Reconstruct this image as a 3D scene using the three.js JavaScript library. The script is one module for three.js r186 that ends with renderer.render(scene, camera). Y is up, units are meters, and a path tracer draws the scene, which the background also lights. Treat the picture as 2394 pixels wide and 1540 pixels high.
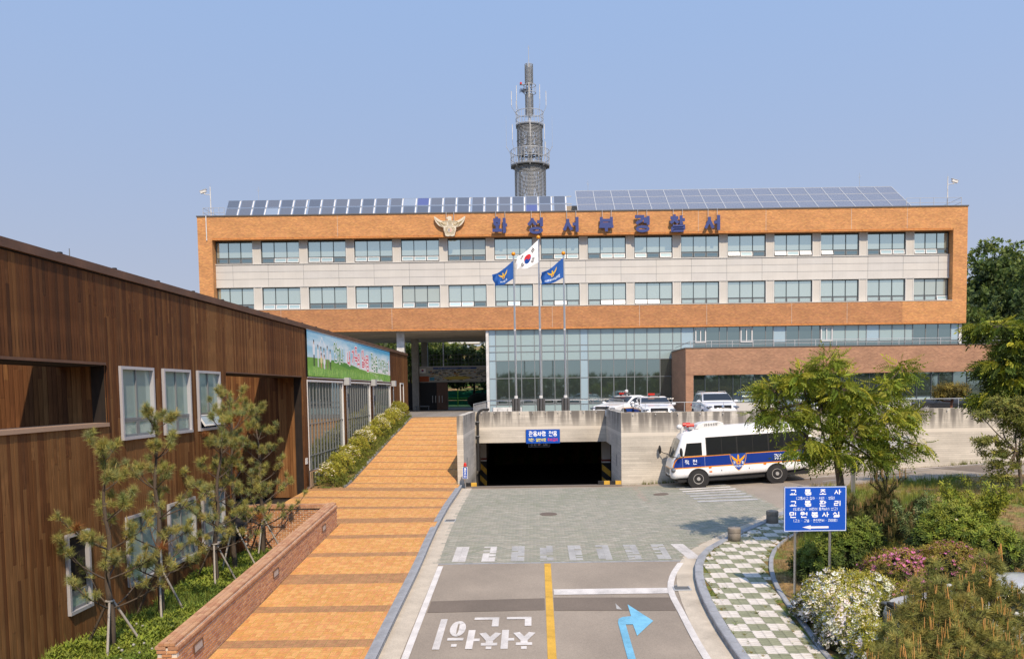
import * as THREE from 'three';
import { mergeGeometries } from 'three/addons/utils/BufferGeometryUtils.js';

// ---------------------------------------------------------------- camera, sky, sun, exposure
const scene = new THREE.Scene();
const renderer = new THREE.WebGLRenderer({ antialias: true });
renderer.toneMapping = THREE.LinearToneMapping;
renderer.toneMappingExposure = 1.04;
renderer.shadowMap.enabled = true;
renderer.shadowMap.type = THREE.PCFSoftShadowMap;

const EYE = new THREE.Vector3(0, 6, 0), PITCH = Math.atan(0.063), ROLL = 0.0140;
const FWD = new THREE.Vector3(0, -Math.sin(PITCH), -Math.cos(PITCH));
const RIGHT0 = new THREE.Vector3(1, 0, 0), UP0 = new THREE.Vector3(0, Math.cos(PITCH), -Math.sin(PITCH));
const RIGHT = RIGHT0.clone().multiplyScalar(Math.cos(ROLL)).addScaledVector(UP0, -Math.sin(ROLL));
const UP = RIGHT0.clone().multiplyScalar(Math.sin(ROLL)).addScaledVector(UP0, Math.cos(ROLL));
const camera = new THREE.PerspectiveCamera(42.115, 2394 / 1540, 0.5, 2500);
camera.position.copy(EYE);
camera.up.copy(UP);
camera.lookAt(EYE.clone().add(FWD));
camera.setViewOffset(2394, 1540, -54, -268, 2394, 1540);   // a lens shifted downwards, so that verticals stay nearly upright
camera.updateProjectionMatrix();

const SUN = new THREE.Vector3(0.267, 1.0, 0.89).normalize();
const lerp = THREE.MathUtils.lerp, clamp = THREE.MathUtils.clamp;
const sstep = (a, b, x) => { const t = clamp((x - a) / (b - a), 0, 1); return t * t * (3 - 2 * t); };
{
  const W = 1024, H = 512, data = new Float32Array(W * H * 4);
  for (let r = 0; r < H; r++) {
    const up = ((r + 0.5) / H - 0.5) * Math.PI, y = Math.sin(up), e = Math.max(0, y);
    for (let c = 0; c < W; c++) {
      const a = ((c + 0.5) / W - 0.5) * 2 * Math.PI, x = Math.cos(a) * Math.cos(up), z = Math.sin(a) * Math.cos(up);
      const cs = x * SUN.x + y * SUN.y + z * SUN.z;
      const t = 1 - Math.exp(-e * 3.4), g = Math.exp(-e * 9);
      let R = lerp(0.515, 0.245, t), G = lerp(0.525, 0.420, t), B = lerp(0.585, 0.755, t);
      R += 0.01 * g; G += 0.005 * g; B -= 0.02 * g;
      const f = 1 + 0.42 * Math.pow(0.5 + 0.5 * cs, 2.2);                          // brighter towards the sun
      const mie = 0.55 * Math.pow(Math.max(0, cs), 14) + 0.10 * Math.pow(Math.max(0, cs), 3);
      R = R * f + mie; G = G * f + mie * 0.98; B = B * f + mie * 0.93;
      if (y < 0) { const k = sstep(0, -0.08, y); R = lerp(R, 0.16, k); G = lerp(G, 0.16, k); B = lerp(B, 0.15, k); }
      data.set([R, G, B, 1], (r * W + c) * 4);
    }
  }
  const sky = new THREE.DataTexture(data, W, H, THREE.RGBAFormat, THREE.FloatType);
  sky.mapping = THREE.EquirectangularReflectionMapping; sky.magFilter = sky.minFilter = THREE.LinearFilter; sky.needsUpdate = true;
  scene.background = sky; scene.environment = sky;
}
const sun = new THREE.DirectionalLight(0xffe9cd, 4.7);
sun.name = 'sun';
sun.position.copy(SUN).multiplyScalar(160).add(new THREE.Vector3(4, 5, -45));
sun.target.position.set(4, 5, -45);
sun.castShadow = true;
sun.shadow.mapSize.set(4096, 4096);
Object.assign(sun.shadow.camera, { left: -75, right: 75, top: 75, bottom: -75, near: 1, far: 420 });
scene.add(sun, sun.target);

// ---------------------------------------------------------------- helpers
function rngOf(seed) { let s = seed | 0; return () => { s = (s + 0x6d2b79f5) | 0; let t = Math.imul(s ^ (s >>> 15), 1 | s); t = (t + Math.imul(t ^ (t >>> 7), 61 | t)) ^ t; return ((t ^ (t >>> 14)) >>> 0) / 4294967296; }; }
const rnd = rngOf(77), R = (a, b, f = rnd) => a + (b - a) * f();
const pick = (list, f = rnd) => list[Math.floor(f() * list.length) % list.length];
const V = (x, y, z) => new THREE.Vector3(x, y, z);
const names = new Map();
function numbered(n) { const k = names.get(n) || 0; names.set(n, k + 1); return k ? n + '_' + String(k).padStart(3, '0') : n; }
function tag(o, label, category, group) { Object.assign(o.userData, { label, category }); if (group) o.userData.group = group; return o; }
function thing(name, label, category, p = [0, 0, 0], group) {
  const o = new THREE.Group(); o.name = numbered(name); o.position.set(...p); scene.add(o);
  return tag(o, label, category, group);
}
function shadows(m) { m.castShadow = m.receiveShadow = true; return m; }
// a part in its parent's own axes
function part(parent, name, geo, mat) { const m = shadows(new THREE.Mesh(geo, mat)); m.name = name; parent.add(m); return m; }
// a part whose geometry is given in world coordinates
function wpart(parent, name, geo, mat) { const m = part(parent, name, geo, mat); for (let p = parent; p && p !== scene; p = p.parent) m.position.sub(p.position); return m; }
function struct(name, geo, mat) { const m = part(scene, numbered(name), geo, mat); m.userData.kind = 'structure'; return m; }
function structGroup(name) { const o = new THREE.Group(); o.name = numbered(name); o.userData.kind = 'structure'; scene.add(o); return o; }
const ordinal = (i, n = 25) => { const e = ['first', 'second', 'third', 'fourth', 'fifth', 'sixth', 'seventh', 'eighth', 'ninth', 'tenth', 'eleventh', 'twelfth', 'thirteenth']; return i < 13 ? e[i] + ' from the left' : e[n - 1 - i] + ' from the right'; };
const stuff = (m) => { m.userData.kind = 'stuff'; return m; };
function toPixel(x, y, z) {   // only to tell which pieces stand in the frame and how large
  const v = V(x, y, z).sub(EYE), d = v.dot(FWD); if (d < 1) return null;
  return [(1251 + 2000 * v.dot(RIGHT) / d) / 2394, (1038 - 2000 * v.dot(UP) / d) / 1540, d];
}
const scoreAt = (p, size) => { const q = toPixel(...p); return q && q[0] > -0.02 && q[0] < 1.02 && q[1] > -0.02 && q[1] < 1.03 ? size / q[2] / q[2] : 0; };

class Geo {
  constructor() { this.p = []; this.n = []; this.u = []; }
  quad(a, b, c, d, ua, ub, uc, ud) {     // counter-clockwise; uv in metres unless given
    const e1 = V(...b).sub(V(...a)), e2 = V(...d).sub(V(...a)), n = e1.clone().cross(e2).normalize();
    if (n.lengthSq() < 0.5) { n.copy(V(...c).sub(V(...b)).cross(V(...d).sub(V(...b))).normalize()); }
    if (!ua) {
      const f = Math.abs(n.y) > 0.7 ? (q) => [q[0], -q[2]] : Math.abs(n.x) > 0.7 ? (q) => [q[2], q[1]] : (q) => [q[0], q[1]];
      ua = f(a); ub = f(b); uc = f(c); ud = f(d);
    }
    this.p.push(...a, ...b, ...c, ...a, ...c, ...d);
    for (let i = 0; i < 6; i++) this.n.push(n.x, n.y, n.z);
    this.u.push(...ua, ...ub, ...uc, ...ua, ...uc, ...ud);
    return this;
  }
  tri(a, b, c, ua = [0, 0], ub = [1, 0], uc = [0, 1]) {
    const n = V(...b).sub(V(...a)).cross(V(...c).sub(V(...a))).normalize();
    this.p.push(...a, ...b, ...c); for (let i = 0; i < 3; i++) this.n.push(n.x, n.y, n.z); this.u.push(...ua, ...ub, ...uc);
    return this;
  }
  box(x0, x1, y0, y1, z0, z1) {
    this.quad([x0, y0, z1], [x1, y0, z1], [x1, y1, z1], [x0, y1, z1]);
    this.quad([x1, y0, z0], [x0, y0, z0], [x0, y1, z0], [x1, y1, z0]);
    this.quad([x1, y0, z1], [x1, y0, z0], [x1, y1, z0], [x1, y1, z1]);
    this.quad([x0, y0, z0], [x0, y0, z1], [x0, y1, z1], [x0, y1, z0]);
    this.quad([x0, y1, z1], [x1, y1, z1], [x1, y1, z0], [x0, y1, z0]);
    this.quad([x0, y0, z0], [x1, y0, z0], [x1, y0, z1], [x0, y0, z1]);
    return this;
  }
  bar(a, b, w, h = w) {                  // square bar from a to b
    const A = V(...a), B = V(...b), d = B.clone().sub(A).normalize(), s = Math.abs(d.y) > 0.9 ? V(1, 0, 0) : V(0, 1, 0), r = d.clone().cross(s).normalize().multiplyScalar(w / 2), t = r.clone().cross(d).normalize().multiplyScalar(h / 2);
    const c = (P, i, j) => P.clone().addScaledVector(r, i).addScaledVector(t, j).toArray();
    const k = [[-1, -1], [1, -1], [1, 1], [-1, 1]];
    for (let i = 0; i < 4; i++) { const [p, q] = [k[i], k[(i + 1) % 4]]; this.quad(c(A, ...q), c(A, ...p), c(B, ...p), c(B, ...q)); }
    this.quad(c(A, -1, -1), c(A, 1, -1), c(A, 1, 1), c(A, -1, 1)); this.quad(c(B, -1, 1), c(B, 1, 1), c(B, 1, -1), c(B, -1, -1));
    return this;
  }
  tube(pts, r0, r1 = r0, sides = 6) {     // tapered tube through points, smooth normals
    const P = pts.map((q) => (q.isVector3 ? q : V(...q))), ring = [];
    let ref = V(0.31, 0.2, 0.93);
    for (let i = 0; i < P.length; i++) {
      const d = (P[Math.min(i + 1, P.length - 1)].clone().sub(P[Math.max(i - 1, 0)])).normalize();
      let r = ref.clone().addScaledVector(d, -ref.dot(d)); if (r.lengthSq() < 1e-4) r = V(1, 0, 0).addScaledVector(d, -d.x); r.normalize(); ref = r;
      const t = d.clone().cross(r), rad = lerp(r0, r1, i / Math.max(1, P.length - 1));
      ring.push([...Array(sides)].map((_, k) => { const a = (k / sides) * Math.PI * 2, n = r.clone().multiplyScalar(Math.cos(a)).addScaledVector(t, Math.sin(a)); return [P[i].clone().addScaledVector(n, rad), n]; }));
    }
    let len = 0;
    for (let i = 0; i + 1 < P.length; i++) {
      const l2 = len + P[i].distanceTo(P[i + 1]);
      for (let k = 0; k < sides; k++) {
        const a = ring[i][k], b = ring[i][(k + 1) % sides], c = ring[i + 1][(k + 1) % sides], d = ring[i + 1][k];
        const U = [[k / sides, len], [(k + 1) / sides, len], [(k + 1) / sides, l2], [k / sides, l2]];
        for (const [q, w] of [[a, 0], [b, 1], [c, 2], [a, 0], [c, 2], [d, 3]]) { this.p.push(q[0].x, q[0].y, q[0].z); this.n.push(q[1].x, q[1].y, q[1].z); this.u.push(...U[w]); }
      }
      len = l2;
    }
    for (const [row, s] of [[ring[0], -1], [ring[ring.length - 1], 1]]) for (let k = 1; k + 1 < sides; k++) { const [a, b, c] = [row[0][0], row[k][0], row[k + 1][0]].map((q) => q.toArray()); s > 0 ? this.tri(a, b, c) : this.tri(a, c, b); }
    return this;
  }
  add(g, m) { const q = (g.index ? g.toNonIndexed() : g.clone()); if (m) q.applyMatrix4(m); this.p.push(...q.attributes.position.array); this.n.push(...q.attributes.normal.array); this.u.push(...(q.attributes.uv ? q.attributes.uv.array : new Array(q.attributes.position.count * 2).fill(0))); return this; }
  build() {
    const g = new THREE.BufferGeometry();
    g.setAttribute('position', new THREE.BufferAttribute(new Float32Array(this.p), 3));
    g.setAttribute('normal', new THREE.BufferAttribute(new Float32Array(this.n), 3));
    g.setAttribute('uv', new THREE.BufferAttribute(new Float32Array(this.u), 2));
    return g;
  }
}
const boxG = (...a) => new Geo().box(...a).build();
const M4 = (p = [0, 0, 0], r = [0, 0, 0], s = [1, 1, 1]) => new THREE.Matrix4().compose(V(...p), new THREE.Quaternion().setFromEuler(new THREE.Euler(...r)), V(...s));
const cylG = (r0, r1, h, n = 16) => new THREE.CylinderGeometry(r0, r1, h, n);

// surfaces given by a height function: a grid over x and z
function sheet(xs, zs, f, uvs = 1) {
  const P = [], U = [], I = [];
  for (const z of zs) for (const x of xs) { P.push(x, f(x, z), z); U.push(x * uvs, -z * uvs); }
  const nx = xs.length;
  for (let j = 0; j + 1 < zs.length; j++) for (let i = 0; i + 1 < nx; i++) { const a = j * nx + i; I.push(a, a + 1, a + nx + 1, a, a + nx + 1, a + nx); }
  const g = new THREE.BufferGeometry();
  g.setAttribute('position', new THREE.Float32BufferAttribute(P, 3)); g.setAttribute('uv', new THREE.Float32BufferAttribute(U, 2)); g.setIndex(zs[1] < zs[0] ? I : I.reverse()); g.computeVertexNormals();
  return g;
}
const range = (a, b, n) => [...Array(n + 1)].map((_, i) => lerp(a, b, i / n));

// Alike pieces: the ones that show largest are parts of their own, the rest one part
const pieceMats = new Map();
function pieces(parent, name, geo, base, tones, list, most = 300) {
  for (const q of list) q.k = scoreAt(q.p, q.s ? Math.max(q.s[0] * q.s[1], q.s[0] * q.s[2], q.s[1] * q.s[2]) : 1);
  list.sort((a, b) => b.k - a.k);
  const key = base.uuid; if (!pieceMats.has(key)) pieceMats.set(key, tones.map((c) => { const m = base.clone(); m.color.copy(c); return m; }));
  const mats = pieceMats.get(key), off = V(0, 0, 0); for (let p = parent; p && p !== scene; p = p.parent) off.sub(p.position);
  const mine = list.slice(0, most), rest = list.slice(most);
  for (const q of mine) {
    const m = part(parent, name, geo, mats[q.t]); m.position.set(...q.p).add(off); if (q.q) m.quaternion.copy(q.q); if (q.s) m.scale.set(...q.s);
  }
  if (rest.length) {
    const white = base.clone(); white.color.set(1, 1, 1);
    const im = shadows(new THREE.InstancedMesh(geo, white, rest.length)), mt = new THREE.Matrix4(), one = V(1, 1, 1), id = new THREE.Quaternion();
    rest.forEach((q, i) => { im.setMatrixAt(i, mt.compose(V(...q.p).add(off), q.q || id, q.s ? V(...q.s) : one)); im.setColorAt(i, tones[q.t]); });
    im.name = name + '_field'; parent.add(stuff(im));
  }
}
function instances(parent, name, geo, mat, list, kind = true) {    // list of {p, q, s, c}
  const im = shadows(new THREE.InstancedMesh(geo, mat, list.length)), mt = new THREE.Matrix4(), id = new THREE.Quaternion(), off = V(0, 0, 0);
  for (let p = parent; p && p !== scene; p = p.parent) off.sub(p.position);
  list.forEach((q, i) => { im.setMatrixAt(i, mt.compose(q.p.clone().add(off), q.q || id, typeof q.s === 'number' ? V(q.s, q.s, q.s) : q.s || V(1, 1, 1))); if (q.c) im.setColorAt(i, q.c); });
  im.name = name; parent.add(im); if (kind) stuff(im);
  return im;
}
const UNIT = new THREE.BoxGeometry(1, 1, 1);

// ---------------------------------------------------------------- textures and materials
const hash2 = (x, y, s) => { let h = Math.imul(x | 0, 374761393) ^ Math.imul(y | 0, 668265263) ^ Math.imul(s | 0, 2246822519); h = Math.imul(h ^ (h >>> 13), 1274126177); return ((h ^ (h >>> 16)) >>> 0) / 4294967296; };
function tn(x, y, px, py, s) {           // value noise that repeats after px, py cells
  const x0 = Math.floor(x), y0 = Math.floor(y), fx = x - x0, fy = y - y0, u = fx * fx * (3 - 2 * fx), v = fy * fy * (3 - 2 * fy), w = (a, n) => ((a % n) + n) % n;
  const h = (i, j) => hash2(w(i, px), w(j, py), s);
  return lerp(lerp(h(x0, y0), h(x0 + 1, y0), u), lerp(h(x0, y0 + 1), h(x0 + 1, y0 + 1), u), v);
}
function fbm(u, v, fx, fy, s, oct = 4) { let a = 0.5, t = 0, n = 0; for (let i = 0; i < oct; i++) { t += a * tn(u * fx, v * fy, fx, fy, s + i); n += a; a *= 0.5; fx *= 2; fy *= 2; } return t / n; }
function tex(w, h, f, srgb = true) {     // f(u, v) -> [r, g, b] in 0..1
  const d = new Uint8Array(w * h * 4);
  for (let j = 0; j < h; j++) for (let i = 0; i < w; i++) { const c = f((i + 0.5) / w, (j + 0.5) / h, i, j), o = (j * w + i) * 4; d[o] = clamp(c[0], 0, 1) * 255; d[o + 1] = clamp(c[1], 0, 1) * 255; d[o + 2] = clamp(c[2], 0, 1) * 255; d[o + 3] = 255; }
  const t = new THREE.DataTexture(d, w, h); t.wrapS = t.wrapT = THREE.RepeatWrapping; t.magFilter = THREE.LinearFilter; t.minFilter = THREE.LinearMipmapLinearFilter; t.generateMipmaps = true; if (srgb) t.colorSpace = THREE.SRGBColorSpace; t.needsUpdate = true;
  return t;
}
const scaled = (t, sx, sy) => { const c = t.clone(); c.repeat.set(sx, sy); c.needsUpdate = true; return c; };
const mul = (c, k) => [c[0] * k, c[1] * k, c[2] * k];
const mix3 = (a, b, t) => [lerp(a[0], b[0], t), lerp(a[1], b[1], t), lerp(a[2], b[2], t)];
const std = (o) => new THREE.MeshStandardMaterial({ roughness: 0.85, metalness: 0, ...o });
const lin = (r, g, b) => new THREE.Color().setRGB(r, g, b);
const hex = (h) => new THREE.Color(h);

// running-bond brick for walls too far away to pick the bricks apart: 40 bricks by 40 courses, 8 m by 2.68 m
function brickTex(palette, mortar, seed) {
  const W = 2048, H = 1024, f = rngOf(seed), mean = [0, 1, 2].map((i) => palette.reduce((a, p) => a + p[i], 0) / palette.length), tone = [...Array(1640)].map(() => [pick(palette, f), R(0.92, 1.07, f)]);
  return tex(W, H, (u, v) => {
    const y = v * 40, row = Math.floor(y), x = u * 40 + (row % 2 ? 0.5 : 0), col = Math.floor(x) % 40, fx = x - Math.floor(x), fy = y - row;
    const n = fbm(u, v, 8, 6, seed + 3, 4), n2 = tn(u * 512, v * 256, 512, 256, seed + 9);
    if (fx < 0.055 || fy < 0.17) return mul(mortar, 0.90 + 0.18 * n);
    const [c0, k] = tone[row * 41 + col], c = mix3(c0, mean, 0.45);
    return mul(c, k * (0.91 + 0.15 * n) * (0.93 + 0.14 * n2));
  });
}
const T = {};
T.brick = brickTex([[0.80, 0.55, 0.32], [0.83, 0.58, 0.33], [0.77, 0.52, 0.31], [0.74, 0.49, 0.31], [0.85, 0.62, 0.37], [0.79, 0.53, 0.34], [0.70, 0.46, 0.30], [0.82, 0.56, 0.35]], [0.84, 0.68, 0.50], 11);
T.brickDark = brickTex([[0.60, 0.44, 0.34], [0.63, 0.47, 0.36], [0.57, 0.41, 0.32], [0.65, 0.49, 0.38], [0.55, 0.40, 0.32]], [0.72, 0.60, 0.50], 23);
T.wood = tex(256, 512, (u, v) => { const n = fbm(u, v, 16, 2, 5, 5), s = fbm(u, v, 48, 3, 9, 3), b = fbm(u, v, 2, 6, 14, 3); const k = 0.52 + 0.5 * n + 0.22 * (s - 0.5) + 0.25 * (b - 0.5); return [k, k * 0.99, k * 0.97]; });
T.concrete = tex(2048, 1024, (u, v) => {                 // board-marked concrete, 12 m by 3.6 m, darker runs below its top
  const board = Math.floor(v * 36), bl = hash2(board, Math.floor(u * 6 + hash2(board, 1, 3) * 6), 7), fy = v * 36 - board;
  const n = fbm(u, v, 10, 5, 31, 5), run = fbm(u, v, 60, 2, 41, 4), fine = tn(u * 400, v * 200, 400, 200, 3), streak = fbm(u, v, 8, 70, 77, 3);
  let c = mul([0.77, 0.745, 0.70], 0.86 + 0.2 * n + 0.07 * (bl - 0.5) + 0.06 * (fine - 0.5) + 0.10 * (streak - 0.5));
  if (fy < 0.10) c = mul(c, 0.88 - 0.1 * hash2(board, Math.floor(u * 90), 5) * (hash2(board, Math.floor(u * 22), 8) > 0.5 ? 1 : 0));
  const top = sstep(0.70, 1.0, v + 0.22 * (run - 0.5)) * sstep(0.30, 0.62, run);
  c = mix3(c, [0.36, 0.345, 0.33], top * 0.78);
  const low = sstep(0.10, 0.0, v) * (0.3 + 0.5 * run); c = mix3(c, [0.50, 0.48, 0.42], low);
  if (v > 0.695 && v < 0.742) c = mix3(c, [0.83, 0.80, 0.75], 0.8);       // the pale band cast into the wall
  return c;
});
T.asphalt = tex(1024, 1024, (u, v) => { const n = fbm(u, v, 3, 3, 51, 5), f = hash2(u * 1024, v * 1024, 5), g = tn(u * 256, v * 256, 256, 256, 6), k = 0.86 + 0.22 * (n - 0.5) + 0.13 * (f - 0.5) + 0.10 * (g - 0.5); return [0.650 * k, 0.603 * k, 0.545 * k]; });
T.grit = tex(1024, 1024, (u, v) => { const n = fbm(u, v, 5, 5, 61, 5), f = hash2(u * 1024, v * 1024, 15), g = tn(u * 200, v * 200, 200, 200, 16), k = 0.88 + 0.25 * (n - 0.5) + 0.22 * (f - 0.5) + 0.12 * (g - 0.5); return [k, k, k]; });
T.mottle = tex(512, 512, (u, v) => { const n = fbm(u, v, 4, 4, 71, 5), m = fbm(u, v, 24, 24, 81, 3), k = 0.9 + 0.22 * (n - 0.5) + 0.12 * (m - 0.5); return [k, k, k]; });
T.cladding = tex(1024, 512, (u, v) => { const n = fbm(u, v, 3, 3, 91, 4), s = fbm(u, v, 40, 1, 95, 4), k = 0.955 + 0.06 * (n - 0.5) + 0.02 * (s - 0.5); return [k, k, k * 0.995]; });
T.soil = tex(1024, 1024, (u, v) => { const n = fbm(u, v, 6, 6, 101, 5), m = fbm(u, v, 40, 40, 105, 4), f = hash2(u * 1024, v * 1024, 25); const c = mix3([0.52, 0.42, 0.27], [0.38, 0.42, 0.16], sstep(0.40, 0.62, n)); return mul(c, 0.7 + 0.6 * m + 0.25 * (f - 0.5)); });
T.paver = tex(128, 128, (u, v) => { const e = Math.min(u, 1 - u) * 2, w = Math.min(v, 1 - v), d = Math.min(e * 1.0, w * 1.6), n = fbm(u, v, 5, 5, 111, 4), f = hash2(u * 128, v * 128, 7), k = 0.90 + 0.25 * (n - 0.5) + 0.10 * (f - 0.5); const c = mix3([1.0, 0.93, 0.70], [0.98, 0.83, 0.66], sstep(0.04, 0.32, d + 0.1 * (n - 0.5))); return mul(c, k); });
T.block = tex(128, 128, (u, v) => { const n = fbm(u, v, 6, 6, 121, 4), f = hash2(u * 128, v * 128, 9), k = 0.9 + 0.25 * (n - 0.5) + 0.14 * (f - 0.5); return [k, k, k]; });

const M = {
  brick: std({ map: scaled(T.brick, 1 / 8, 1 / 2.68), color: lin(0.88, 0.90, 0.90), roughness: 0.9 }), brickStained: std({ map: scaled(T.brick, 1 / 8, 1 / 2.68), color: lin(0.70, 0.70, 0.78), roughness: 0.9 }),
  brickDark: std({ map: scaled(T.brickDark, 1 / 8, 1 / 2.68), roughness: 0.9 }),
  soldier: std({ map: scaled(T.brick, 1 / 8, 1 / 8), color: hex(0xf2e2cc), roughness: 0.9 }),
  clad: std({ map: scaled(T.cladding, 1 / 3, 1 / 2), color: lin(0.60, 0.59, 0.57), roughness: 0.55 }),
  cladPier: std({ map: scaled(T.cladding, 1 / 3, 1 / 2), color: lin(0.57, 0.55, 0.515), roughness: 0.6 }),
  capDark: std({ color: lin(0.10, 0.09, 0.085), roughness: 0.5 }),
  frameDark: std({ color: lin(0.055, 0.07, 0.078), roughness: 0.45, metalness: 0.3 }),
  frameGrey: std({ color: lin(0.22, 0.24, 0.25), roughness: 0.45, metalness: 0.3 }),
  frameWhite: std({ color: lin(0.62, 0.63, 0.64), roughness: 0.4 }),
  glass: std({ color: lin(0.60, 0.68, 0.61), roughness: 0.05, metalness: 0.72 }),
  glass2: std({ color: lin(0.57, 0.655, 0.59), roughness: 0.08, metalness: 0.72 }),
  glassBlind: std({ color: lin(0.47, 0.53, 0.49), roughness: 0.15, metalness: 0.45 }),
  glassDark: std({ color: lin(0.045, 0.065, 0.065), roughness: 0.03, metalness: 0.0, envMapIntensity: 1 }),
  glassTint: std({ color: lin(0.25, 0.32, 0.31), roughness: 0.03, metalness: 0.9 }),
  glassShade: std({ color: lin(0.36, 0.47, 0.48), roughness: 0.16, metalness: 0.25 }),
  glassPale: std({ color: lin(0.40, 0.53, 0.60), roughness: 0.2, metalness: 0.3 }),
  steel: std({ color: lin(0.55, 0.56, 0.57), roughness: 0.28, metalness: 0.9 }),
  galv: std({ color: lin(0.42, 0.44, 0.46), roughness: 0.55, metalness: 0.25 }),
  galvDark: std({ color: lin(0.17, 0.18, 0.19), roughness: 0.6, metalness: 0.25 }),
  white: std({ map: scaled(T.mottle, 1, 1), color: lin(0.78, 0.78, 0.77), roughness: 0.5 }),
  paintWhite: std({ map: scaled(T.grit, 0.7, 0.7), color: lin(0.72, 0.69, 0.66), roughness: 0.85 }),
  paintWorn: std({ map: scaled(T.grit, 0.7, 0.7), color: lin(0.47, 0.47, 0.46), roughness: 0.9 }),
  paintYellow: std({ map: scaled(T.grit, 0.7, 0.7), color: lin(0.78, 0.46, 0.06), roughness: 0.85 }),
  paintBlue: std({ map: scaled(T.grit, 0.7, 0.7), color: lin(0.20, 0.52, 0.74), roughness: 0.85 }),
  concrete: std({ map: scaled(T.concrete, 1 / 12, 1 / 3.6), bumpMap: scaled(T.concrete, 1 / 12, 1 / 3.6), bumpScale: 0.008, color: hex(0xffffff), roughness: 0.92 }),
  concretePlain: std({ map: scaled(T.mottle, 0.4, 0.4), color: lin(0.36, 0.345, 0.31), roughness: 0.92 }),
  soffit: std({ map: scaled(T.mottle, 0.15, 0.15), color: lin(0.72, 0.63, 0.50), roughness: 0.9 }),
  asphalt: std({ map: scaled(T.asphalt, 0.22, 0.22), roughness: 0.93 }),
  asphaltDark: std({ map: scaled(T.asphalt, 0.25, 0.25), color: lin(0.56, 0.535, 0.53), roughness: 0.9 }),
  gutter: std({ map: scaled(T.grit, 0.45, 0.45), color: lin(0.58, 0.51, 0.41), roughness: 0.95 }),
  granite: std({ map: scaled(T.grit, 1.3, 1.3), color: lin(0.36, 0.375, 0.40), roughness: 0.8 }),
  soil: std({ map: scaled(T.soil, 0.3, 0.3), color: hex(0xffffff), roughness: 1 }),
  wood: new THREE.MeshPhysicalMaterial({ map: T.wood, roughness: 0.75, specularIntensity: 0.25 }),
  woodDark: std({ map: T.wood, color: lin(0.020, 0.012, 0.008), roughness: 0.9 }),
  woodCap: std({ map: scaled(T.mottle, 0.5, 0.5), color: lin(0.145, 0.070, 0.038), roughness: 0.6 }),
  rubber: std({ color: lin(0.018, 0.018, 0.019), roughness: 0.8 }),
  black: std({ color: lin(0.012, 0.012, 0.013), roughness: 0.7 }),
  red: std({ color: lin(0.55, 0.03, 0.02), roughness: 0.3 }),
  amber: std({ color: lin(0.75, 0.20, 0.02), roughness: 0.3 }),
  bark: std({ map: scaled(T.mottle, 3, 2), color: lin(0.15, 0.115, 0.085), roughness: 0.95 }),
  barkPine: std({ map: scaled(T.mottle, 3, 2), color: lin(0.105, 0.08, 0.06), roughness: 0.95 }),
  barkDark: std({ map: scaled(T.mottle, 3, 2), color: lin(0.06, 0.045, 0.035), roughness: 0.95 }),
  stake: std({ map: scaled(T.mottle, 2, 2), color: lin(0.42, 0.39, 0.35), roughness: 0.9 }),
};
// ---------------------------------------------------------------- lie of the land
function interp(xs, ys, x) { if (x <= xs[0]) return ys[0]; for (let i = 1; i < xs.length; i++) if (x <= xs[i]) return lerp(ys[i - 1], ys[i], (x - xs[i - 1]) / (xs[i] - xs[i - 1])); return ys[ys.length - 1]; }
const DECK = 4.18, WX = -10.25;                       // level of the upper yard; plane of the timber wall
const roadY = (x, z) => interp([0, 25, 30, 34, 38, 40, 60], [-1.1, 0.85, 1.18, 1.36, 1.46, 1.5, 1.55], -z) + 0.048 * Math.max(0, x - 4.5) * sstep(27, 37, -z);
const walkY = (x, z) => interp([0, 14, 25, 30, 34, 38, 40, 59.5, 62], [-0.98, 0.13, 0.99, 1.34, 1.50, 1.59, 1.72, 4.16, 4.2], -z) + 0.02 * clamp(-3.5 - x, 0, 6) * sstep(31, 36, -z) * (1 - sstep(50, 58, -z));
const wavy = (s) => (t) => Math.sin(t * 1.7 + s) * 0.5 + Math.sin(t * 4.1 + s * 2) * 0.25;
// kerb lines as [x, z]
const KERB_L = [[-3.40, -4], [-3.42, -10], [-3.43, -16], [-3.42, -20.4], [-3.40, -24.7], [-3.45, -28], [-3.46, -33], [-3.42, -37.5], [-3.43, -39.55]];
const KERB_R = [[6.9, -6.5], [5.6, -9.5], [4.75, -12.5], [4.32, -15], [4.16, -17.6], [4.12, -20.1], [4.28, -22.75], [4.62, -24.6], [5.15, -26.0], [6.0, -27.3], [7.0, -28.6], [8.1, -29.9], [9.2, -31.3], [10.3, -32.5]];
const KERB_I = [[8.6, -7], [7.2, -10], [6.45, -13], [6.05, -15.5], [5.95, -17.6], [6.06, -19.2], [6.17, -21.6], [6.53, -23.8], [7.15, -25.7], [8.0, -27.2], [9.1, -28.7], [10.2, -30.2], [11.2, -31.6]];
function along(line, step) {       // evenly spaced points on a smooth curve, with headings
  const c = new THREE.CatmullRomCurve3(line.map(([x, z]) => V(x, 0, z)), false, 'centripetal'), n = Math.max(2, Math.round(c.getLength() / step));
  return c.getSpacedPoints(n).map((p, i) => { const t = c.getTangentAt(i / n); return { x: p.x, z: p.z, tx: t.x, tz: t.z }; });
}
const xAt = (line, z) => { for (let i = 1; i < line.length; i++) if (line[i][1] <= z) return lerp(line[i - 1][0], line[i][0], (z - line[i - 1][1]) / (line[i][1] - line[i - 1][1])); return line[line.length - 1][0]; };
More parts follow.
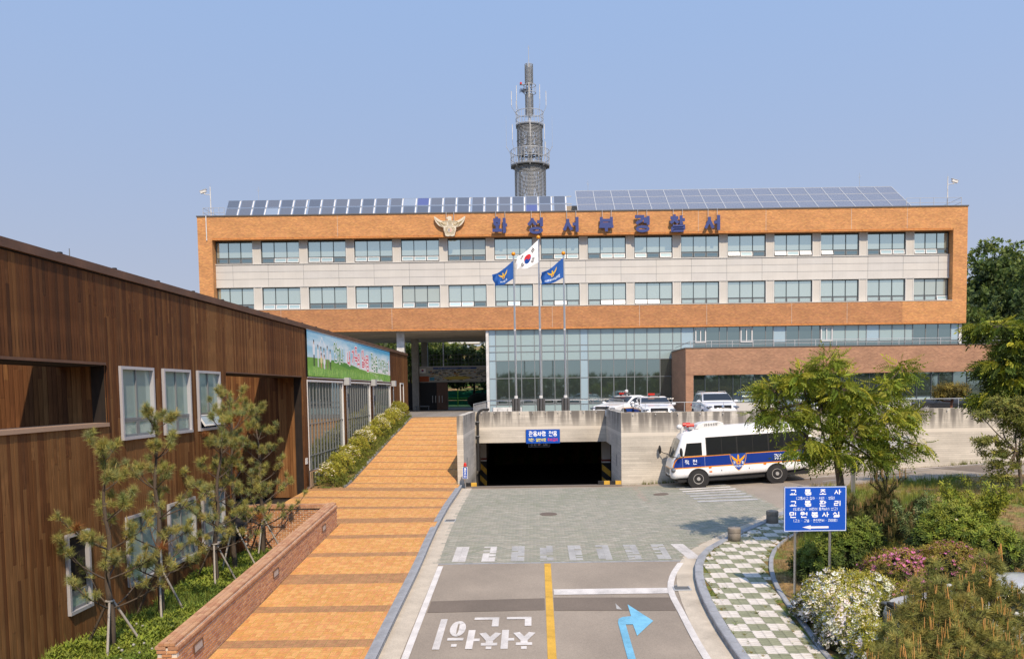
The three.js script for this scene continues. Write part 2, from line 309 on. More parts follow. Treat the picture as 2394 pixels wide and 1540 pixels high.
function bedY(x, z) {
  const d = -z, xi = xAt(KERB_I, z);
  return roadY(x, z) + 0.13 + 0.95 * sstep(0, 4.4, x - xi) * (1 - sstep(28, 34.5, d)) * (x > 7.2 ? lerp(sstep(12, 15.5, d), sstep(18.6, 20.4, d + 0.2 * Math.sin(x * 2)), sstep(7.2, 7.9, x)) : sstep(12, 15.5, d)) + 0.06 * Math.sin(x * 1.9 + z) * Math.sin(z * 1.3) * sstep(0, 1, x - xi);
}

// the land under and beyond everything, out to the horizon
{
  const xs = [-1400, -500, -200, -90, -45, -26, -18, ...range(-13, 45, 29), 60, 90, 200, 500, 1400], zs = [500, 200, 80, 30, 10, ...range(4, -72, 38), -80, -92, -110, -135, -160, -220, -400, -800, -1500].sort((a, b) => b - a);
  const f = (x, z) => {
    const d = -z; let y = roadY(clamp(x, 0, 40), Math.max(z, -41)) - 0.35;
    if (x > -3.5 && d > 38) y = -1.2;
    if (x <= -3.5 && d < 41) y = Math.min(y, 0.1);
    if (x <= -3.5 && d >= 38) y = walkY(-6, z) - 0.5;
    if (d > 71) y = DECK - 0.12 + 6 * sstep(118, 190, d) * sstep(-60, 10, x) + 9 * sstep(120, 240, d) + 7 * sstep(45, 75, x) * sstep(80, 120, d);
    if (x < -14) y = lerp(y, 1.5, sstep(14, 40, -x) * (1 - sstep(60, 75, d)));
    if (x > 42) y = lerp(y, DECK, sstep(42, 60, x) * (1 - sstep(60, 75, d)));
    if (d < -5) y = lerp(y, 0.5, sstep(5, 30, -d));
    return y;
  };
  struct('ground', sheet(xs, zs, f), M.soil);
}
// carriageway in front of the garage and along the wall
struct('road', sheet(range(-3.3, 45, 46), range(3, -40.2, 86), roadY), M.asphalt);
// upper yard with its slab
{
  const g = new Geo();
  g.box(4.4, 60, DECK - 0.45, DECK, -72.9, -40.32); g.box(-3.3, 4.4, DECK - 0.45, DECK, -72.9, -48.6); g.box(-30, -3.3, DECK - 0.25, DECK - 0.004, -72.9, -61.6); g.box(-30, 60, DECK - 0.3, DECK - 0.002, -118, -72.9);
  struct('upper_yard', g.build(), std({ map: scaled(T.grit, 0.3, 0.3), color: lin(0.27, 0.255, 0.24), roughness: 0.95 }));
}
// bed of soil on the right
struct('flower_bed', sheet(range(0, 1, 40), range(-4, -36.2, 80), (x, z) => 0).clone(), M.soil).geometry = (() => {
  const g = sheet(range(0, 1, 44), range(-4, -36.4, 84), () => 0), p = g.attributes.position, u = g.attributes.uv;
  for (let i = 0; i < p.count; i++) { const z = p.getZ(i), t = p.getX(i), x0 = xAt(KERB_I, z) + 0.08, x = lerp(x0, 46, t * t * 0.6 + t * 0.4); p.setXYZ(i, x, z < -31.5 ? Math.max(bedY(x, z) - 0.3 * sstep(-35.4, -36.3, z) - 0.25 * sstep(12.5, 11, x), -1) : bedY(x, z), z); u.setXY(i, x, z); }
  g.computeVertexNormals(); return g;
})();
// soil of the planted strip by the timber wall
struct('planting_soil', sheet(range(-10.2, -7.3, 12), range(-6, -30.6, 50), (x, z) => 0.34 + 0.10 * Math.sin(x * 3 + z) * Math.sin(z * 1.7) + 0.10 * sstep(-8, -10, x)), M.soil);
struct('hedge_soil', sheet(range(-10.2, -8.7, 6), range(-38.3, -61, 40), (x, z) => walkY(x, z) + 0.05 + 0.05 * Math.sin(z * 3)), M.soil);

// ---------------------------------------------------------------- pavements
const slopeQ = (f, x, z, yaw = 0) => { const e = 0.2, n = V(-(f(x + e, z) - f(x - e, z)), 2 * e, -(f(x, z + e) - f(x, z - e))).normalize(); return new THREE.Quaternion().setFromUnitVectors(V(0, 1, 0), n).multiply(new THREE.Quaternion().setFromAxisAngle(V(0, 1, 0), yaw)); };
{
  // brick walkway: pairs of clay pavers set crosswise, with darker bands
  const walk = structGroup('walkway');
  const base = std({ map: scaled(T.grit, 0.8, 0.8), color: lin(0.36, 0.22, 0.10), roughness: 0.95 });
  wpart(walk, 'bedding', sheet(range(-7.0, -3.45, 6), range(3, -30, 66), (x, z) => walkY(x, z) - 0.008), base);
  wpart(walk, 'bedding', sheet(range(-10.2, -3.66, 10), range(-30, -61.9, 64), (x, z) => walkY(x, z) - 0.008), base);
  const tones = [[0.72, 0.485, 0.265], [0.77, 0.54, 0.31], [0.69, 0.43, 0.245], [0.74, 0.475, 0.30], [0.80, 0.585, 0.35], [0.71, 0.48, 0.235], [0.46, 0.325, 0.25], [0.43, 0.30, 0.235], [0.50, 0.355, 0.275]].map((c) => lin(...c));
  const list = [], B = 0.23, f = rngOf(5);
  const dark = (z) => { if (z > -6) return false;   // distance up the walk decides the band
    const d = -z; if (d < 38.6) { const k = ((d - 15.55) % 7.36 + 7.36) % 7.36; return k < 0.92 || (k > 2.76 && k < 3.22) || (k > 5.06 && k < 5.52); }
    const k = ((d - 39.4) % 1.61 + 1.61) % 1.61; return k < 0.30;
  };
  for (let j = 0; j < 250; j++) for (let i = -14; i < 31; i++) {
    const x0 = -6.98 + i * B, z0 = -5 - j * B, cx = x0 + B / 2, cz = z0 - B / 2;
    if (cx > -3.56 || (cz > -30.3 && cx < -6.95) || cz < -59.7 || (cx > -3.74 && cz < -39.4)) continue;
    if (cx < -8.66 && cz < -38.3) continue;
    if (cx < -10.3) continue;
    const q = slopeQ(walkY, cx, cz), dk = dark(cz), odd = (i + j) & 1;
    for (const s of [-1, 1]) {
      const ox = odd ? s * B / 4 : 0, oz = odd ? 0 : s * B / 4, x = cx + ox, z = cz + oz;
      const qq = odd ? q.clone().multiply(new THREE.Quaternion().setFromAxisAngle(V(0, 1, 0), Math.PI / 2)) : q;
      list.push({ p: [x, walkY(x, z) - 0.022 + R(-0.0025, 0.0025, f), z], q: qq, s: [B - 0.007, 0.055, B / 2 - 0.006], t: dk ? 6 + Math.floor(f() * 3) : Math.floor(f() * 6) });
    }
  }
  pieces(walk, 'paver', UNIT, std({ map: T.paver, roughness: 0.88 }), tones, list);
}
{
  // grey-green concrete pavers before the garage
  const apron = structGroup('paved_apron');
  const tones = [[0.335, 0.335, 0.265], [0.36, 0.355, 0.285], [0.31, 0.315, 0.255], [0.35, 0.34, 0.285], [0.395, 0.375, 0.31], [0.45, 0.43, 0.36], [0.30, 0.31, 0.235]].map((c) => lin(...c));
  const list = [], f = rngOf(6), L = 0.24, Wd = 0.12;
  for (let j = 0; j < 115; j++) for (let i = 0; i < 62; i++) {
    const z = -25.34 - j * Wd, x = -2.94 + i * L + (j % 2 ? L / 2 : 0) - L / 4;
    const right = z < -38.6 ? 9.4 : z < -30.5 ? 9.3 - 0.19 * (z + 38) * -1 * -0.6 : xAt(KERB_R, z) - 0.52;
    const edge = z < -31 ? 8.62 + 0.12 * (z + 38.2) : right;
    if (x > Math.min(edge, 9.6) - 0.1 || x < -3.02 || z < -39.2) continue;
    if (x > xAt(KERB_R, z) - 0.5 && z > -31) continue;
    const g = fbm(((x + 3) / 16) % 1, (-z / 16) % 1, 5, 5, 3, 3); let t = f() < 0.04 ? 5 : f() < 0.25 ? 4 : Math.floor(f() * 4); if (g > 0.55 && f() < 0.5) t = f() < 0.5 ? 6 : 2;
    list.push({ p: [x, roadY(x, z) - 0.02 + R(-0.003, 0.003, f), z], q: slopeQ(roadY, x, z), s: [L - 0.009, 0.062, Wd - 0.008], t });
  }
  pieces(apron, 'paver', UNIT, std({ map: T.block, roughness: 0.92 }), tones, list);
  const e = new Geo(); for (let i = 0; i < 8; i++) { const x0 = -2.95 + i * 0.92; e.box(x0, x0 + 0.91, roadY(0, -25.2) - 0.1, roadY(0, -25.2) + 0.012, -25.29, -25.17); }
  wpart(apron, 'edging', e.build(), M.granite);
}
{
  // chequered footpath of zigzag concrete blocks
  const path = structGroup('footpath');
  const shape = new THREE.Shape(), a = 0.1105, b = 0.0545, w = 0.009;     // a block with toothed ends and wavy sides
  const pts = []; const N = 6;
  for (let i = 0; i <= N; i++) pts.push([-a + 2 * a * i / N, -b + w * Math.sin(i / N * Math.PI * 2)]);
  for (let i = 1; i <= 3; i++) pts.push([a + w * Math.sin(i / 4 * Math.PI * 2), -b + 2 * b * i / 4]);
  for (let i = 0; i <= N; i++) pts.push([a - 2 * a * i / N, b + w * Math.sin((1 - i / N) * Math.PI * 2)]);
  for (let i = 1; i <= 3; i++) pts.push([-a + w * Math.sin((1 - i / 4) * Math.PI * 2), b - 2 * b * i / 4]);
  pts.forEach(([x, y], i) => (i ? shape.lineTo(x, y) : shape.moveTo(x, y)));
  const geo = new THREE.ExtrudeGeometry(shape, { depth: 0.05, bevelEnabled: false }); geo.rotateX(-Math.PI / 2); geo.translate(0, -0.05, 0);
  { const u = geo.attributes.uv; for (let i = 0; i < u.count; i++) u.setXY(i, u.getX(i) * 3 + 0.5, u.getY(i) * 3 + 0.5); }
  const pathY = (x, z) => roadY(x, z) + 0.135;
  const tones = [[0.74, 0.69, 0.62], [0.78, 0.73, 0.66], [0.70, 0.65, 0.58], [0.29, 0.305, 0.195], [0.27, 0.285, 0.185], [0.32, 0.33, 0.215]].map((c) => lin(...c));
  const list = [], f = rngOf(8);
  for (let j = 0; j < 250; j++) for (let i = 0; i < 32; i++) {
    const z = -6 - j * 0.1125, x = 3.55 + i * 0.2255 + 0.045 * Math.sin(j * 0.02), xl = xAt(KERB_R, z) + 0.27, xr = xAt(KERB_I, z) - 0.10;
    if (x < xl || x > xr || z < -31) continue;
    const light = (Math.floor(i / 2) + Math.floor(j / 4)) & 1;
    list.push({ p: [x, pathY(x, z) + R(-0.004, 0.003, f), z], q: slopeQ(pathY, x, z), t: (light ? 0 : 3) + Math.floor(f() * 3) });
  }
  for (const q of list) q.s = null;
  const k = std({ map: T.block, roughness: 0.92 });
  pieces(path, 'path_block', geo, k, tones, list);
  const bed = new Geo(), zs = range(-6, -31.5, 60);
  for (let i = 0; i + 1 < zs.length; i++) { const q = (z, l) => (l === KERB_R ? xAt(l, z) + 0.1 : xAt(l, z)), y = (x, z) => pathY(x, z) - 0.02, [z0, z1] = [zs[i], zs[i + 1]]; bed.quad([q(z0, KERB_R), y(q(z0, KERB_R), z0), z0], [q(z0, KERB_I), y(q(z0, KERB_I), z0), z0], [q(z1, KERB_I), y(q(z1, KERB_I), z1), z1], [q(z1, KERB_R), y(q(z1, KERB_R), z1), z1]); }
  wpart(path, 'bedding', bed.build(), std({ map: scaled(T.soil, 0.8, 0.8), color: lin(0.75, 0.8, 0.6), roughness: 1 }));
  // moss and grass in the joints
  const blades = [], gg = new Geo(); for (let k2 = 0; k2 < 9; k2++) { const an = k2 * 0.7, l = 0.05 + 0.03 * (k2 % 3); gg.tri([Math.cos(an) * 0.01, 0, Math.sin(an) * 0.01], [Math.cos(an + 1.2) * 0.012, 0, Math.sin(an + 1.2) * 0.012], [Math.cos(an) * l, l * 0.8, Math.sin(an) * l]); }
  for (let k2 = 0; k2 < 420; k2++) {
    const z = -6 - f() * 24.5, xl = xAt(KERB_R, z) + 0.2, xr = xAt(KERB_I, z) - 0.08, m = f(); const x = m < 0.36 ? xr - Math.abs(f() - f()) * 0.3 : m < 0.68 ? xl + Math.abs(f() - f()) * 0.35 : lerp(xl, xr, f());
    blades.push({ p: V(x, pathY(x, z) - 0.005, z), q: new THREE.Quaternion().setFromAxisAngle(V(0, 1, 0), f() * 6), s: R(0.5, 1.3, f), c: lin(R(0.12, 0.24, f), R(0.15, 0.2, f), R(0.02, 0.05, f)) });
  }
  instances(path, 'joint_grass', gg.build(), std({ side: THREE.DoubleSide, roughness: 0.9 }), blades);
}
// kerbs, one granite stone after the other
function kerb(line, w, h, f, label) {
  const g = structGroup('kerb'), pts = along(line, 1.0);
  for (let i = 0; i + 1 < pts.length; i++) {
    const a = pts[i], b = pts[i + 1], gap = 0.006, q = new Geo(), P = (p, s, dy, k) => { const x = p.x - p.tz * s + p.tx * k, z = p.z + p.tx * s + p.tz * k; return [x, f(p.x, p.z) + dy, z]; };
    const c = 0.018, c0 = [[0, -0.25], [0, h - c], [c, h], [w - c, h], [w, h - c], [w, -0.25]];
    for (let k = 0; k < 5; k++) q.quad(P(a, c0[k][0], c0[k][1], gap), P(b, c0[k][0], c0[k][1], -gap), P(b, c0[k + 1][0], c0[k + 1][1], -gap), P(a, c0[k + 1][0], c0[k + 1][1], gap));
    for (const [p, s] of [[a, gap], [b, -gap]]) { const v = c0.map((e) => P(p, e[0], e[1], s)); if (s > 0) v.reverse(); q.quad(v[0], v[1], v[4], v[5]); q.quad(v[1], v[2], v[3], v[4]); }
    wpart(g, 'kerb_stone', q.build(), M.granite);
  }
}
kerb(KERB_L.map(([x, z]) => [x, z]), -0.20, 0.165, roadY);
kerb(KERB_R, 0.24, 0.16, roadY);
kerb(KERB_I, 0.13, 0.175, roadY);
// concrete gutters beside the kerbs
function ribbon(line, o0, o1, lift, f, step = 0.8) {
  const g = new Geo(), pts = along(line, step), at = (p, o) => { const x = p.x - p.tz * o, z = p.z + p.tx * o; return [x, f(x, z) + lift, z]; };
  for (let i = 0; i + 1 < pts.length; i++) { const [a, b] = [pts[i], pts[i + 1]]; const v = [at(a, o0), at(a, o1), at(b, o1), at(b, o0)]; const up = V(...v[1]).sub(V(...v[0])).cross(V(...v[3]).sub(V(...v[0]))).y; up > 0 ? g.quad(v[0], v[1], v[2], v[3]) : g.quad(v[3], v[2], v[1], v[0]); }
  return g.build();
}
struct('gutter', ribbon(KERB_L, 0.0, 0.47, 0.012, roadY), M.gutter);
struct('gutter', ribbon(KERB_R, -0.50, 0.0, 0.012, roadY), M.gutter);
// ---------------------------------------------------------------- painted markings
function flatPoly(pts, lift = 0.009, n = 1) {   // convex or simple polygon laid on the road
  const sh = new THREE.Shape(pts.map(([x, z]) => new THREE.Vector2(x, -z))), g = new THREE.ShapeGeometry(sh), p = g.attributes.position;
  for (let i = 0; i < p.count; i++) { const x = p.getX(i), z = -p.getY(i); p.setXYZ(i, x, roadY(x, z) + lift, z); }
  const u = g.attributes.uv; for (let i = 0; i < u.count; i++) u.setXY(i, p.getX(i), p.getZ(i));
  g.computeVertexNormals(); return g.toNonIndexed();
}
const lane = (line, w, lift) => ribbon(line, -w / 2, w / 2, lift, roadY, 0.5);
const marking = (name, geo, mat, label) => { const m = struct(name, geo, mat); return m; };
marking('lane_line', lane([[-2.85, -4], [-2.85, -12], [-2.85, -20], [-2.84, -24.95]], 0.16, 0.018), M.paintWhite);
marking('lane_line', lane([[5.6, -8], [4.5, -11], [3.78, -15], [3.56, -18], [3.53, -20.5], [3.55, -22.4], [3.84, -23.8], [4.25, -24.95]], 0.17, 0.018), M.paintWhite);
marking('centre_line', lane([[0.29, -4], [0.29, -12], [0.30, -18], [0.32, -25.1]], 0.19, 0.010), M.paintYellow);
marking('stop_line', flatPoly([[0.44, -22.15], [3.48, -22.15], [3.48, -22.62], [0.44, -22.62]], 0.012), M.paintWhite);
marking('speed_band', flatPoly([[-2.74, -20.9], [0.19, -20.98], [0.19, -21.9], [-2.74, -21.78]], 0.007), M.asphaltDark);
marking('speed_band', flatPoly([[0.42, -20.92], [3.42, -20.8], [3.46, -21.82], [0.42, -21.95]], 0.007), M.asphaltDark);
marking('speed_band', flatPoly([[-2.74, -16.6], [0.19, -16.7], [0.19, -17.55], [-2.74, -17.5]], 0.007), M.asphaltDark);
marking('speed_band', flatPoly([[0.42, -16.6], [3.5, -16.5], [3.5, -17.5], [0.42, -17.6]], 0.007), M.asphaltDark);
marking('turn_arrow', flatPoly([[1.90, -15.6], [1.90, -17.8], [1.91, -20.0], [1.95, -20.25], [2.06, -20.38], [2.27, -20.43], [2.28, -21.3], [2.76, -20.08], [2.26, -19.12], [2.25, -19.86], [2.08, -19.86], [2.07, -17.8], [2.08, -15.6]], 0.014), M.paintBlue);
marking('paint_remnant', flatPoly([[1.97, -20.95], [2.1, -20.9], [1.98, -21.4]], 0.016), M.paintWorn);
for (let i = 0; i < 9; i++) {
  const x = -2.56 + i * 0.888, s = i === 0 || i === 8 ? M.paintWhite : i === 1 ? M.paintWhite : M.paintWorn, sk = i === 8 ? 0.25 : 0;
  const strip = new Geo(), f = rngOf(100 + i);
  for (let k = 0; k < 15; k++) for (let q = 0; q < 2; q++) {   // paint left on the block faces, worn through at places
    if (i > 0 && i < 8 && f() < (i === 1 ? 0.12 : 0.16)) continue;
    const z0 = -25.42 - k * 0.12, x0 = x + q * 0.205 + sk * k / 15 * -1 + (k % 2 ? 0.004 : 0), y = (xx, zz) => roadY(xx, zz) + 0.0155;
    strip.quad([x0, y(x0, z0), z0], [x0 + 0.2, y(x0 + 0.2, z0), z0], [x0 + 0.2, y(x0 + 0.2, z0 - 0.112), z0 - 0.112], [x0, y(x0, z0 - 0.112), z0 - 0.112]);
  }
  marking('crossing_stripe', strip.build(), s);
}
for (let i = 0; i < 7; i++) { const z = -38.0 + i * 0.68, w = i < 3 ? M.paintWhite : M.paintWorn, o = 0.03 * i; marking('crossing_stripe', flatPoly([[6.3 + o, z], [8.5 + o * 2, z + 0.14], [8.5 + o * 2, z - 0.16], [6.3 + o, z - 0.30]], 0.022), w); }
marking('parking_line', lane([[10.6, -38.35], [13.1, -38.75], [15.7, -39.2], [19, -39.55], [24, -39.9], [34, -40.1]].map(([x, z]) => [x, Math.max(z, -39.9)]), 0.10, 0.010), M.paintWhite);
marking('parking_line', flatPoly([[20.2, -39.85], [20.35, -39.85], [19.6, -39.95], [19.4, -39.95]], 0.012), M.paintWhite);
marking('parking_line', lane([[12.6, -37.3], [16, -38.3], [20.9, -39.6]], 0.07, 0.012), M.paintWorn);
marking('speed_band', flatPoly([[16.9, -38.6], [14.9, -38.3], [15.8, -35.7], [17.6, -35.5]], 0.007), M.asphaltDark);
marking('speed_band', flatPoly([[20.3, -39.7], [18.2, -39.5], [19.6, -36.8], [21.4, -36.4]], 0.007), M.asphaltDark);
marking('speed_band', flatPoly([[11.1, -38.5], [13.6, -38.4], [13.2, -36.4], [11.6, -36.6]], 0.007), M.asphaltDark);
for (const [x, z, n] of [[0.47, -32.27], [5.37, -36.44]]) {
  const t = tag(struct('manhole_cover', new THREE.CylinderGeometry(0.33, 0.33, 0.02, 24), std({ color: lin(0.16, 0.125, 0.10), roughness: 0.85, metalness: 0.3 })), x < 1 ? 'round rusty manhole cover in pavers before garage mouth' : 'round manhole cover in pavers beside the bus nose', 'manhole cover'); delete t.userData.kind;
  t.position.set(x, roadY(x, z) + 0.012, z); t.quaternion.copy(slopeQ(roadY, x, z));
}
for (const [x, z, l, sx] of [[-3.17, -31.3, 'drain grate in the gutter beside the orange walkway', 0.36], [3.86, -22.6, 'drain grate in the gutter beside the chequered footpath', 0.42]]) {
  const t = thing('drain_grate', l, 'drain grate', [x, roadY(x, z) + 0.012, z]);
  part(t, 'pit', boxG(-sx / 2, sx / 2, -0.02, 0.006, -0.28, 0.28), M.black);
  const fr = new Geo(); fr.box(-sx / 2 - 0.02, sx / 2 + 0.02, -0.02, 0.012, 0.26, 0.3); fr.box(-sx / 2 - 0.02, sx / 2 + 0.02, -0.02, 0.012, -0.3, -0.26); fr.box(-sx / 2 - 0.02, -sx / 2 + 0.01, -0.02, 0.013, -0.26, 0.26); fr.box(sx / 2 - 0.01, sx / 2 + 0.02, -0.02, 0.013, -0.26, 0.26);
  part(t, 'frame', fr.build(), M.galv);
  for (let k = 0; k < 9; k++) part(t, 'bar', boxG(-sx / 2 + 0.012, sx / 2 - 0.012, 0, 0.012, -0.23 + k * 0.057, -0.205 + k * 0.057), M.galvDark);
}
// ---------------------------------------------------------------- Hangul, stroke by stroke
const JC = ['ㄱ', 'ㄲ', 'ㄴ', 'ㄷ', 'ㄸ', 'ㄹ', 'ㅁ', 'ㅂ', 'ㅃ', 'ㅅ', 'ㅆ', 'ㅇ', 'ㅈ', 'ㅉ', 'ㅊ', 'ㅋ', 'ㅌ', 'ㅍ', 'ㅎ'];
const JV = ['ㅏ', 'ㅐ', 'ㅑ', 'ㅒ', 'ㅓ', 'ㅔ', 'ㅕ', 'ㅖ', 'ㅗ', 'ㅘ', 'ㅙ', 'ㅚ', 'ㅛ', 'ㅜ', 'ㅝ', 'ㅞ', 'ㅟ', 'ㅠ', 'ㅡ', 'ㅢ', 'ㅣ'];
const JF = ['', 'ㄱ', 'ㄲ', 'ㄳ', 'ㄴ', 'ㄵ', 'ㄶ', 'ㄷ', 'ㄹ', 'ㄺ', 'ㄻ', 'ㄼ', 'ㄽ', 'ㄾ', 'ㄿ', 'ㅀ', 'ㅁ', 'ㅂ', 'ㅄ', 'ㅅ', 'ㅆ', 'ㅇ', 'ㅈ', 'ㅊ', 'ㅋ', 'ㅌ', 'ㅍ', 'ㅎ'];
const CS = {
  ㄱ: [[[0, 0], [1, 0], [1, 1]]], ㄴ: [[[0, 0], [0, 1], [1, 1]]], ㄷ: [[[1, 0], [0, 0], [0, 1], [1, 1]]], ㄹ: [[[0, 0], [1, 0], [1, 0.5], [0, 0.5], [0, 1], [1, 1]]], ㅁ: [[[0, 0], [1, 0], [1, 1], [0, 1], [0, 0]]],
  ㅂ: [[[0, 0], [0, 1], [1, 1], [1, 0]], [[0, 0.48], [1, 0.48]]], ㅅ: [[[0.5, 0], [0.5, 0.3], [0, 1]], [[0.5, 0.3], [1, 1]]], ㅇ: [{ c: [0.5, 0.5], r: 0.5 }], ㅈ: [[[0, 0], [1, 0]], [[0.5, 0], [0.5, 0.32], [0, 1]], [[0.5, 0.32], [1, 1]]],
  ㅊ: [[[0.33, 0], [0.67, 0]], [[0, 0.25], [1, 0.25]], [[0.5, 0.25], [0.5, 0.48], [0, 1]], [[0.5, 0.48], [1, 1]]], ㅋ: [[[0, 0], [1, 0], [1, 1]], [[0, 0.5], [1, 0.5]]], ㅌ: [[[1, 0], [0, 0], [0, 1], [1, 1]], [[0, 0.5], [1, 0.5]]],
  ㅍ: [[[0, 0], [1, 0]], [[0, 1], [1, 1]], [[0.3, 0], [0.3, 1]], [[0.7, 0], [0.7, 1]]], ㅎ: [[[0.33, 0], [0.67, 0]], [[0, 0.25], [1, 0.25]], { c: [0.5, 0.71], r: 0.29 }],
  ㄱv: [[[0, 0], [1, 0], [0.85, 0.55], [0.15, 1]]], ㅆ: [[[0.25, 0], [0.25, 0.3], [0, 1]], [[0.25, 0.3], [0.48, 1]], [[0.75, 0], [0.75, 0.3], [0.54, 1]], [[0.75, 0.3], [1, 1]]],
};
const VV = { ㅏ: [[[0.35, 0], [0.35, 1]], [[0.35, 0.48], [1, 0.48]]], ㅑ: [[[0.35, 0], [0.35, 1]], [[0.35, 0.35], [1, 0.35]], [[0.35, 0.62], [1, 0.62]]], ㅓ: [[[0.8, 0], [0.8, 1]], [[0, 0.48], [0.8, 0.48]]], ㅕ: [[[0.8, 0], [0.8, 1]], [[0, 0.33], [0.8, 0.33]], [[0, 0.62], [0.8, 0.62]]], ㅣ: [[[0.6, 0], [0.6, 1]]], ㅐ: [[[0.2, 0], [0.2, 1]], [[0.9, 0], [0.9, 1]], [[0.2, 0.48], [0.9, 0.48]]], ㅔ: [[[0.45, 0], [0.45, 1]], [[0.95, 0], [0.95, 1]], [[0, 0.48], [0.45, 0.48]]] };
const VH = { ㅗ: [[[0.5, 0], [0.5, 0.75]], [[0, 0.75], [1, 0.75]]], ㅛ: [[[0.32, 0], [0.32, 0.75]], [[0.68, 0], [0.68, 0.75]], [[0, 0.75], [1, 0.75]]], ㅜ: [[[0, 0.2], [1, 0.2]], [[0.5, 0.2], [0.5, 1]]], ㅠ: [[[0, 0.2], [1, 0.2]], [[0.32, 0.2], [0.32, 1]], [[0.68, 0.2], [0.68, 1]]], ㅡ: [[[0, 0.5], [1, 0.5]]] };
const VC = { ㅘ: ['ㅗ', 'ㅏ'], ㅙ: ['ㅗ', 'ㅐ'], ㅚ: ['ㅗ', 'ㅣ'], ㅝ: ['ㅜ', 'ㅓ'], ㅟ: ['ㅜ', 'ㅣ'], ㅢ: ['ㅡ', 'ㅣ'] };
function glyph(ch) {       // strokes in a unit square, y downwards
  const out = [], put = (strokes, [x0, y0, x1, y1]) => { for (const s of strokes) out.push(s.c ? { c: [lerp(x0, x1, s.c[0]), lerp(y0, y1, s.c[1])], r: [s.r * (x1 - x0), s.r * (y1 - y0)] } : s.map(([x, y]) => [lerp(x0, x1, x), lerp(y0, y1, y)])); };
  const n = ch.codePointAt(0) - 0xac00;
  if (n < 0 || n > 11171) return ({ '(': [[[0.7, 0], [0.45, 0.25], [0.45, 0.75], [0.7, 1]]], ')': [[[0.3, 0], [0.55, 0.25], [0.55, 0.75], [0.3, 1]]], '·': [[[0.5, 0.42], [0.5, 0.58]]], '!': [[[0.5, 0], [0.5, 0.68]], [[0.5, 0.86], [0.5, 1]]] })[ch] || [];
  const c = JC[Math.floor(n / 588)], v = JV[Math.floor(n / 28) % 21], f = JF[n % 28];
  const cv = (k) => (k === 'ㄱ' && !VH[v] ? CS.ㄱv : CS[k] || []);
  if (VV[v]) { put(cv(c), f ? [0.04, 0.03, 0.56, 0.50] : [0.04, 0.12, 0.56, 0.88]); put(VV[v], f ? [0.62, 0, 1, 0.60] : [0.62, 0, 1, 1]); }
  else if (VH[v]) { put(cv(c), f ? [0.16, 0.0, 0.84, 0.30] : [0.16, 0.03, 0.84, 0.50]); put(VH[v], f ? [0.02, 0.36, 0.98, 0.64] : [0.02, 0.58, 0.98, 1]); }
  else { const [a, b] = VC[v]; put(cv(c), f ? [0.06, 0, 0.56, 0.30] : [0.06, 0.02, 0.56, 0.46]); put(VH[a], f ? [0, 0.36, 0.64, 0.60] : [0, 0.54, 0.66, 0.92]); put(VV[b], f ? [0.68, 0, 1, 0.64] : [0.70, 0, 1, 1]); }
  if (f) put(CS[f], [0.18, 0.72, 0.92, 1]);
  return out;
}
function hangul(ctx, text, x, y, w, h, gap, thick, color, outline) {    // draws on a canvas, each syllable w by h; returns the width used
  const run = (lw, col) => {
    ctx.strokeStyle = col; ctx.lineWidth = lw; ctx.lineJoin = outline ? 'round' : 'miter'; ctx.lineCap = outline ? 'round' : 'butt'; let cx = x;
    for (const ch of text) {
      if (ch === ' ') { cx += w * 0.45; continue; }
      const narrow = '()·!'.includes(ch), cw = narrow ? w * 0.45 : w;
      for (const s of glyph(ch)) {
        ctx.beginPath();
        if (s.c) ctx.ellipse(cx + s.c[0] * cw, y + s.c[1] * h, Math.max(0.5, s.r[0] * cw), Math.max(0.5, s.r[1] * h), 0, 0, 7);
        else s.forEach(([a, b], i) => (i ? ctx.lineTo(cx + a * cw, y + b * h) : ctx.moveTo(cx + a * cw, y + b * h)));
        ctx.stroke();
      }
      cx += cw + gap;
    }
    return cx - gap - x;
  };
  if (outline) run(thick * 2.1, outline);
  return run(thick, color);
}
function hangulWidth(text, w, gap) { let c = 0; for (const ch of text) c += ch === ' ' ? w * 0.45 : ('()·!'.includes(ch) ? w * 0.45 : w) + gap; return c - gap; }
const centred = (ctx, text, cx, y, w, h, gap, th, col, o) => hangul(ctx, text, cx - hangulWidth(text, w, gap) / 2, y, w, h, gap, th, col, o);
function canvasTex(w, h, draw) { const c = document.createElement('canvas'); c.width = w; c.height = h; draw(c.getContext('2d'), w, h); const t = new THREE.CanvasTexture(c); t.colorSpace = THREE.SRGBColorSpace; return t; }
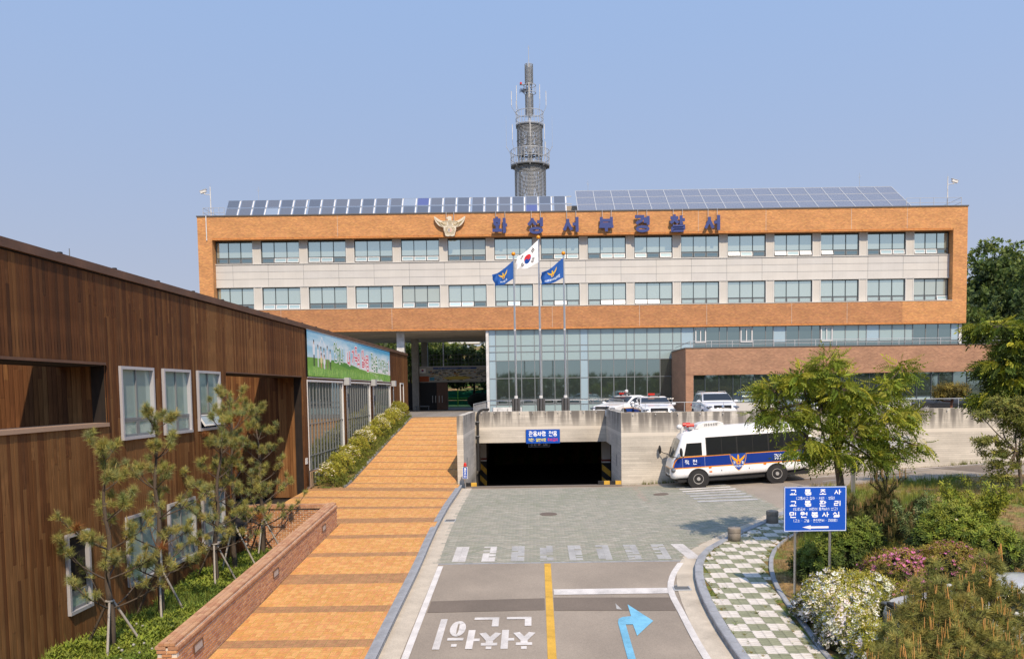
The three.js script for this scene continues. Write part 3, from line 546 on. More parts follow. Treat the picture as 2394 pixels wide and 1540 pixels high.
// a stroke as a flat polygon with mitred corners
function strokePolys(s, th, sx, sy, ext = 0) {
  if (s.c) { const n = 28, out = []; for (let i = 0; i < n; i++) { const a = (i / n) * Math.PI * 2, b = ((i + 1) / n) * Math.PI * 2, q = (an, o) => [s.c[0] * sx + Math.cos(an) * (s.r[0] * sx + o), s.c[1] * sy + Math.sin(an) * (s.r[1] * sy + o)]; out.push([q(a, -th / 2), q(b, -th / 2), q(b, th / 2), q(a, th / 2)]); } return out; }
  const P = s.map(([x, y]) => [x * sx, y * sy]), n = P.length, closed = n > 2 && P[0][0] === P[n - 1][0] && P[0][1] === P[n - 1][1], dir = (a, b) => { const l = Math.hypot(b[0] - a[0], b[1] - a[1]); return [(b[0] - a[0]) / l, (b[1] - a[1]) / l]; };
  const L = [], Rr = [];
  for (let i = 0; i < n; i++) {
    const d0 = i > 0 ? dir(P[i - 1], P[i]) : closed ? dir(P[n - 2], P[0]) : dir(P[0], P[1]), d1 = i + 1 < n ? dir(P[i], P[i + 1]) : closed ? dir(P[0], P[1]) : d0;
    const t = [d0[0] + d1[0], d0[1] + d1[1]], tl = Math.hypot(...t) || 1, nx = -t[1] / tl, ny = t[0] / tl, k = Math.min(1.6, 1 / Math.max(0.3, nx * -d0[1] + ny * d0[0])) * th / 2;
    L.push([P[i][0] + nx * k, P[i][1] + ny * k]); Rr.push([P[i][0] - nx * k, P[i][1] - ny * k]);
  }
  return P.slice(1).map((_, i) => [L[i], Rr[i], Rr[i + 1], L[i + 1]]);
}
{ // the word painted on the road for cars that come out: seen upside down from here
  const g = [];
  const W = 0.70, H = 1.95, word = '천천히';
  [...word].forEach((ch, k) => {
    for (const s of glyph(ch)) for (const poly of strokePolys(s, 0.16, W, H)) {
      let pts = poly.map(([x, y]) => [-0.08 - k * 0.78 - x, -18.42 - (H - (H - y)) ]);
      pts = poly.map(([x, y]) => [-0.10 - k * 0.78 - x, -18.45 - y]);
      const area = pts.reduce((a, p, i) => { const q = pts[(i + 1) % 4]; return a + p[0] * q[1] - q[0] * p[1]; }, 0); if (Math.abs(area) < 1e-5) continue;
      g.push(flatPoly(pts, 0.011 + 0.0015 * (g.length % 5)));
    }
  });
  for (const q of g) for (const k of Object.keys(q.attributes)) if (!['position', 'normal', 'uv'].includes(k)) q.deleteAttribute(k);
  marking('painted_word', mergeGeometries(g), M.paintWhite);
}
// ---------------------------------------------------------------- main building
const FZ = -73, BX0 = -28.2, BX1 = 36.72, BTOP = 20.92, BBOT = 11.18, OX0 = -27.0, OX1 = 35.52, OY0 = 13.08, OY1 = 18.98, PZ = -73.62;
const station = thing('office_building', 'long orange brick office block with two rows of windows, raised over a passage', 'building', [4, DECK, -82]);
{
  // brick frame round the recessed window field
  const g = new Geo();
  g.box(BX0, OX0, BBOT, BTOP, -90.5, FZ); g.box(OX1, BX1, BBOT, BTOP, -90.5, FZ);
  g.box(OX0, OX1, OY1 + 0.14, BTOP, PZ - 0.3, FZ); g.box(31.3, OX1, BBOT, OY0, PZ - 0.3, FZ);
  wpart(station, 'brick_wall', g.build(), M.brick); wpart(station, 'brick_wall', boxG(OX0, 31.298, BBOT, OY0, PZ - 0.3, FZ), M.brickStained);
  // soldier courses along the openings
  const sc = new Geo(), f = rngOf(3);
  for (let x = OX0; x < OX1 - 0.05; x += 0.075) sc.box(x + 0.004, x + 0.071, OY1, OY1 + 0.14, FZ - 0.62, FZ + 0.012 + R(-0.004, 0.004, f));
  for (let x = BX0; x < BX1 - 0.05; x += 0.075) sc.box(x + 0.004, x + 0.071, BBOT - 0.012, BBOT + 0.13, FZ - 0.3, FZ + 0.012 + R(-0.004, 0.004, f));
  stuff(wpart(station, 'soldier_course', sc.build(), M.soldier));
  const cap = new Geo(); cap.box(BX0 - 0.05, BX1 + 0.05, BTOP, BTOP + 0.10, FZ - 0.42, FZ + 0.06); cap.box(BX0 - 0.05, BX0 + 0.36, BTOP, BTOP + 0.10, -90.5, FZ - 0.42); cap.box(BX1 - 0.36, BX1 + 0.05, BTOP, BTOP + 0.10, -90.5, FZ - 0.42);
  wpart(station, 'parapet_cap', cap.build(), M.capDark);
  wpart(station, 'roof', boxG(BX0 + 0.2, BX1 - 0.2, 19.9, 20.2, -90.3, PZ - 0.3), M.concretePlain);
  wpart(station, 'rear_wall', boxG(OX0, OX1, BBOT, BTOP, -90.5, -90.1), M.brick);
  wpart(station, 'soffit', new Geo().box(BX0 + 0.05, BX1 - 0.05, BBOT - 0.02, BBOT + 0.05, -90.4, FZ - 0.31).build(), M.soffit);
  wpart(station, 'inner_wall', boxG(OX0 + 0.01, OX1 - 0.01, 11.5, 19.7, PZ - 0.6, PZ - 0.32), M.cladPier);
  for (const x of [-16.4, -7, 6.6, 14, 19.7, 26.9, 31.6]) { wpart(station, 'expansion_joint', boxG(x, x + 0.02, OY1 + 0.15, BTOP, FZ, FZ + 0.004), M.cladPier); wpart(station, 'expansion_joint', boxG(x - 5, x - 4.98, BBOT + 0.14, OY0, FZ, FZ + 0.004), M.cladPier); }
  wpart(station, 'sill_course', boxG(OX0, OX1, OY0, OY0 + 0.05, PZ - 0.02, FZ + 0.03), M.cladPier);
  wpart(station, 'downpipe', new Geo().tube([[-27.42, 18.95, FZ + 0.05], [-27.42, 21.0, FZ + 0.05]], 0.045, 0.045, 8).build(), M.white);
  // pale panels between the window rows and piers between the windows
  const panelTone = [[1, 1, 1], [0.97, 0.97, 0.98], [1.02, 1.01, 1.0]].map((c) => { const m = M.clad.clone(); m.color.r *= c[0]; m.color.g *= c[1]; m.color.b *= c[2]; return m; }), f2 = rngOf(4);
  const xs = [OX0]; for (let x = -25.55; x < OX1; x += 3.007) xs.push(x); xs.push(OX1);
  for (let i = 0; i + 1 < xs.length; i++) for (const [y0, y1] of [[15.13, 15.755], [15.755, 16.37], [16.37, 16.985]]) wpart(station, 'cladding_panel', boxG(xs[i] + 0.012, xs[i + 1] - 0.012, y0 + 0.012, y1 - 0.012, PZ - 0.1, PZ + R(-0.002, 0.003, f2)), pick(panelTone, f2));
  wpart(station, 'panel_backing', boxG(OX0, OX1, 15.1, 17.0, PZ - 0.16, PZ - 0.02), M.frameGrey);
  wpart(station, 'ledge', boxG(OX0, OX1, 16.985, 17.06, PZ - 0.2, PZ + 0.06), M.clad);
  wpart(station, 'ledge', boxG(OX0, OX1, 15.06, 15.13, PZ - 0.2, PZ + 0.05), M.clad);
  for (const [y0, y1] of [[13.13, 15.06], [17.06, OY1]]) for (let i = 0; i < 15; i++) {
    const a = -23.83 + i * 3.973, b = a + 0.72;
    wpart(station, 'pier', new Geo().box(a + 0.1, b - 0.1, y0, y1, PZ - 0.3, PZ - 0.01).build(), M.cladPier);
    const e = new Geo(); e.box(a, a + 0.1, y0, y1, PZ - 0.3, PZ + 0.012); e.box(b - 0.1, b, y0, y1, PZ - 0.3, PZ + 0.012); wpart(station, 'pier_trim', e.build(), M.clad);
  }
}
{ // 32 windows: three tall panes over three small tilting sashes
  const rows = [[13.13, 15.06, '-----,-----,OOO,---,O--,O-O,OO-,-O-,-O-,-OO,OO-,---,---,---,---,---,--O'.split(',').slice(1)], [17.06, OY1, '---,-OO,OO-,OO-,OOO,---,OOO,-OO,-OO,O-O,---,WO-,WO-,OOW,O--,-OO'.split(',')]];
  const lower = ['---', 'OOO', '---', 'O--', 'O-O', 'WW-', '-W-', '-W-', '-WW', 'WW-', '---', '---', '---', '---', '---', '--O'], upper = ['---', '-OO', 'OO-', 'OO-', 'OOO', '---', 'OOO', '-OO', '-OO', 'O-O', '---', 'WO-', 'WOW', 'W--', '-OO', 'OO-'];
  const blind = { 0: { 4: [0, 1, 2], 15: [0, 1, 2] }, 1: { 5: [1, 2] } }, f = rngOf(12);
  [[13.13, 15.06, lower], [17.06, OY1, upper]].forEach(([y0, y1, state], row) => {
    for (let i = 0; i < 16; i++) {
      const x0 = (i === 0 ? OX0 + 0.03 : -23.11 + (i - 1) * 3.973), x1 = (i === 15 ? OX1 - 0.03 : -23.83 + i * 3.973), z = PZ - 0.20, fw = 0.055, ym = y0 + 0.50;
      const w = new THREE.Group(); w.name = 'window'; station.add(w);
      const X = [x0 + 0.03, lerp(x0, x1, 1 / 3), lerp(x0, x1, 2 / 3), x1 - 0.03], top = y1 - (row ? 0.10 : 0.05);
      const fr = new Geo(); fr.box(x0, x0 + fw, y0, y1, z - 0.05, z + 0.06); fr.box(x1 - fw, x1, y0, y1, z - 0.05, z + 0.06); fr.box(x0 + fw, x1 - fw, top - 0.03, y1, z - 0.05, z + 0.06); fr.box(x0 + fw, x1 - fw, y0, y0 + 0.06, z - 0.05, z + 0.06); fr.box(x0 + fw, x1 - fw, ym - 0.035, ym + 0.035, z - 0.05, z + 0.055);
      for (const k of [1, 2]) { fr.box(X[k] - 0.027, X[k] + 0.027, y0 + 0.06, ym - 0.035, z - 0.05, z + 0.05); fr.box(X[k] - 0.027, X[k] + 0.027, ym + 0.035, top - 0.03, z - 0.05, z + 0.05); }
      wpart(w, 'frame', fr.build(), M.frameDark);
      for (let k = 0; k < 3; k++) {
        const a = X[k] + 0.027, b = X[k + 1] - 0.027, bl = blind[row][i]?.includes(k), tilt = R(-0.0018, 0.0018, f);
        wpart(w, 'pane', new Geo().quad([a, ym + 0.035, z + tilt], [b, ym + 0.035, z], [b, top - 0.03, z], [a, top - 0.03, z + tilt]).build(), bl ? M.glassBlind : pick([M.glass, M.glass, M.glass2], f));
        const c = state[i][k], open = c !== '-', an = open ? (c === 'W' ? 0.42 : 0.24) : 0, y2 = ym - 0.04, h = y2 - y0 - 0.07;
        const sx0 = a + 0.012, sx1 = b - 0.012, sash = new THREE.Group(), fr2 = new Geo();
        fr2.box(sx0, sx1, -0.055, 0, -0.02, 0.035); fr2.box(sx0, sx1, -h, -h + 0.06, -0.02, 0.035); fr2.box(sx0, sx0 + 0.055, -h + 0.06, -0.055, -0.02, 0.035); fr2.box(sx1 - 0.055, sx1, -h + 0.06, -0.055, -0.02, 0.035);
        const m = M4([0, y2, z + (open ? 0.03 : 0.015)], [-an, 0, 0]);
        wpart(w, 'sash', fr2.build().applyMatrix4(m), open ? M.frameWhite : M.frameGrey);
        wpart(w, 'sash_pane', new Geo().quad([sx0 + 0.05, -h + 0.05, 0.012], [sx1 - 0.05, -h + 0.05, 0.012], [sx1 - 0.05, -0.05, 0.012], [sx0 + 0.05, -0.05, 0.012]).build().applyMatrix4(m), c === 'W' ? M.glassPale : open ? M.glassShade : (row === 0 && i > 5 ? M.glass2 : M.glassTint));
      }
    }
  });
}
{ // glazed ground floors under the right half
  const cols = [-3.84, -3.25, -2.16, -1.08, 0.06, 0.69, 1.77, 2.88, 3.97, 4.64, 5.74, 6.82, 7.91, 8.59, 9.68, 10.78, 11.88, 12.6, 13.67, 14.72, 15.86, 16.52, 17.59, 18.69, 19.81, 20.45, 21.54, 22.64, 23.74, 24.44, 25.52, 26.61, 27.74, 28.41, 29.52, 30.61, 31.70, 32.37, 33.47, 34.53, 35.62, 36.27];
  const rows = [DECK, 4.79, 5.22, 7.03, 8.54, 9.28, 9.81, 11.16], z = -73.4, g = new Geo(), pale = [0, 8], f = rngOf(13), win = [18, 22, 29];
  const wall = new THREE.Group(); wall.name = 'curtain_wall'; station.add(wall);
  for (const x of cols) g.box(x - 0.03, x + 0.03, DECK, 11.16, z - 0.06, z + 0.05);
  for (const y of rows) g.box(cols[0], cols[cols.length - 1], y - 0.028, y + 0.028, z - 0.06, z + 0.04);
  wpart(wall, 'mullion', g.build(), M.frameGrey);
  for (let i = 0; i + 1 < cols.length; i++) for (let j = 0; j < 7; j++) {
    if (i >= 18 && j < 4) continue;                                   // behind the brick annexe
    const pl = pale.includes(i) || [17, 25, 33, 40].includes(i), right = i >= 18, t = R(-0.003, 0.003, f), t2 = R(-0.003, 0.003, f);
    let m = pl ? M.glassPale : j >= 4 ? (right ? (i >= 26 && i < 34 && i > 30 ? M.glassShade : i >= 34 && i < 37 ? M.glassShade : M.glassTint) : M.glassShade) : j < 1 ? M.glassShade : M.glassTint;
    if (right && j === 6 && i >= 29 && i <= 32) m = M.glassShade;
    if (right && j < 6) m = M.glassTint;
    wpart(wall, 'pane', new Geo().quad([cols[i] + 0.03, rows[j] + 0.028, z + t], [cols[i + 1] - 0.03, rows[j] + 0.028, z + t2], [cols[i + 1] - 0.03, rows[j + 1] - 0.028, z - t], [cols[i] + 0.03, rows[j + 1] - 0.028, z - t2]).build(), m);
  }
  for (let i = 1; i < 17; i++) if (i !== 8) { const a = cols[i] + 0.09, b = cols[i + 1] - 0.09, q = new Geo(); q.box(a, b, 5.10, 5.16, z + 0.01, z + 0.07); q.box(a, b, 4.84, 4.90, z + 0.01, z + 0.07); q.box(a, a + 0.06, 4.90, 5.10, z + 0.01, z + 0.07); q.box(b - 0.06, b, 4.90, 5.10, z + 0.01, z + 0.07); wpart(wall, 'vent_sash', q.build(), M.frameGrey); }
  for (const i of [18, 22, 29]) {   // white sliding windows set in the glass
    const a = cols[i] + (i === 18 ? 0.12 : 0.06), b = cols[i + 1] - 0.02, q = new Geo(), y0 = 9.83, y1 = 11.08; q.box(a, b, y0, y0 + 0.09, z + 0.03, z + 0.11); q.box(a, b, y1 - 0.09, y1, z + 0.03, z + 0.11); q.box(a, a + 0.09, y0 + 0.09, y1 - 0.09, z + 0.03, z + 0.11); q.box(b - 0.09, b, y0 + 0.09, y1 - 0.09, z + 0.03, z + 0.11); q.box((a + b) / 2 - 0.04, (a + b) / 2 + 0.04, y0 + 0.09, y1 - 0.09, z + 0.03, z + 0.10);
    wpart(wall, 'sliding_window', q.build(), M.frameWhite);
  }
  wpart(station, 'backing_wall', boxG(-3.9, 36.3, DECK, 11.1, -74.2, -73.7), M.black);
  wpart(station, 'side_wall', boxG(-4.02, -3.86, DECK, 11.15, -90, -73.46), M.cladPier);
  wpart(station, 'corner_column', boxG(-4.07, -3.84, DECK, 11.16, -73.46, -73.22), M.white);
  wpart(station, 'corner_column', boxG(36.28, 36.52, DECK, 11.16, -73.6, -73.3), M.white);
  wpart(station, 'end_wall', boxG(36.0, 36.3, DECK, 11.15, -90, -73.6), M.cladPier);
  for (const [x, zz] of [[-11.83, -74.2], [-12.0, -84.2], [-11.8, -90], [-22, -74.2], [-22, -84.2]]) wpart(station, 'column', boxG(x, x + 0.64, DECK, 11.16, zz - 0.64, zz), zz > -75 ? M.white : M.concretePlain);
  // bridge across the back of the passage
  wpart(station, 'rear_beam', boxG(-12, -3.9, 6.9, 8.46, -86.4, -85.1), M.concretePlain);
  const q = new Geo(); for (let x = -11.4; x < -4; x += 0.35) q.box(x, x + 0.025, 8.46, 9.6, -85.3, -85.27); for (const y of [8.8, 9.2, 9.6]) q.box(-11.4, -4.1, y, y + 0.03, -85.3, -85.26);
  wpart(station, 'passage_railing', q.build(), M.galvDark);
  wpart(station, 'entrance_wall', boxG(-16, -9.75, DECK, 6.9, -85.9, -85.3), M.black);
  wpart(station, 'entrance_panel', boxG(-9.72, -8.65, DECK, 6.9, -85.9, -85.2), M.woodCap);
  const h = new Geo(); for (const x of [-10.15, -9.85, -9.5, -9.2]) h.box(x, x + 0.04, 4.9, 5.6, -85.18, -85.12); wpart(station, 'door_handle', h.build(), M.steel);
  const bench = new Geo(); bench.box(-11.6, -10.2, DECK + 0.38, DECK + 0.45, -83.2, -82.7); for (const x of [-11.5, -10.3]) bench.box(x, x + 0.06, DECK, DECK + 0.38, -83.1, -82.8);
  const bt = thing('bench', 'low dark bench in the shade beside the entrance doors', 'bench', [-10.9, DECK, -82.95]); wpart(bt, 'seat', bench.build(), M.galvDark);
  // low structures on the roof
  wpart(station, 'roof_house', boxG(2.6, 4.6, 20.2, 22.9, -86, -80), std({ color: lin(0.36, 0.31, 0.25), roughness: 0.9 }));
}
{ // long printed banner hung on the bridge
  const t = canvasTex(1024, 224, (c, w, h) => {
    c.fillStyle = '#a9a59a'; c.fillRect(0, 0, w, h); const f = rngOf(33);
    c.fillStyle = '#2d4c86'; c.beginPath(); c.roundRect(210, 10, 640, 26, 13); c.fill(); c.fillStyle = '#c3ccda'; for (let x = 290; x < 770; x += 19) if (f() < 0.85) { c.fillRect(x, 17, 9, 2); c.fillRect(x + R(0, 8, f), 17, 2, 11); c.fillRect(x, 24, R(6, 13, f), 2); }
    for (let i = 0; i < 260; i++) { const x = R(140, 1010, f), y = R(46, 205, f); c.fillStyle = pick(['#3b3a34', '#57503d', '#8a7a3f', '#6b6a60', '#c2b98f', '#7b8c8e', '#a26a3c', '#44525e'], f); c.beginPath(); c.ellipse(x, y, R(4, 34, f), R(2, 9, f), R(-0.3, 0.3, f), 0, 7); c.fill(); }
    c.fillStyle = '#b9a24a'; c.beginPath(); c.ellipse(560, 170, 190, 26, 0, 0, 7); c.fill(); c.fillStyle = '#4d8aa5'; c.fillRect(160, 155, 70, 50); c.fillStyle = '#a2522c'; c.fillRect(0, 140, 150, 80);
    c.fillStyle = '#e8e6e0'; c.fillRect(14, 24, 90, 66); c.fillStyle = '#b83338'; c.beginPath(); c.arc(59, 55, 17, Math.PI, 0); c.fill(); c.fillStyle = '#2d4c86'; c.beginPath(); c.arc(59, 55, 17, 0, Math.PI); c.fill();
  });
  const b = thing('printed_banner', 'long dim printed banner across the back of the passage', 'banner', [-8.1, 6.95, -85]);
  wpart(b, 'sheet', new Geo().quad([-11.45, 6.97, -85], [-4.5, 6.97, -85], [-4.5, 8.44, -85], [-11.45, 8.44, -85], [0, 0], [1, 0], [1, 1], [0, 1]).build(), std({ map: t, roughness: 0.8 }));
  wpart(b, 'batten', new Geo().box(-11.5, -4.45, 8.44, 8.5, -85.05, -84.98).build(), M.galv);
}
{ // dark brick annexe on the right
  const a = thing('brick_annexe', 'low brown brick annexe with a long strip window in front of the office block', 'building', [24, DECK, -70]);
  const z = -66.5, g = new Geo();
  g.box(11.76, 60, 7.0, 9.06, -73.3, z); g.box(11.76, 12.36, DECK, 7.0, -73.3, z); g.box(58, 60, DECK, 7.0, -73.3, z);
  wpart(a, 'brick_wall', g.build(), M.brickDark);
  wpart(a, 'base_wall', boxG(12.36, 58, DECK, 4.80, -67.1, z - 0.1), M.cladPier);
  const sc = new Geo(), f = rngOf(31); for (let x = 11.76; x < 60; x += 0.075) sc.box(x + 0.004, x + 0.071, 6.985, 7.1, z - 0.3, z + 0.01 + R(-0.003, 0.003, f)); stuff(wpart(a, 'soldier_course', sc.build(), M.brickDark));
  wpart(a, 'parapet_cap', new Geo().box(11.7, 60.05, 9.06, 9.13, -73.3, z + 0.05).build(), M.capDark);
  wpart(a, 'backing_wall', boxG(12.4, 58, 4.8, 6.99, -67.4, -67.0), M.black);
  const cols = [12.40, 13.31, 14.39, 15.48, 16.08, 17.16, 18.24, 18.9, 20.0, 21.1, 22.2, 22.8, 23.9, 25.0, 26.1, 26.7, 27.6, 28.69, 29.80, 30.93, 31.51, 32.61, 33.72, 34.81, 35.47, 36.57, 37.6, 38.7, 39.3, 40.4], m = new Geo();
  for (const x of cols) m.box(x - 0.03, x + 0.03, 4.8, 6.985, z - 0.32, z - 0.2); m.box(cols[0], 40.4, 4.8, 4.86, z - 0.32, z - 0.21); m.box(cols[0], 40.4, 5.10, 5.16, z - 0.32, z - 0.21);
  wpart(a, 'window_frame', m.build(), M.frameDark);
  for (let i = 0; i + 1 < cols.length; i++) { const t = R(-0.004, 0.004, f); for (const [y0, y1, mm] of [[5.16, 6.985, M.glassTint], [4.86, 5.10, M.glassShade]]) wpart(a, 'pane', new Geo().quad([cols[i] + 0.03, y0, z - 0.27 + t], [cols[i + 1] - 0.03, y0, z - 0.27 - t], [cols[i + 1] - 0.03, y1, z - 0.27], [cols[i] + 0.03, y1, z - 0.27]).build(), mm); }
  // railing along its roof
  const r = thing('roof_railing', 'thin grey railing along the roof edge of the brown annexe', 'railing', [24, 9.13, -66.8]), q = new Geo();
  q.tube([[12.2, 9.62, -66.8], [52, 9.62, -66.8]], 0.022, 0.022, 6); q.tube([[12.2, 9.62, -66.8], [11.95, 9.4, -72.5]], 0.02, 0.02, 6); wpart(r, 'rail', q.build(), M.galv);
  wpart(r, 'rail', new Geo().tube([[12.2, 9.36, -66.8], [52, 9.36, -66.8]], 0.015, 0.015, 5).build(), M.galv);
  for (let x = 12.2; x < 52; x += 1.62) wpart(r, 'post', boxG(x - 0.02, x + 0.02, 9.13, 9.62, -66.82, -66.78), M.galv);
}
{ // seven blue letters and the eagle hung on the parapet
  const blue = std({ color: lin(0.035, 0.055, 0.20), roughness: 0.42 }), word = '화성서부경찰서', desc = ['first', 'second', 'third', 'fourth', 'fifth', 'sixth', 'last'];
  [...word].forEach((ch, k) => {
    const x0 = -3.45 + k * 2.98 - (k === 6 ? 0.05 : 0), y0 = 20.54, W = 1.48, H = 1.46, t = thing('sign_letter', `blue Hangul letter ${ch} on the parapet, ${desc[k]} from the eagle emblem`, 'sign letter', [x0 + W / 2, y0 - H, -72.75]);
    t.userData.group = 'blue letters of the building name';
    const g = new Geo(); let n = 0;
    for (const s of glyph(ch)) {
      const th = s.c ? 0.235 : 0.25, d = 0.12 + 0.004 * (n++ % 7);
      for (const poly of (s.c ? [0] : strokePolys(s, th, W * 0.84, H * 0.84))) {
        let sh;
        if (s.c) { sh = new THREE.Shape(); sh.absellipse(0, 0, s.r[0] * W * 0.84 + th / 2, s.r[1] * H * 0.84 + th / 2, 0, Math.PI * 2); const hole = new THREE.Path(); hole.absellipse(0, 0, Math.max(0.05, s.r[0] * W * 0.84 - th / 2), Math.max(0.05, s.r[1] * H * 0.84 - th / 2), 0, Math.PI * 2, true); sh.holes.push(hole); }
        else sh = new THREE.Shape(poly.map(([x, y]) => new THREE.Vector2(x, -y)));
        const e = new THREE.ExtrudeGeometry(sh, { depth: d, bevelEnabled: false, curveSegments: 24 });
        if (s.c) e.translate(s.c[0] * W * 0.84, -s.c[1] * H * 0.84, 0);
        g.add(e, M4([x0 + 0.12, y0 - 0.12, -72.75]));
      }
    }
    wpart(t, 'letter', g.build(), blue);
    const r = new Geo(); for (const q of [0.28, 0.8]) r.tube([[x0 + W * q, 21.03, -72.92], [x0 + W * q, 20.99, -72.82], [x0 + W * q, y0 - H * 0.7, -72.79]], 0.022, 0.022, 6); wpart(t, 'hanger', r.build(), M.galv);
  });
}
function eagleShapes(s = 1) {   // an eagle with raised wings over a flower-shaped breast; unit about 2.6 wide
  const P = (pts) => new THREE.Shape(pts.map(([x, y]) => new THREE.Vector2(x * s, y * s)));
  const wing = (m) => P([[0.12 * m, 0.44], [0.30 * m, 0.43], [0.62 * m, 0.41], [0.86 * m, 0.52], [1.08 * m, 0.67], [1.30 * m, 0.81], [1.28 * m, 0.62], [1.20 * m, 0.40], [1.07 * m, 0.20], [0.92 * m, 0.05], [0.72 * m, -0.06], [0.52 * m, -0.12], [0.36 * m, -0.05], [0.2 * m, 0.0]]);
  const body = P([[-0.26, 0.02], [-0.16, 0.30], [-0.14, 0.56], [-0.24, 0.60], [-0.25, 0.66], [-0.14, 0.76], [0.0, 0.79], [0.13, 0.76], [0.16, 0.66], [0.14, 0.44], [0.18, 0.24], [0.30, 0.02]]);
  const tail = []; for (let i = 0; i <= 36; i++) { const a = i / 36 * Math.PI * 2, r = (0.44 + 0.028 * Math.cos(a * 13)); tail.push([Math.cos(a) * r * 1.16, -0.34 + Math.sin(a) * r * 1.05]); }
  const shield = P([[-0.50, -0.10], [-0.52, -0.30], [-0.42, -0.56], [-0.37, -0.80], [-0.18, -0.86], [0, -0.82], [0.18, -0.86], [0.37, -0.80], [0.42, -0.56], [0.52, -0.30], [0.50, -0.10], [0.28, 0.04], [0, 0.10], [-0.28, 0.04]]);
  return { wings: [wing(1), wing(-1)], body, shield };
}
{
  const c = [-6.9, 19.83, -72.8], t = thing('eagle_emblem', 'pale gold spread eagle emblem hung on the parapet before the letters', 'emblem', [c[0], c[1] - 0.85, c[2]]), e = eagleShapes(1);
  const cream = std({ color: lin(0.66, 0.60, 0.48), roughness: 0.45, metalness: 0.15 }), gold = std({ color: lin(0.48, 0.34, 0.10), roughness: 0.4, metalness: 0.4 });
  const ext = (s, d, z) => new THREE.ExtrudeGeometry(s, { depth: d, bevelEnabled: true, bevelSize: 0.012, bevelThickness: 0.012, bevelSegments: 1, curveSegments: 16 }).translate(...[c[0], c[1], c[2] + z]);
  wpart(t, 'wing', ext(e.wings[0], 0.10, 0), cream); wpart(t, 'wing', ext(e.wings[1], 0.10, 0), cream);
  wpart(t, 'body', ext(e.body, 0.13, 0.02), cream); wpart(t, 'breast', ext(e.shield, 0.11, 0.02), cream);
  const l = new Geo(), z = c[2] + 0.165, ln = (pts, w = 0.02, zz = z) => { for (let i = 0; i + 1 < pts.length; i++) l.bar([c[0] + pts[i][0], c[1] + pts[i][1], zz], [c[0] + pts[i + 1][0], c[1] + pts[i + 1][1], zz], w, 0.012); };
  for (const m of [1, -1]) { for (let k = 0; k < 6; k++) ln([[m * (0.40 + k * 0.07), 0.10 + k * 0.035], [m * (0.60 + k * 0.10), -0.05 + k * 0.10], [m * (0.78 + k * 0.09), 0.04 + k * 0.12]], 0.018, z - 0.035); ln([[m * 0.16, 0.40], [m * 0.50, 0.40], [m * 0.70, 0.30], [m * 0.42, 0.06], [m * 0.25, 0.02]], 0.025, z - 0.035); for (let k = 0; k < 4; k++) ln([[m * (0.22 + k * 0.1), 0.36], [m * (0.30 + k * 0.09), 0.20], [m * (0.24 + k * 0.07), 0.08]], 0.018, z - 0.035); }
  for (let k = 0; k < 22; k++) { const a = k / 22 * Math.PI * 2, o = Math.sin(a) > 0.6 ? 0.34 : 0.42; ln([[Math.cos(a) * 0.24, -0.36 + Math.sin(a) * 0.24], [Math.cos(a) * 0.45, -0.36 + Math.sin(a) * o]], 0.016); }
  for (let k = 0; k < 5; k++) for (let q = 0; q < 3; q++) ln([[-0.12 + q * 0.1, 0.14 + k * 0.08], [-0.07 + q * 0.1, 0.09 + k * 0.08], [-0.02 + q * 0.1, 0.14 + k * 0.08]], 0.014, z + 0.012);
  wpart(t, 'feather_lines', l.build(), gold);
  const disc = new THREE.CylinderGeometry(0.215, 0.215, 0.02, 32).rotateX(Math.PI / 2).translate(c[0], c[1] - 0.36, z); wpart(t, 'roundel', disc, std({ map: canvasTex(128, 128, (x) => { x.fillStyle = '#c9b9a4'; x.fillRect(0, 0, 128, 128); x.fillStyle = '#cfa79a'; x.beginPath(); x.arc(64, 64, 46, Math.PI, 0); x.fill(); x.fillStyle = '#93999b'; x.beginPath(); x.arc(64, 64, 46, 0, Math.PI); x.fill(); }), roughness: 0.5 }));
  const r = new Geo(); for (const q of [-0.30, 0.34]) r.tube([[c[0] + q, 21.03, -72.92], [c[0] + q, 20.98, -72.84], [c[0] + q, c[1] + 0.3, -72.8]], 0.022, 0.022, 6); wpart(t, 'hanger', r.build(), M.galv);
}
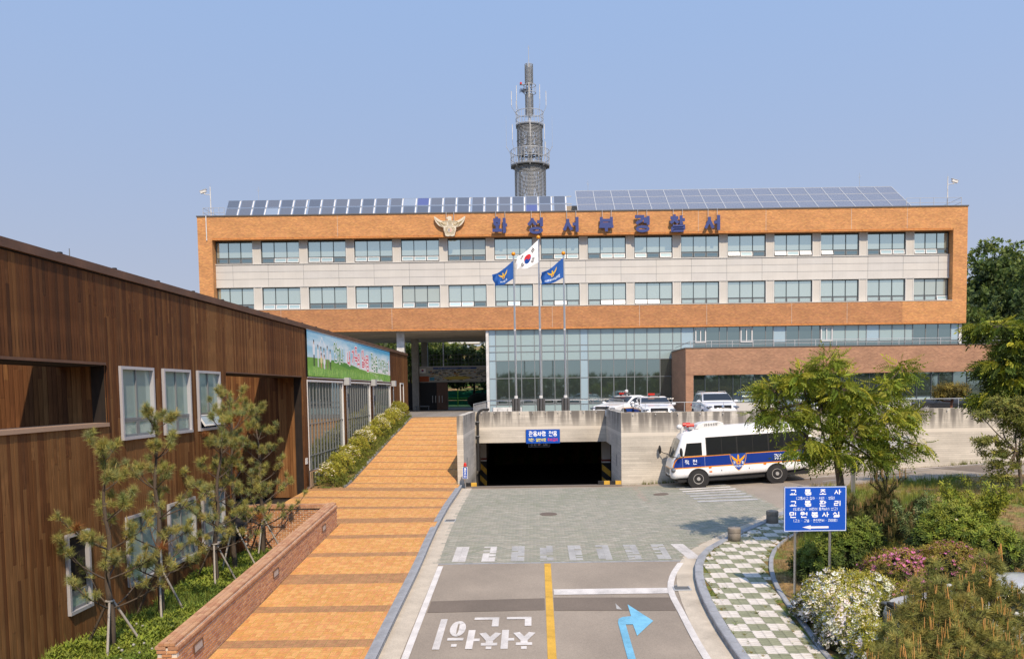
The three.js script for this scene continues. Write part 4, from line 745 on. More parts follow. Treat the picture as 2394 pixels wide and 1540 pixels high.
// ---------------------------------------------------------------- on the roof
{
  // two racks of solar heat collectors
  const glassA = std({ color: lin(0.13, 0.155, 0.20), roughness: 0.22, metalness: 0.35 }), glassB = std({ color: lin(0.16, 0.18, 0.22), roughness: 0.25, metalness: 0.35 }), glassC = std({ color: lin(0.12, 0.15, 0.33), roughness: 0.22, metalness: 0.35 }), glassD = std({ color: lin(0.30, 0.36, 0.44), roughness: 0.2, metalness: 0.35 });
  const tilt = 0.62, w = 1.04, len = 0.98, frame = new Geo(), rib = new Geo();
  const side = 0.045; frame.box(-w / 2, w / 2, 0, 0.05, -0.06, 0.012); frame.box(-w / 2, w / 2, len - 0.05, len, -0.06, 0.012); frame.box(-w / 2, -w / 2 + side, 0.05, len - 0.05, -0.06, 0.012); frame.box(w / 2 - side, w / 2, 0.05, len - 0.05, -0.06, 0.012);
  for (let k = 1; k < 9; k++) rib.box(-w / 2 + k * w / 9 - 0.006, -w / 2 + k * w / 9 + 0.006, 0.05, len - 0.05, 0, 0.004);
  const fg = frame.build(), rg = rib.build(), pg = boxG(-w / 2 + side, w / 2 - side, 0.05, len - 0.05, -0.05, 0.001), cg = boxG(w / 2, w / 2 + 0.085, 0.08, len - 0.08, -0.05, -0.02);
  const rows = [{ y: 21.42, z: -75.4, r: 'lower' }, { y: 22.24, z: -75.98, r: 'upper' }], f = rngOf(40);
  for (const { y, z, r } of rows) for (let i = 0; i < 25; i++) {
    const special = r === 'upper' ? { 13: glassD, 14: glassC }[i] : { 3: glassD, 22: glassC }[i], gap = Math.floor(i / 6) * 0.09;
    const t = thing('solar_collector', special === glassC ? `bluish solar collector in the ${r} row of the rooftop rack` : special === glassD ? `pale streaked solar collector in the ${r} row of the rooftop rack` : `grey framed solar collector, ${ordinal(i)} in the ${r} rooftop row`, 'solar panel', [-26.2 + i * 1.178 + gap, y, z], 'solar collectors on the roof rack');
    t.rotation.x = -tilt;
    part(t, 'frame', fg, M.steel); part(t, 'absorber', pg, special || pick([glassA, glassB], f)); part(t, 'rib', rg, special || glassB); part(t, 'link_pipe', cg, M.frameWhite);
  }
  const rack = thing('collector_rack', 'steel rack carrying two rows of solar collectors on the roof', 'rack', [-11.4, 20.2, -76]), g = new Geo();
  for (const [y, z] of [[21.4, -75.48], [22.22, -76.06], [23.0, -76.65]]) g.bar([-26.8, y, z], [3.5, y, z], 0.07);
  for (let x = -26.6; x < 3.6; x += 2.4) { g.bar([x, 20.2, -75.5], [x, 23.05, -76.75], 0.06); g.bar([x, 20.2, -77.6], [x, 23.05, -76.75], 0.06); }
  wpart(rack, 'strut', g.build(), M.galv);
  // photovoltaic field on a sloping frame
  const pv = thing('photovoltaic_field', 'wide sloping field of blue photovoltaic panels on the right half of the roof', 'solar array', [18.5, 20.2, -77.4]), x0 = 4.0, x1 = 32.9, A = [21.33, -75.0], B = [24.12, -79.5], nc = 18, nr = 3;
  const cell = canvasTex(192, 320, (c, W, H) => { c.fillStyle = '#8d929c'; c.fillRect(0, 0, W, H); for (let i = 0; i < 6; i++) for (let j = 0; j < 10; j++) { c.fillStyle = (i * 7 + j * 3) % 5 ? '#5b6478' : '#616a7c'; c.fillRect(i * 32 + 2, j * 32 + 2, 28, 28); } c.strokeStyle = '#a9acb2'; c.lineWidth = 2; for (let i = 0; i < 6; i++) for (const o of [10, 21]) { c.beginPath(); c.moveTo(i * 32 + o, 0); c.lineTo(i * 32 + o, H); c.stroke(); } });
  const pm = std({ map: cell, roughness: 0.35, metalness: 0.1 }), at = (u, v, l = 0) => [lerp(x0, x1, u), lerp(A[0], B[0], v) + l * 0.85, lerp(A[1], B[1], v) + l * 0.53];
  for (let i = 0; i < nc; i++) for (let j = 0; j < nr; j++) {
    const u0 = i / nc + 0.0009, u1 = (i + 1) / nc - 0.0009, v0 = j / nr + 0.004, v1 = (j + 1) / nr - 0.004;
    wpart(pv, 'panel', new Geo().quad(at(u0, v0), at(u1, v0), at(u1, v1), at(u0, v1), [0, 0], [1, 0], [1, 1], [0, 1]).build(), pm);
  }
  const fr = new Geo(); for (let i = 0; i <= nc; i++) fr.bar(at(i / nc, 0, 0.0), at(i / nc, 1, 0.0), 0.075, 0.04); for (let j = 0; j <= nr; j++) fr.bar(at(0, j / nr, 0.0), at(1, j / nr, 0.0), 0.022, 0.03);
  wpart(pv, 'frame', fr.build(), M.galv);
  const lg = new Geo(); for (let x = x0 + 0.3; x < x1; x += 2.85) { lg.bar([x, 20.2, -79.4], [x, 24.0, -79.4], 0.1); lg.bar([x, 20.2, -75.2], [x, 21.3, -75.15], 0.1); lg.bar([x, 20.3, -75.4], [x, 23.8, -79.4], 0.07); } wpart(pv, 'leg', lg.build(), M.galv);
}
function mastCamera(x, dir, label) {
  const t = thing('camera_mast', label, 'security camera', [x, BTOP + 0.1, -74.0]);
  part(t, 'pole', new Geo().tube([[0, 0, 0], [0, 2.62, 0]], 0.05, 0.04, 10).build(), M.white);
  part(t, 'spike', new Geo().tube([[0, 2.6, 0], [0, 2.9, 0]], 0.012, 0.006, 5).build(), M.galv);
  part(t, 'arm', new Geo().tube([[0, 1.95, 0], [0.42 * dir, 1.98, 0.1]], 0.03, 0.03, 8).build(), M.white);
  const c = new Geo(); c.add(new THREE.BoxGeometry(0.5, 0.2, 0.2), M4([0.55 * dir, 2.2, 0.1], [0, 0, -0.3 * dir])); c.add(new THREE.BoxGeometry(0.62, 0.02, 0.26), M4([0.56 * dir, 2.32, 0.1], [0, 0, -0.3 * dir])); c.add(cylG(0.05, 0.06, 0.2), M4([0.45 * dir, 2.07, 0.1]));
  part(t, 'housing', c.build(), M.white); part(t, 'lens', new Geo().add(cylG(0.07, 0.07, 0.03).rotateZ(Math.PI / 2), M4([0.80 * dir, 2.12, 0.1], [0, 0, -0.3 * dir])).build(), M.black);
}
mastCamera(-27.36, -1, 'white security camera on a mast at the left roof corner'); mastCamera(35.45, 1, 'white security camera on a mast at the right roof corner');
for (const [x0, x1, l] of [[-28.0, -26.2, 'thin railing on the left roof corner beside the solar collectors'], [31.9, 36.6, 'thin railing on the right roof corner beside the photovoltaic field']]) {
  const t = thing('roof_railing', l, 'railing', [(x0 + x1) / 2, BTOP, -74]); const side = x0 < 0 ? x0 : x1;
  for (const y of [21.45, 21.85]) { const g = new Geo(); g.tube([[x0, y, -73.9], [x1, y, -73.9]], 0.018, 0.018, 5); g.tube([[side, y, -73.9], [side, y, -84]], 0.018, 0.018, 5); wpart(t, 'rail', g.build(), M.galv); }
  for (let k = 0; k <= 4; k++) { const x = lerp(x0, x1, k / 4); wpart(t, 'post', boxG(x - 0.016, x + 0.016, BTOP + 0.1, 21.86, -73.92, -73.88), M.galv); }
  for (let k = 1; k < 4; k++) wpart(t, 'post', boxG(side - 0.016, side + 0.016, BTOP + 0.1, 21.86, -73.92 - k * 3, -73.88 - k * 3), M.galv);
}
for (const [x, y0, y1, z, l] of [[-24.2, 22.9, 24.3, -77, 'lightning rod above the left end of the solar collectors'], [5.2, 23.5, 25.2, -80, 'lightning rod above the left edge of the photovoltaic field'], [30.2, 23.8, 25.5, -80, 'lightning rod above the right end of the photovoltaic field']]) {
  const t = thing('lightning_rod', l, 'lightning rod', [x, y0 - 3, z]); wpart(t, 'rod', new Geo().tube([[x, y0 - 3, z], [x, y1, z]], 0.025, 0.012, 6).build(), M.galv);
  const p = new Geo(); for (const a of [-1, 1]) p.tube([[x, y1 - 0.45, z], [x + 0.16 * a, y1 - 0.2, z]], 0.012, 0.006, 5); wpart(t, 'prong', p.build(), M.galv);
}
{ // round lattice mast
  const c = [-0.10, -84], t = thing('antenna_tower', 'round steel antenna tower of stacked rings with two ring platforms behind the roof', 'antenna tower', [c[0], 20.2, c[1]]);
  const ringG = (r, w) => new THREE.TorusGeometry(r, w, 5, 40).rotateX(Math.PI / 2);
  const drum = (r, y0, y1, step, w, name, braces) => {
    const g = new Geo(), n = Math.round((y1 - y0) / step), f = rngOf(Math.round(y0 * 7));
    const q = ringG(r, w); for (let i = 0; i <= n; i++) g.add(q, M4([c[0], y0 + (y1 - y0) * i / n, c[1]]));
    stuff(wpart(t, name, g.build(), M.galv));
    const v = new Geo(), m = braces; for (let k = 0; k < m; k++) { const a = k / m * Math.PI * 2 + 0.2; v.tube([[c[0] + Math.cos(a) * (r - w * 2), y0, c[1] + Math.sin(a) * (r - w * 2)], [c[0] + Math.cos(a) * (r - w * 2), y1, c[1] + Math.sin(a) * (r - w * 2)]], 0.05, 0.05, 6); }
    wpart(t, 'upright', v.build(), M.galvDark);
    if (r > 1) { const b = new Geo(); for (let k = 0; k < 4; k++) { const a = k / 4 * Math.PI * 2 + 0.2, a2 = (k + 1) / 4 * Math.PI * 2 + 0.2, s = r * 0.72; const P = (an, y) => [c[0] + Math.cos(an) * s, y, c[1] + Math.sin(an) * s]; for (let y = y0; y < y1 - 0.5; y += (y1 - y0) / 2) { b.tube([P(a, y), P(a2, y + (y1 - y0) / 2)], 0.05, 0.05, 5); b.tube([P(a2, y), P(a, y + (y1 - y0) / 2)], 0.05, 0.05, 5); b.tube([P(a, y), P(a2, y)], 0.05, 0.05, 5); } b.tube([P(a, y0), P(a, y1)], 0.07, 0.07, 6); } wpart(t, 'brace', b.build(), M.galvDark); }
  };
  drum(1.49, 20.4, 27.32, 0.125, 0.030, 'ring_screen', 10); drum(1.21, 28.55, 31.2, 0.125, 0.028, 'ring_screen', 10); drum(1.19, 27.5, 28.4, 0.45, 0.02, 'ring_screen', 10);
  drum(0.385, 32.4, 34.3, 0.12, 0.024, 'ring_screen', 6); drum(0.385, 35.3, 37.1, 0.12, 0.026, 'ring_screen', 6); drum(0.28, 34.3, 35.3, 0.5, 0.02, 'ring_screen', 4);
  wpart(t, 'ring_beam', new Geo().add(ringG(1.22, 0.05), M4([c[0], 29.9, c[1]])).build(), M.galvDark);
  const plat = (r, y, h, n) => {
    const p = new Geo(); p.add(new THREE.CylinderGeometry(r, r, 0.08, 40, 1), M4([c[0], y, c[1]])); for (let k = 0; k < 8; k++) { const a = k / 8 * Math.PI * 2; p.bar([c[0], y - 0.16, c[1]], [c[0] + Math.cos(a) * r, y - 0.12, c[1] + Math.sin(a) * r], 0.08, 0.16); } wpart(t, 'platform', p.build(), M.galvDark);
    const q = new Geo(); for (const yy of [y + h, y + h * 0.5, y + 0.1]) q.add(ringG(r, 0.03), M4([c[0], yy, c[1]])); wpart(t, 'railing', q.build(), M.galv);
    const b = new Geo(); for (let k = 0; k < n; k++) { const a = k / n * Math.PI * 2; b.tube([[c[0] + Math.cos(a) * r, y, c[1] + Math.sin(a) * r], [c[0] + Math.cos(a) * r, y + h, c[1] + Math.sin(a) * r]], 0.02, 0.02, 5); } wpart(t, 'baluster', b.build(), M.galv);
  };
  plat(1.86, 27.5, 1.45, 34); plat(1.31, 31.3, 1.3, 26);
  { const q = new Geo(); for (const y of [34.45, 35.15]) q.add(ringG(0.58, 0.03), M4([c[0] + 0.06, y, c[1]])); for (let k = 0; k < 12; k++) { const a = k / 12 * 6.283; q.tube([[c[0] + 0.06 + Math.cos(a) * 0.58, 34.4, c[1] + Math.sin(a) * 0.58], [c[0] + 0.06 + Math.cos(a) * 0.58, 35.2, c[1] + Math.sin(a) * 0.58]], 0.016, 0.016, 4); } wpart(t, 'railing', q.build(), M.galv); }
  wpart(t, 'lightning_rod', new Geo().tube([[c[0], 37.0, c[1]], [c[0], 37.3, c[1]], [c[0], 38.9, c[1]]], 0.05, 0.018, 6).tube([[c[0], 38.55, c[1]], [c[0] - 0.1, 38.7, c[1]]], 0.012, 0.01, 4).tube([[c[0], 38.55, c[1]], [c[0] + 0.1, 38.7, c[1]]], 0.012, 0.01, 4).build(), M.galv);
  const core = new Geo(); core.tube([[c[0], 20.3, c[1]], [c[0], 37.1, c[1]]], 0.12, 0.10, 8); wpart(t, 'core_pole', core.build(), M.galv);
  const nest = new Geo(), f = rngOf(55); for (let k = 0; k < 160; k++) { const a = R(0, 6.28, f), r = Math.sqrt(f()) * 0.42, p = [c[0] - 0.42 + Math.cos(a) * r, 34.45 + f() * 0.4 * (1 - r), c[1] + 0.25 + Math.sin(a) * r]; nest.tube([[p[0] - R(-0.2, 0.2, f), p[1] + R(-0.1, 0.1, f), p[2] - 0.1], [p[0] + R(-0.2, 0.2, f), p[1] + R(-0.1, 0.1, f), p[2] + 0.1]], 0.012, 0.006, 3); }
  const nt = tag(wpart(scene, 'bird_nest', nest.build(), M.barkDark), 'ragged bird nest of twigs lodged in the top platform of the antenna tower', 'nest');
  const bc = new Geo(); bc.add(cylG(0.09, 0.11, 0.18, 12), M4([c[0] - 0.78, 35.3, c[1] + 0.2])); wpart(t, 'beacon', bc.build(), M.red); wpart(t, 'beacon_bracket', new Geo().bar([c[0] - 0.9, 35.15, c[1] + 0.2], [c[0] - 0.4, 35.15, c[1] + 0.2], 0.08).build(), M.galvDark);
  const ant = (px, py0, py1, r, z, y, thin) => { // bent arm and an upright aerial
    const g = new Geo(), a = Math.atan2(z, px), x1 = c[0] + Math.cos(a) * r, z1 = c[1] + Math.sin(a) * r; g.tube([[x1, y, z1], [c[0] + px, y + 0.7, c[1] + z], [c[0] + px, py0 + 0.1, c[1] + z]], 0.024, 0.022, 5); wpart(t, 'aerial_arm', g.build(), M.galv);
    wpart(t, 'aerial', new Geo().tube([[c[0] + px, py0, c[1] + z], [c[0] + px, py1, c[1] + z]], thin ? 0.014 : 0.034, thin ? 0.008 : 0.034, 7).build(), thin ? M.galv : M.white);
  };
  ant(-1.7, 33.1, 34.45, 1.31, 0.6, 32.3); ant(-1.2, 33.4, 34.8, 1.31, 1.1, 32.3); ant(-1.28, 33.0, 34.0, 1.31, -0.9, 32.3); ant(1.0, 33.5, 34.85, 1.31, 1.1, 32.3); ant(1.6, 33.1, 34.45, 1.31, 0.5, 32.3); ant(-0.02, 33.5, 34.9, 1.31, 1.6, 32.3);
  ant(-2.25, 29.2, 32.2, 1.86, 0.4, 28.6, true); ant(2.15, 29.1, 32.1, 1.86, 0.5, 28.6, true); ant(-1.64, 29.7, 31.1, 1.86, 1.4, 28.6); ant(1.4, 29.7, 31.1, 1.86, 1.4, 28.6); ant(0.05, 29.8, 31.2, 1.86, 2.0, 28.6); ant(1.52, 28.9, 30.2, 1.86, -1.2, 28.6);
}
// ---------------------------------------------------------------- timber-clad building on the left
const HZ = 1.079;                                                      // the wall stands 10.25 m to the left
{
  const tb = thing('timber_building', 'long dark brown timber-clad building with deep recesses along the walkway', 'building', [-14, 0.2, -45]);
  const top = 9.0, z0 = -7, zEnd = -69.4;
  // openings in the wall plane: [z near, z far, y bottom, y top]
  const REC1 = [-8, -20.5, 5.31, 6.74], REC2 = [-28.5, -37.75, 1.0, 6.72];
  const wins = [[-21.15, -23.0], [-23.6, -25.45], [-26.0, -27.85]];
  const lows = [[-18.4, -19.35, 1.22, 3.0], [-21.15, -23.0, 1.22, 2.98], [-23.6, -25.45, 1.22, 2.98], [-26.0, -27.85, 1.22, 2.98]];
  const GL = [[-38.6, -45.85], [-46.7, -53.4], [-54.4, -60.9]];
  const open = [REC1, REC2, ...wins.map(([a, b]) => [a, b, 4.9, 6.74]), ...lows, ...GL.map(([a, b]) => [a, b, 1.0, 6.62]), [-38.55, -60.95, 6.74, 8.88]];
  // dark core behind the boards, with thickness
  const core = new Geo(), box = (za, zb, y0, y1) => core.box(WX - 0.35, WX - 0.03, y0, y1, zb, za);
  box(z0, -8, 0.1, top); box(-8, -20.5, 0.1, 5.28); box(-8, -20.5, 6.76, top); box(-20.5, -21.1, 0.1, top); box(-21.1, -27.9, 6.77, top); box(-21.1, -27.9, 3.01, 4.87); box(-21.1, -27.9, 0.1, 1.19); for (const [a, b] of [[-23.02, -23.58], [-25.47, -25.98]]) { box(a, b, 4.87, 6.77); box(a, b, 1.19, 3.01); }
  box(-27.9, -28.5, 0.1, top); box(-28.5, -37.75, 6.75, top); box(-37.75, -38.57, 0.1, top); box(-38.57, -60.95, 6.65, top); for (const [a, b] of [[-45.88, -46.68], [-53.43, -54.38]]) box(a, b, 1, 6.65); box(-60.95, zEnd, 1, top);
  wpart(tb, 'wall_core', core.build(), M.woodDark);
  // boards
  const tones = [[0.215, 0.092, 0.037], [0.250, 0.112, 0.043], [0.185, 0.077, 0.032], [0.295, 0.138, 0.053], [0.150, 0.063, 0.028], [0.225, 0.096, 0.039], [0.350, 0.175, 0.070], [0.200, 0.090, 0.039], [0.115, 0.052, 0.025]].map((c) => lin(...c));
  const list = [], f = rngOf(60), W = 0.115;
  const toneAt = (z, y) => { const n = fbm(((-z) / 40) % 1, ((y + 2) / 20) % 1, 14, 4, 77, 3) + R(-0.26, 0.26, f); return n > 0.72 ? 6 : n > 0.62 ? 3 : n > 0.54 ? 1 : n > 0.47 ? 0 : n > 0.41 ? 5 : n > 0.35 ? 7 : n > 0.27 ? 2 : n > 0.18 ? 4 : 8; };
  const column = (x, z, y0, y1, holes) => {
    let spans = [[y0, y1]]; for (const [a, b] of holes) spans = spans.flatMap(([p, q]) => (b <= p || a >= q ? [[p, q]] : [[p, a], [b, q]].filter(([m, n]) => n - m > 0.02)));
    for (const [p, q] of spans) { const cuts = [p]; let y = p + R(1.2, 3.6, f); while (y < q - 0.5) { cuts.push(y); y += R(1.8, 3.6, f); } cuts.push(q); for (let i = 0; i + 1 < cuts.length; i++) { const a = cuts[i] + 0.002, b = cuts[i + 1] - 0.002; list.push({ p: [x - 0.012 + R(-0.003, 0.004, f), (a + b) / 2, z], s: [0.03, b - a, W - 0.006], t: toneAt(z, (a + b) / 2) }); } }
  };
  for (let z = z0 - W / 2; z > zEnd; z -= W) column(WX, z, 0.15, 8.86, open.filter(([a, b]) => z < a + 0.02 && z > b - 0.02).map(([, , p, q]) => [p, q]));
  // far walls of the two recesses, facing the camera, open to the sky behind the overhang
  const cross = (zw, xa, xb, y0, y1) => { for (let x = xa - W / 2; x > xb; x -= W) { const m = R(0.3, 0.7, f), ym = lerp(y0, y1, m); for (const [a, b] of [[y0, ym - 0.002], [ym + 0.002, y1]]) list.push({ p: [x, (a + b) / 2, zw + R(-0.003, 0.004, f)], s: [W - 0.006, b - a, 0.03], t: toneAt(x * 3, (a + b) / 2) }); } };
  cross(-20.52, WX - 0.02, -17.5, 4.6, 8.9); cross(-37.77, WX - 0.02, -17.5, 1.4, 8.9);
  pieces(tb, 'board', UNIT, M.wood, tones, list);
  const c2 = new Geo();
  c2.box(-17.5, WX - 0.36, 0.2, 8.95, -20.9, -20.55); c2.box(-17.5, WX - 0.36, 0.2, 8.95, -38.4, -37.8); c2.box(-17.5, WX - 0.36, 0.2, 8.95, -28.4, -28.1);
  c2.box(-17.8, -17.5, 0.2, 8.95, -38, -7); c2.box(-17.5, WX - 0.36, 4.3, 4.5, -20.5, -7); c2.box(-17.5, WX - 0.36, 0.9, 1.3, -37.8, -28.4);
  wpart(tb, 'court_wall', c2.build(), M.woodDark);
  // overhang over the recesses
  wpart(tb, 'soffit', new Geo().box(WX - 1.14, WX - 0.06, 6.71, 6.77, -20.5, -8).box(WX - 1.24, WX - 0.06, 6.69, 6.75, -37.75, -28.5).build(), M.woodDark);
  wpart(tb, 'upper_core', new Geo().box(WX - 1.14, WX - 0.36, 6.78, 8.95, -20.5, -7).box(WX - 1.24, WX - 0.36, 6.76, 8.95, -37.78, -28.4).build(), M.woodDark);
  wpart(tb, 'ledge', new Geo().box(WX - 0.6, WX + 0.05, 5.28, 5.37, -20.5, -8).build(), std({ color: lin(0.36, 0.24, 0.165), roughness: 0.5 }));
  wpart(tb, 'trim_strip', boxG(WX - 0.02, WX + 0.03, 6.74, 6.80, -20.5, -8), M.woodCap); wpart(tb, 'trim_strip', boxG(WX - 0.02, WX + 0.02, 6.72, 6.76, -37.75, -28.5), M.woodCap);
  // roof edge
  for (let z = z0; z > zEnd; z -= 7.8) wpart(tb, 'roof_cap', boxG(WX - 0.5, WX + 0.07, 8.90, 9.09, Math.max(zEnd, z - 7.79), z), M.woodCap);
  wpart(tb, 'roof', boxG(-30, WX - 1.3, 8.5, 8.75, zEnd, -38.5), M.woodDark);
  wpart(tb, 'end_wall', boxG(-30, WX - 0.02, 1.2, 8.95, zEnd - 0.25, zEnd), M.woodDark);
  const cl = new Geo(); for (let z = -16.5; z > zEnd; z -= 2.45) cl.box(WX - 0.16, WX - 0.08, 9.09, 9.17, z - 0.08, z); wpart(tb, 'roof_clip', cl.build(), M.black);
  wpart(tb, 'roof_cable', new Geo().tube(range(-16, -60, 60).map((z) => [WX - 0.12, 9.11 + 0.025 * Math.sin(z * 1.6), z]), 0.012, 0.012, 4).build(), M.black);
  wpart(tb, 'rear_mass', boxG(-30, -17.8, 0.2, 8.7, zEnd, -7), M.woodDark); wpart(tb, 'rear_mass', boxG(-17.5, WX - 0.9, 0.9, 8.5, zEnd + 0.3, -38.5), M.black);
  wpart(tb, 'roof_rod', new Geo().tube([[-13, 8.8, -24.3], [-13, 10.15, -24.3]], 0.02, 0.012, 5).build(), M.galvDark);
  // windows
  const mkWin = (za, zb, y0, y1, vent, openVent, single) => {
    const w = new THREE.Group(); w.name = 'window'; tb.add(w); const X = WX + 0.03, fr = new Geo(), t = 0.075, zm = (za + zb) / 2, yv = y0 + vent;
    fr.box(X - 0.14, X + 0.04, y1 - t, y1, zb, za); fr.box(X - 0.14, X + 0.05, y0, y0 + t, zb, za); fr.box(X - 0.14, X + 0.04, y0 + t, y1 - t, za - t, za); fr.box(X - 0.14, X + 0.04, y0 + t, y1 - t, zb, zb + t);
    wpart(w, 'frame', fr.build(), std({ color: lin(0.50, 0.50, 0.53), roughness: 0.4, metalness: 0.3 }));
    const m = new Geo(); if (!single) m.box(X - 0.10, X - 0.03, y0 + t, y1 - t, zm - 0.025, zm + 0.025); m.box(X - 0.10, X - 0.025, yv - 0.03, yv + 0.03, zb + t, za - t); wpart(w, 'mullion', m.build(), M.frameGrey);
    const zz = single ? [[za - t, zb + t]] : [[za - t, zm + 0.025], [zm - 0.025, zb + t]];
    for (const [p, q] of zz) {
      wpart(w, 'pane', new Geo().quad([X - 0.07, yv, p], [X - 0.07, yv, q], [X - 0.07, y1 - t, q], [X - 0.07, y1 - t, p]).build(), M.glassTeal);
      const an = openVent ? 0.55 : 0, mm = M4([X - 0.05, yv - 0.03, (p + q) / 2], [0, 0, an]), hw = (p - q) / 2 - 0.01, h = vent - t - 0.04, g = new Geo();
      g.box(-0.02, 0.02, -0.05, 0, -hw, hw); g.box(-0.02, 0.02, -h, -h + 0.05, -hw, hw); g.box(-0.02, 0.02, -h + 0.05, -0.05, -hw, -hw + 0.05); g.box(-0.02, 0.02, -h + 0.05, -0.05, hw - 0.05, hw); wpart(w, 'sash', g.build().applyMatrix4(mm), openVent ? M.frameWhite : M.frameGrey);
      wpart(w, 'sash_pane', new Geo().quad([0, -h + 0.04, hw - 0.04], [0, -h + 0.04, -hw + 0.04], [0, -0.04, -hw + 0.04], [0, -0.04, hw - 0.04]).build().applyMatrix4(mm), openVent ? M.glassPale : M.glassTeal);
    }
  };
  M.glassTeal = std({ color: lin(0.33, 0.44, 0.41), roughness: 0.06, metalness: 0.25 });
  wins.forEach(([a, b], i) => mkWin(a, b, 4.9, 6.74, 0.52, i === 2)); lows.forEach(([a, b, p, q], i) => mkWin(a, b, p, q, 0.46, false, i === 0));
  for (const [a, b] of GL) {   // tall strip glazing
    const w = new THREE.Group(); w.name = 'strip_window'; tb.add(w); const X = WX - 0.02, fr = new Geo(), f2 = rngOf(61);
    fr.box(X - 0.08, X + 0.06, 6.53, 6.62, b, a); fr.box(X - 0.08, X + 0.05, 1.2, 6.53, a - 0.07, a); fr.box(X - 0.08, X + 0.05, 1.2, 6.53, b, b + 0.07); wpart(w, 'frame', fr.build(), M.frameWhite);
    const n = Math.round((a - b) / 0.62), m = new Geo(), ys = [1.2, 3.15, 4.6, 6.53]; for (let i = 1; i < n; i++) { const z = lerp(a, b, i / n); m.box(X - 0.06, X + 0.005, 1.2, 6.53, z - 0.014, z + 0.014); } for (const y of [3.15, 4.6]) m.box(X - 0.06, X + 0.004, y - 0.02, y + 0.02, b + 0.07, a - 0.07); wpart(w, 'mullion', m.build(), M.frameGrey);
    for (let i = 0; i < n; i++) for (let j = 0; j < 3; j++) { const p = lerp(a, b, i / n) - 0.014, q = lerp(a, b, (i + 1) / n) + 0.014, t = R(-0.003, 0.003, f2); wpart(w, 'pane', new Geo().quad([X - 0.03 + t, ys[j], p], [X - 0.03, ys[j], q], [X - 0.03, ys[j + 1], q], [X - 0.03 + t, ys[j + 1], p]).build(), M.glassMirror ??= std({ color: lin(0.16, 0.19, 0.19), roughness: 0.03, metalness: 0.7 })); }
  }
  for (const z of [-46.28, -53.9, -61.6]) {   // rain pipes with boxes
    const d = new THREE.Group(); d.name = 'rain_pipe'; tb.add(d); const hb = new Geo(); hb.box(WX + 0.02, WX + 0.30, 6.42, 6.82, z - 0.24, z + 0.24); wpart(d, 'hopper', hb.build(), M.galv);
    wpart(d, 'pipe', new Geo().tube([[WX + 0.1, 6.42, z], [WX + 0.1, 2.0, z]], 0.045, 0.045, 8).build(), M.steel);
  }
  const pb = new Geo(); for (const z of [-38.15, -38.45]) pb.tube([[WX + 0.04, 1.75, z], [WX + 0.16, 1.85, z], [WX + 0.16, 2.5, z], [WX + 0.5, 2.62, z]], 0.075, 0.075, 10); wpart(tb, 'gas_pipe', pb.build(), M.steel);
  for (const z of [-37.95, -38.15]) wpart(tb, 'notice_plate', boxG(WX + 0.005, WX + 0.03, 2.85, 3.12, z - 0.14, z), M.white);
  wpart(tb, 'door_frame', new Geo().box(WX - 0.1, WX + 0.06, DECK, 6.7, -65.4, -65.3).box(WX - 0.1, WX + 0.06, DECK, 6.7, -66.9, -66.8).box(WX - 0.1, WX + 0.06, 6.6, 6.7, -66.8, -65.4).build(), M.frameWhite);
}
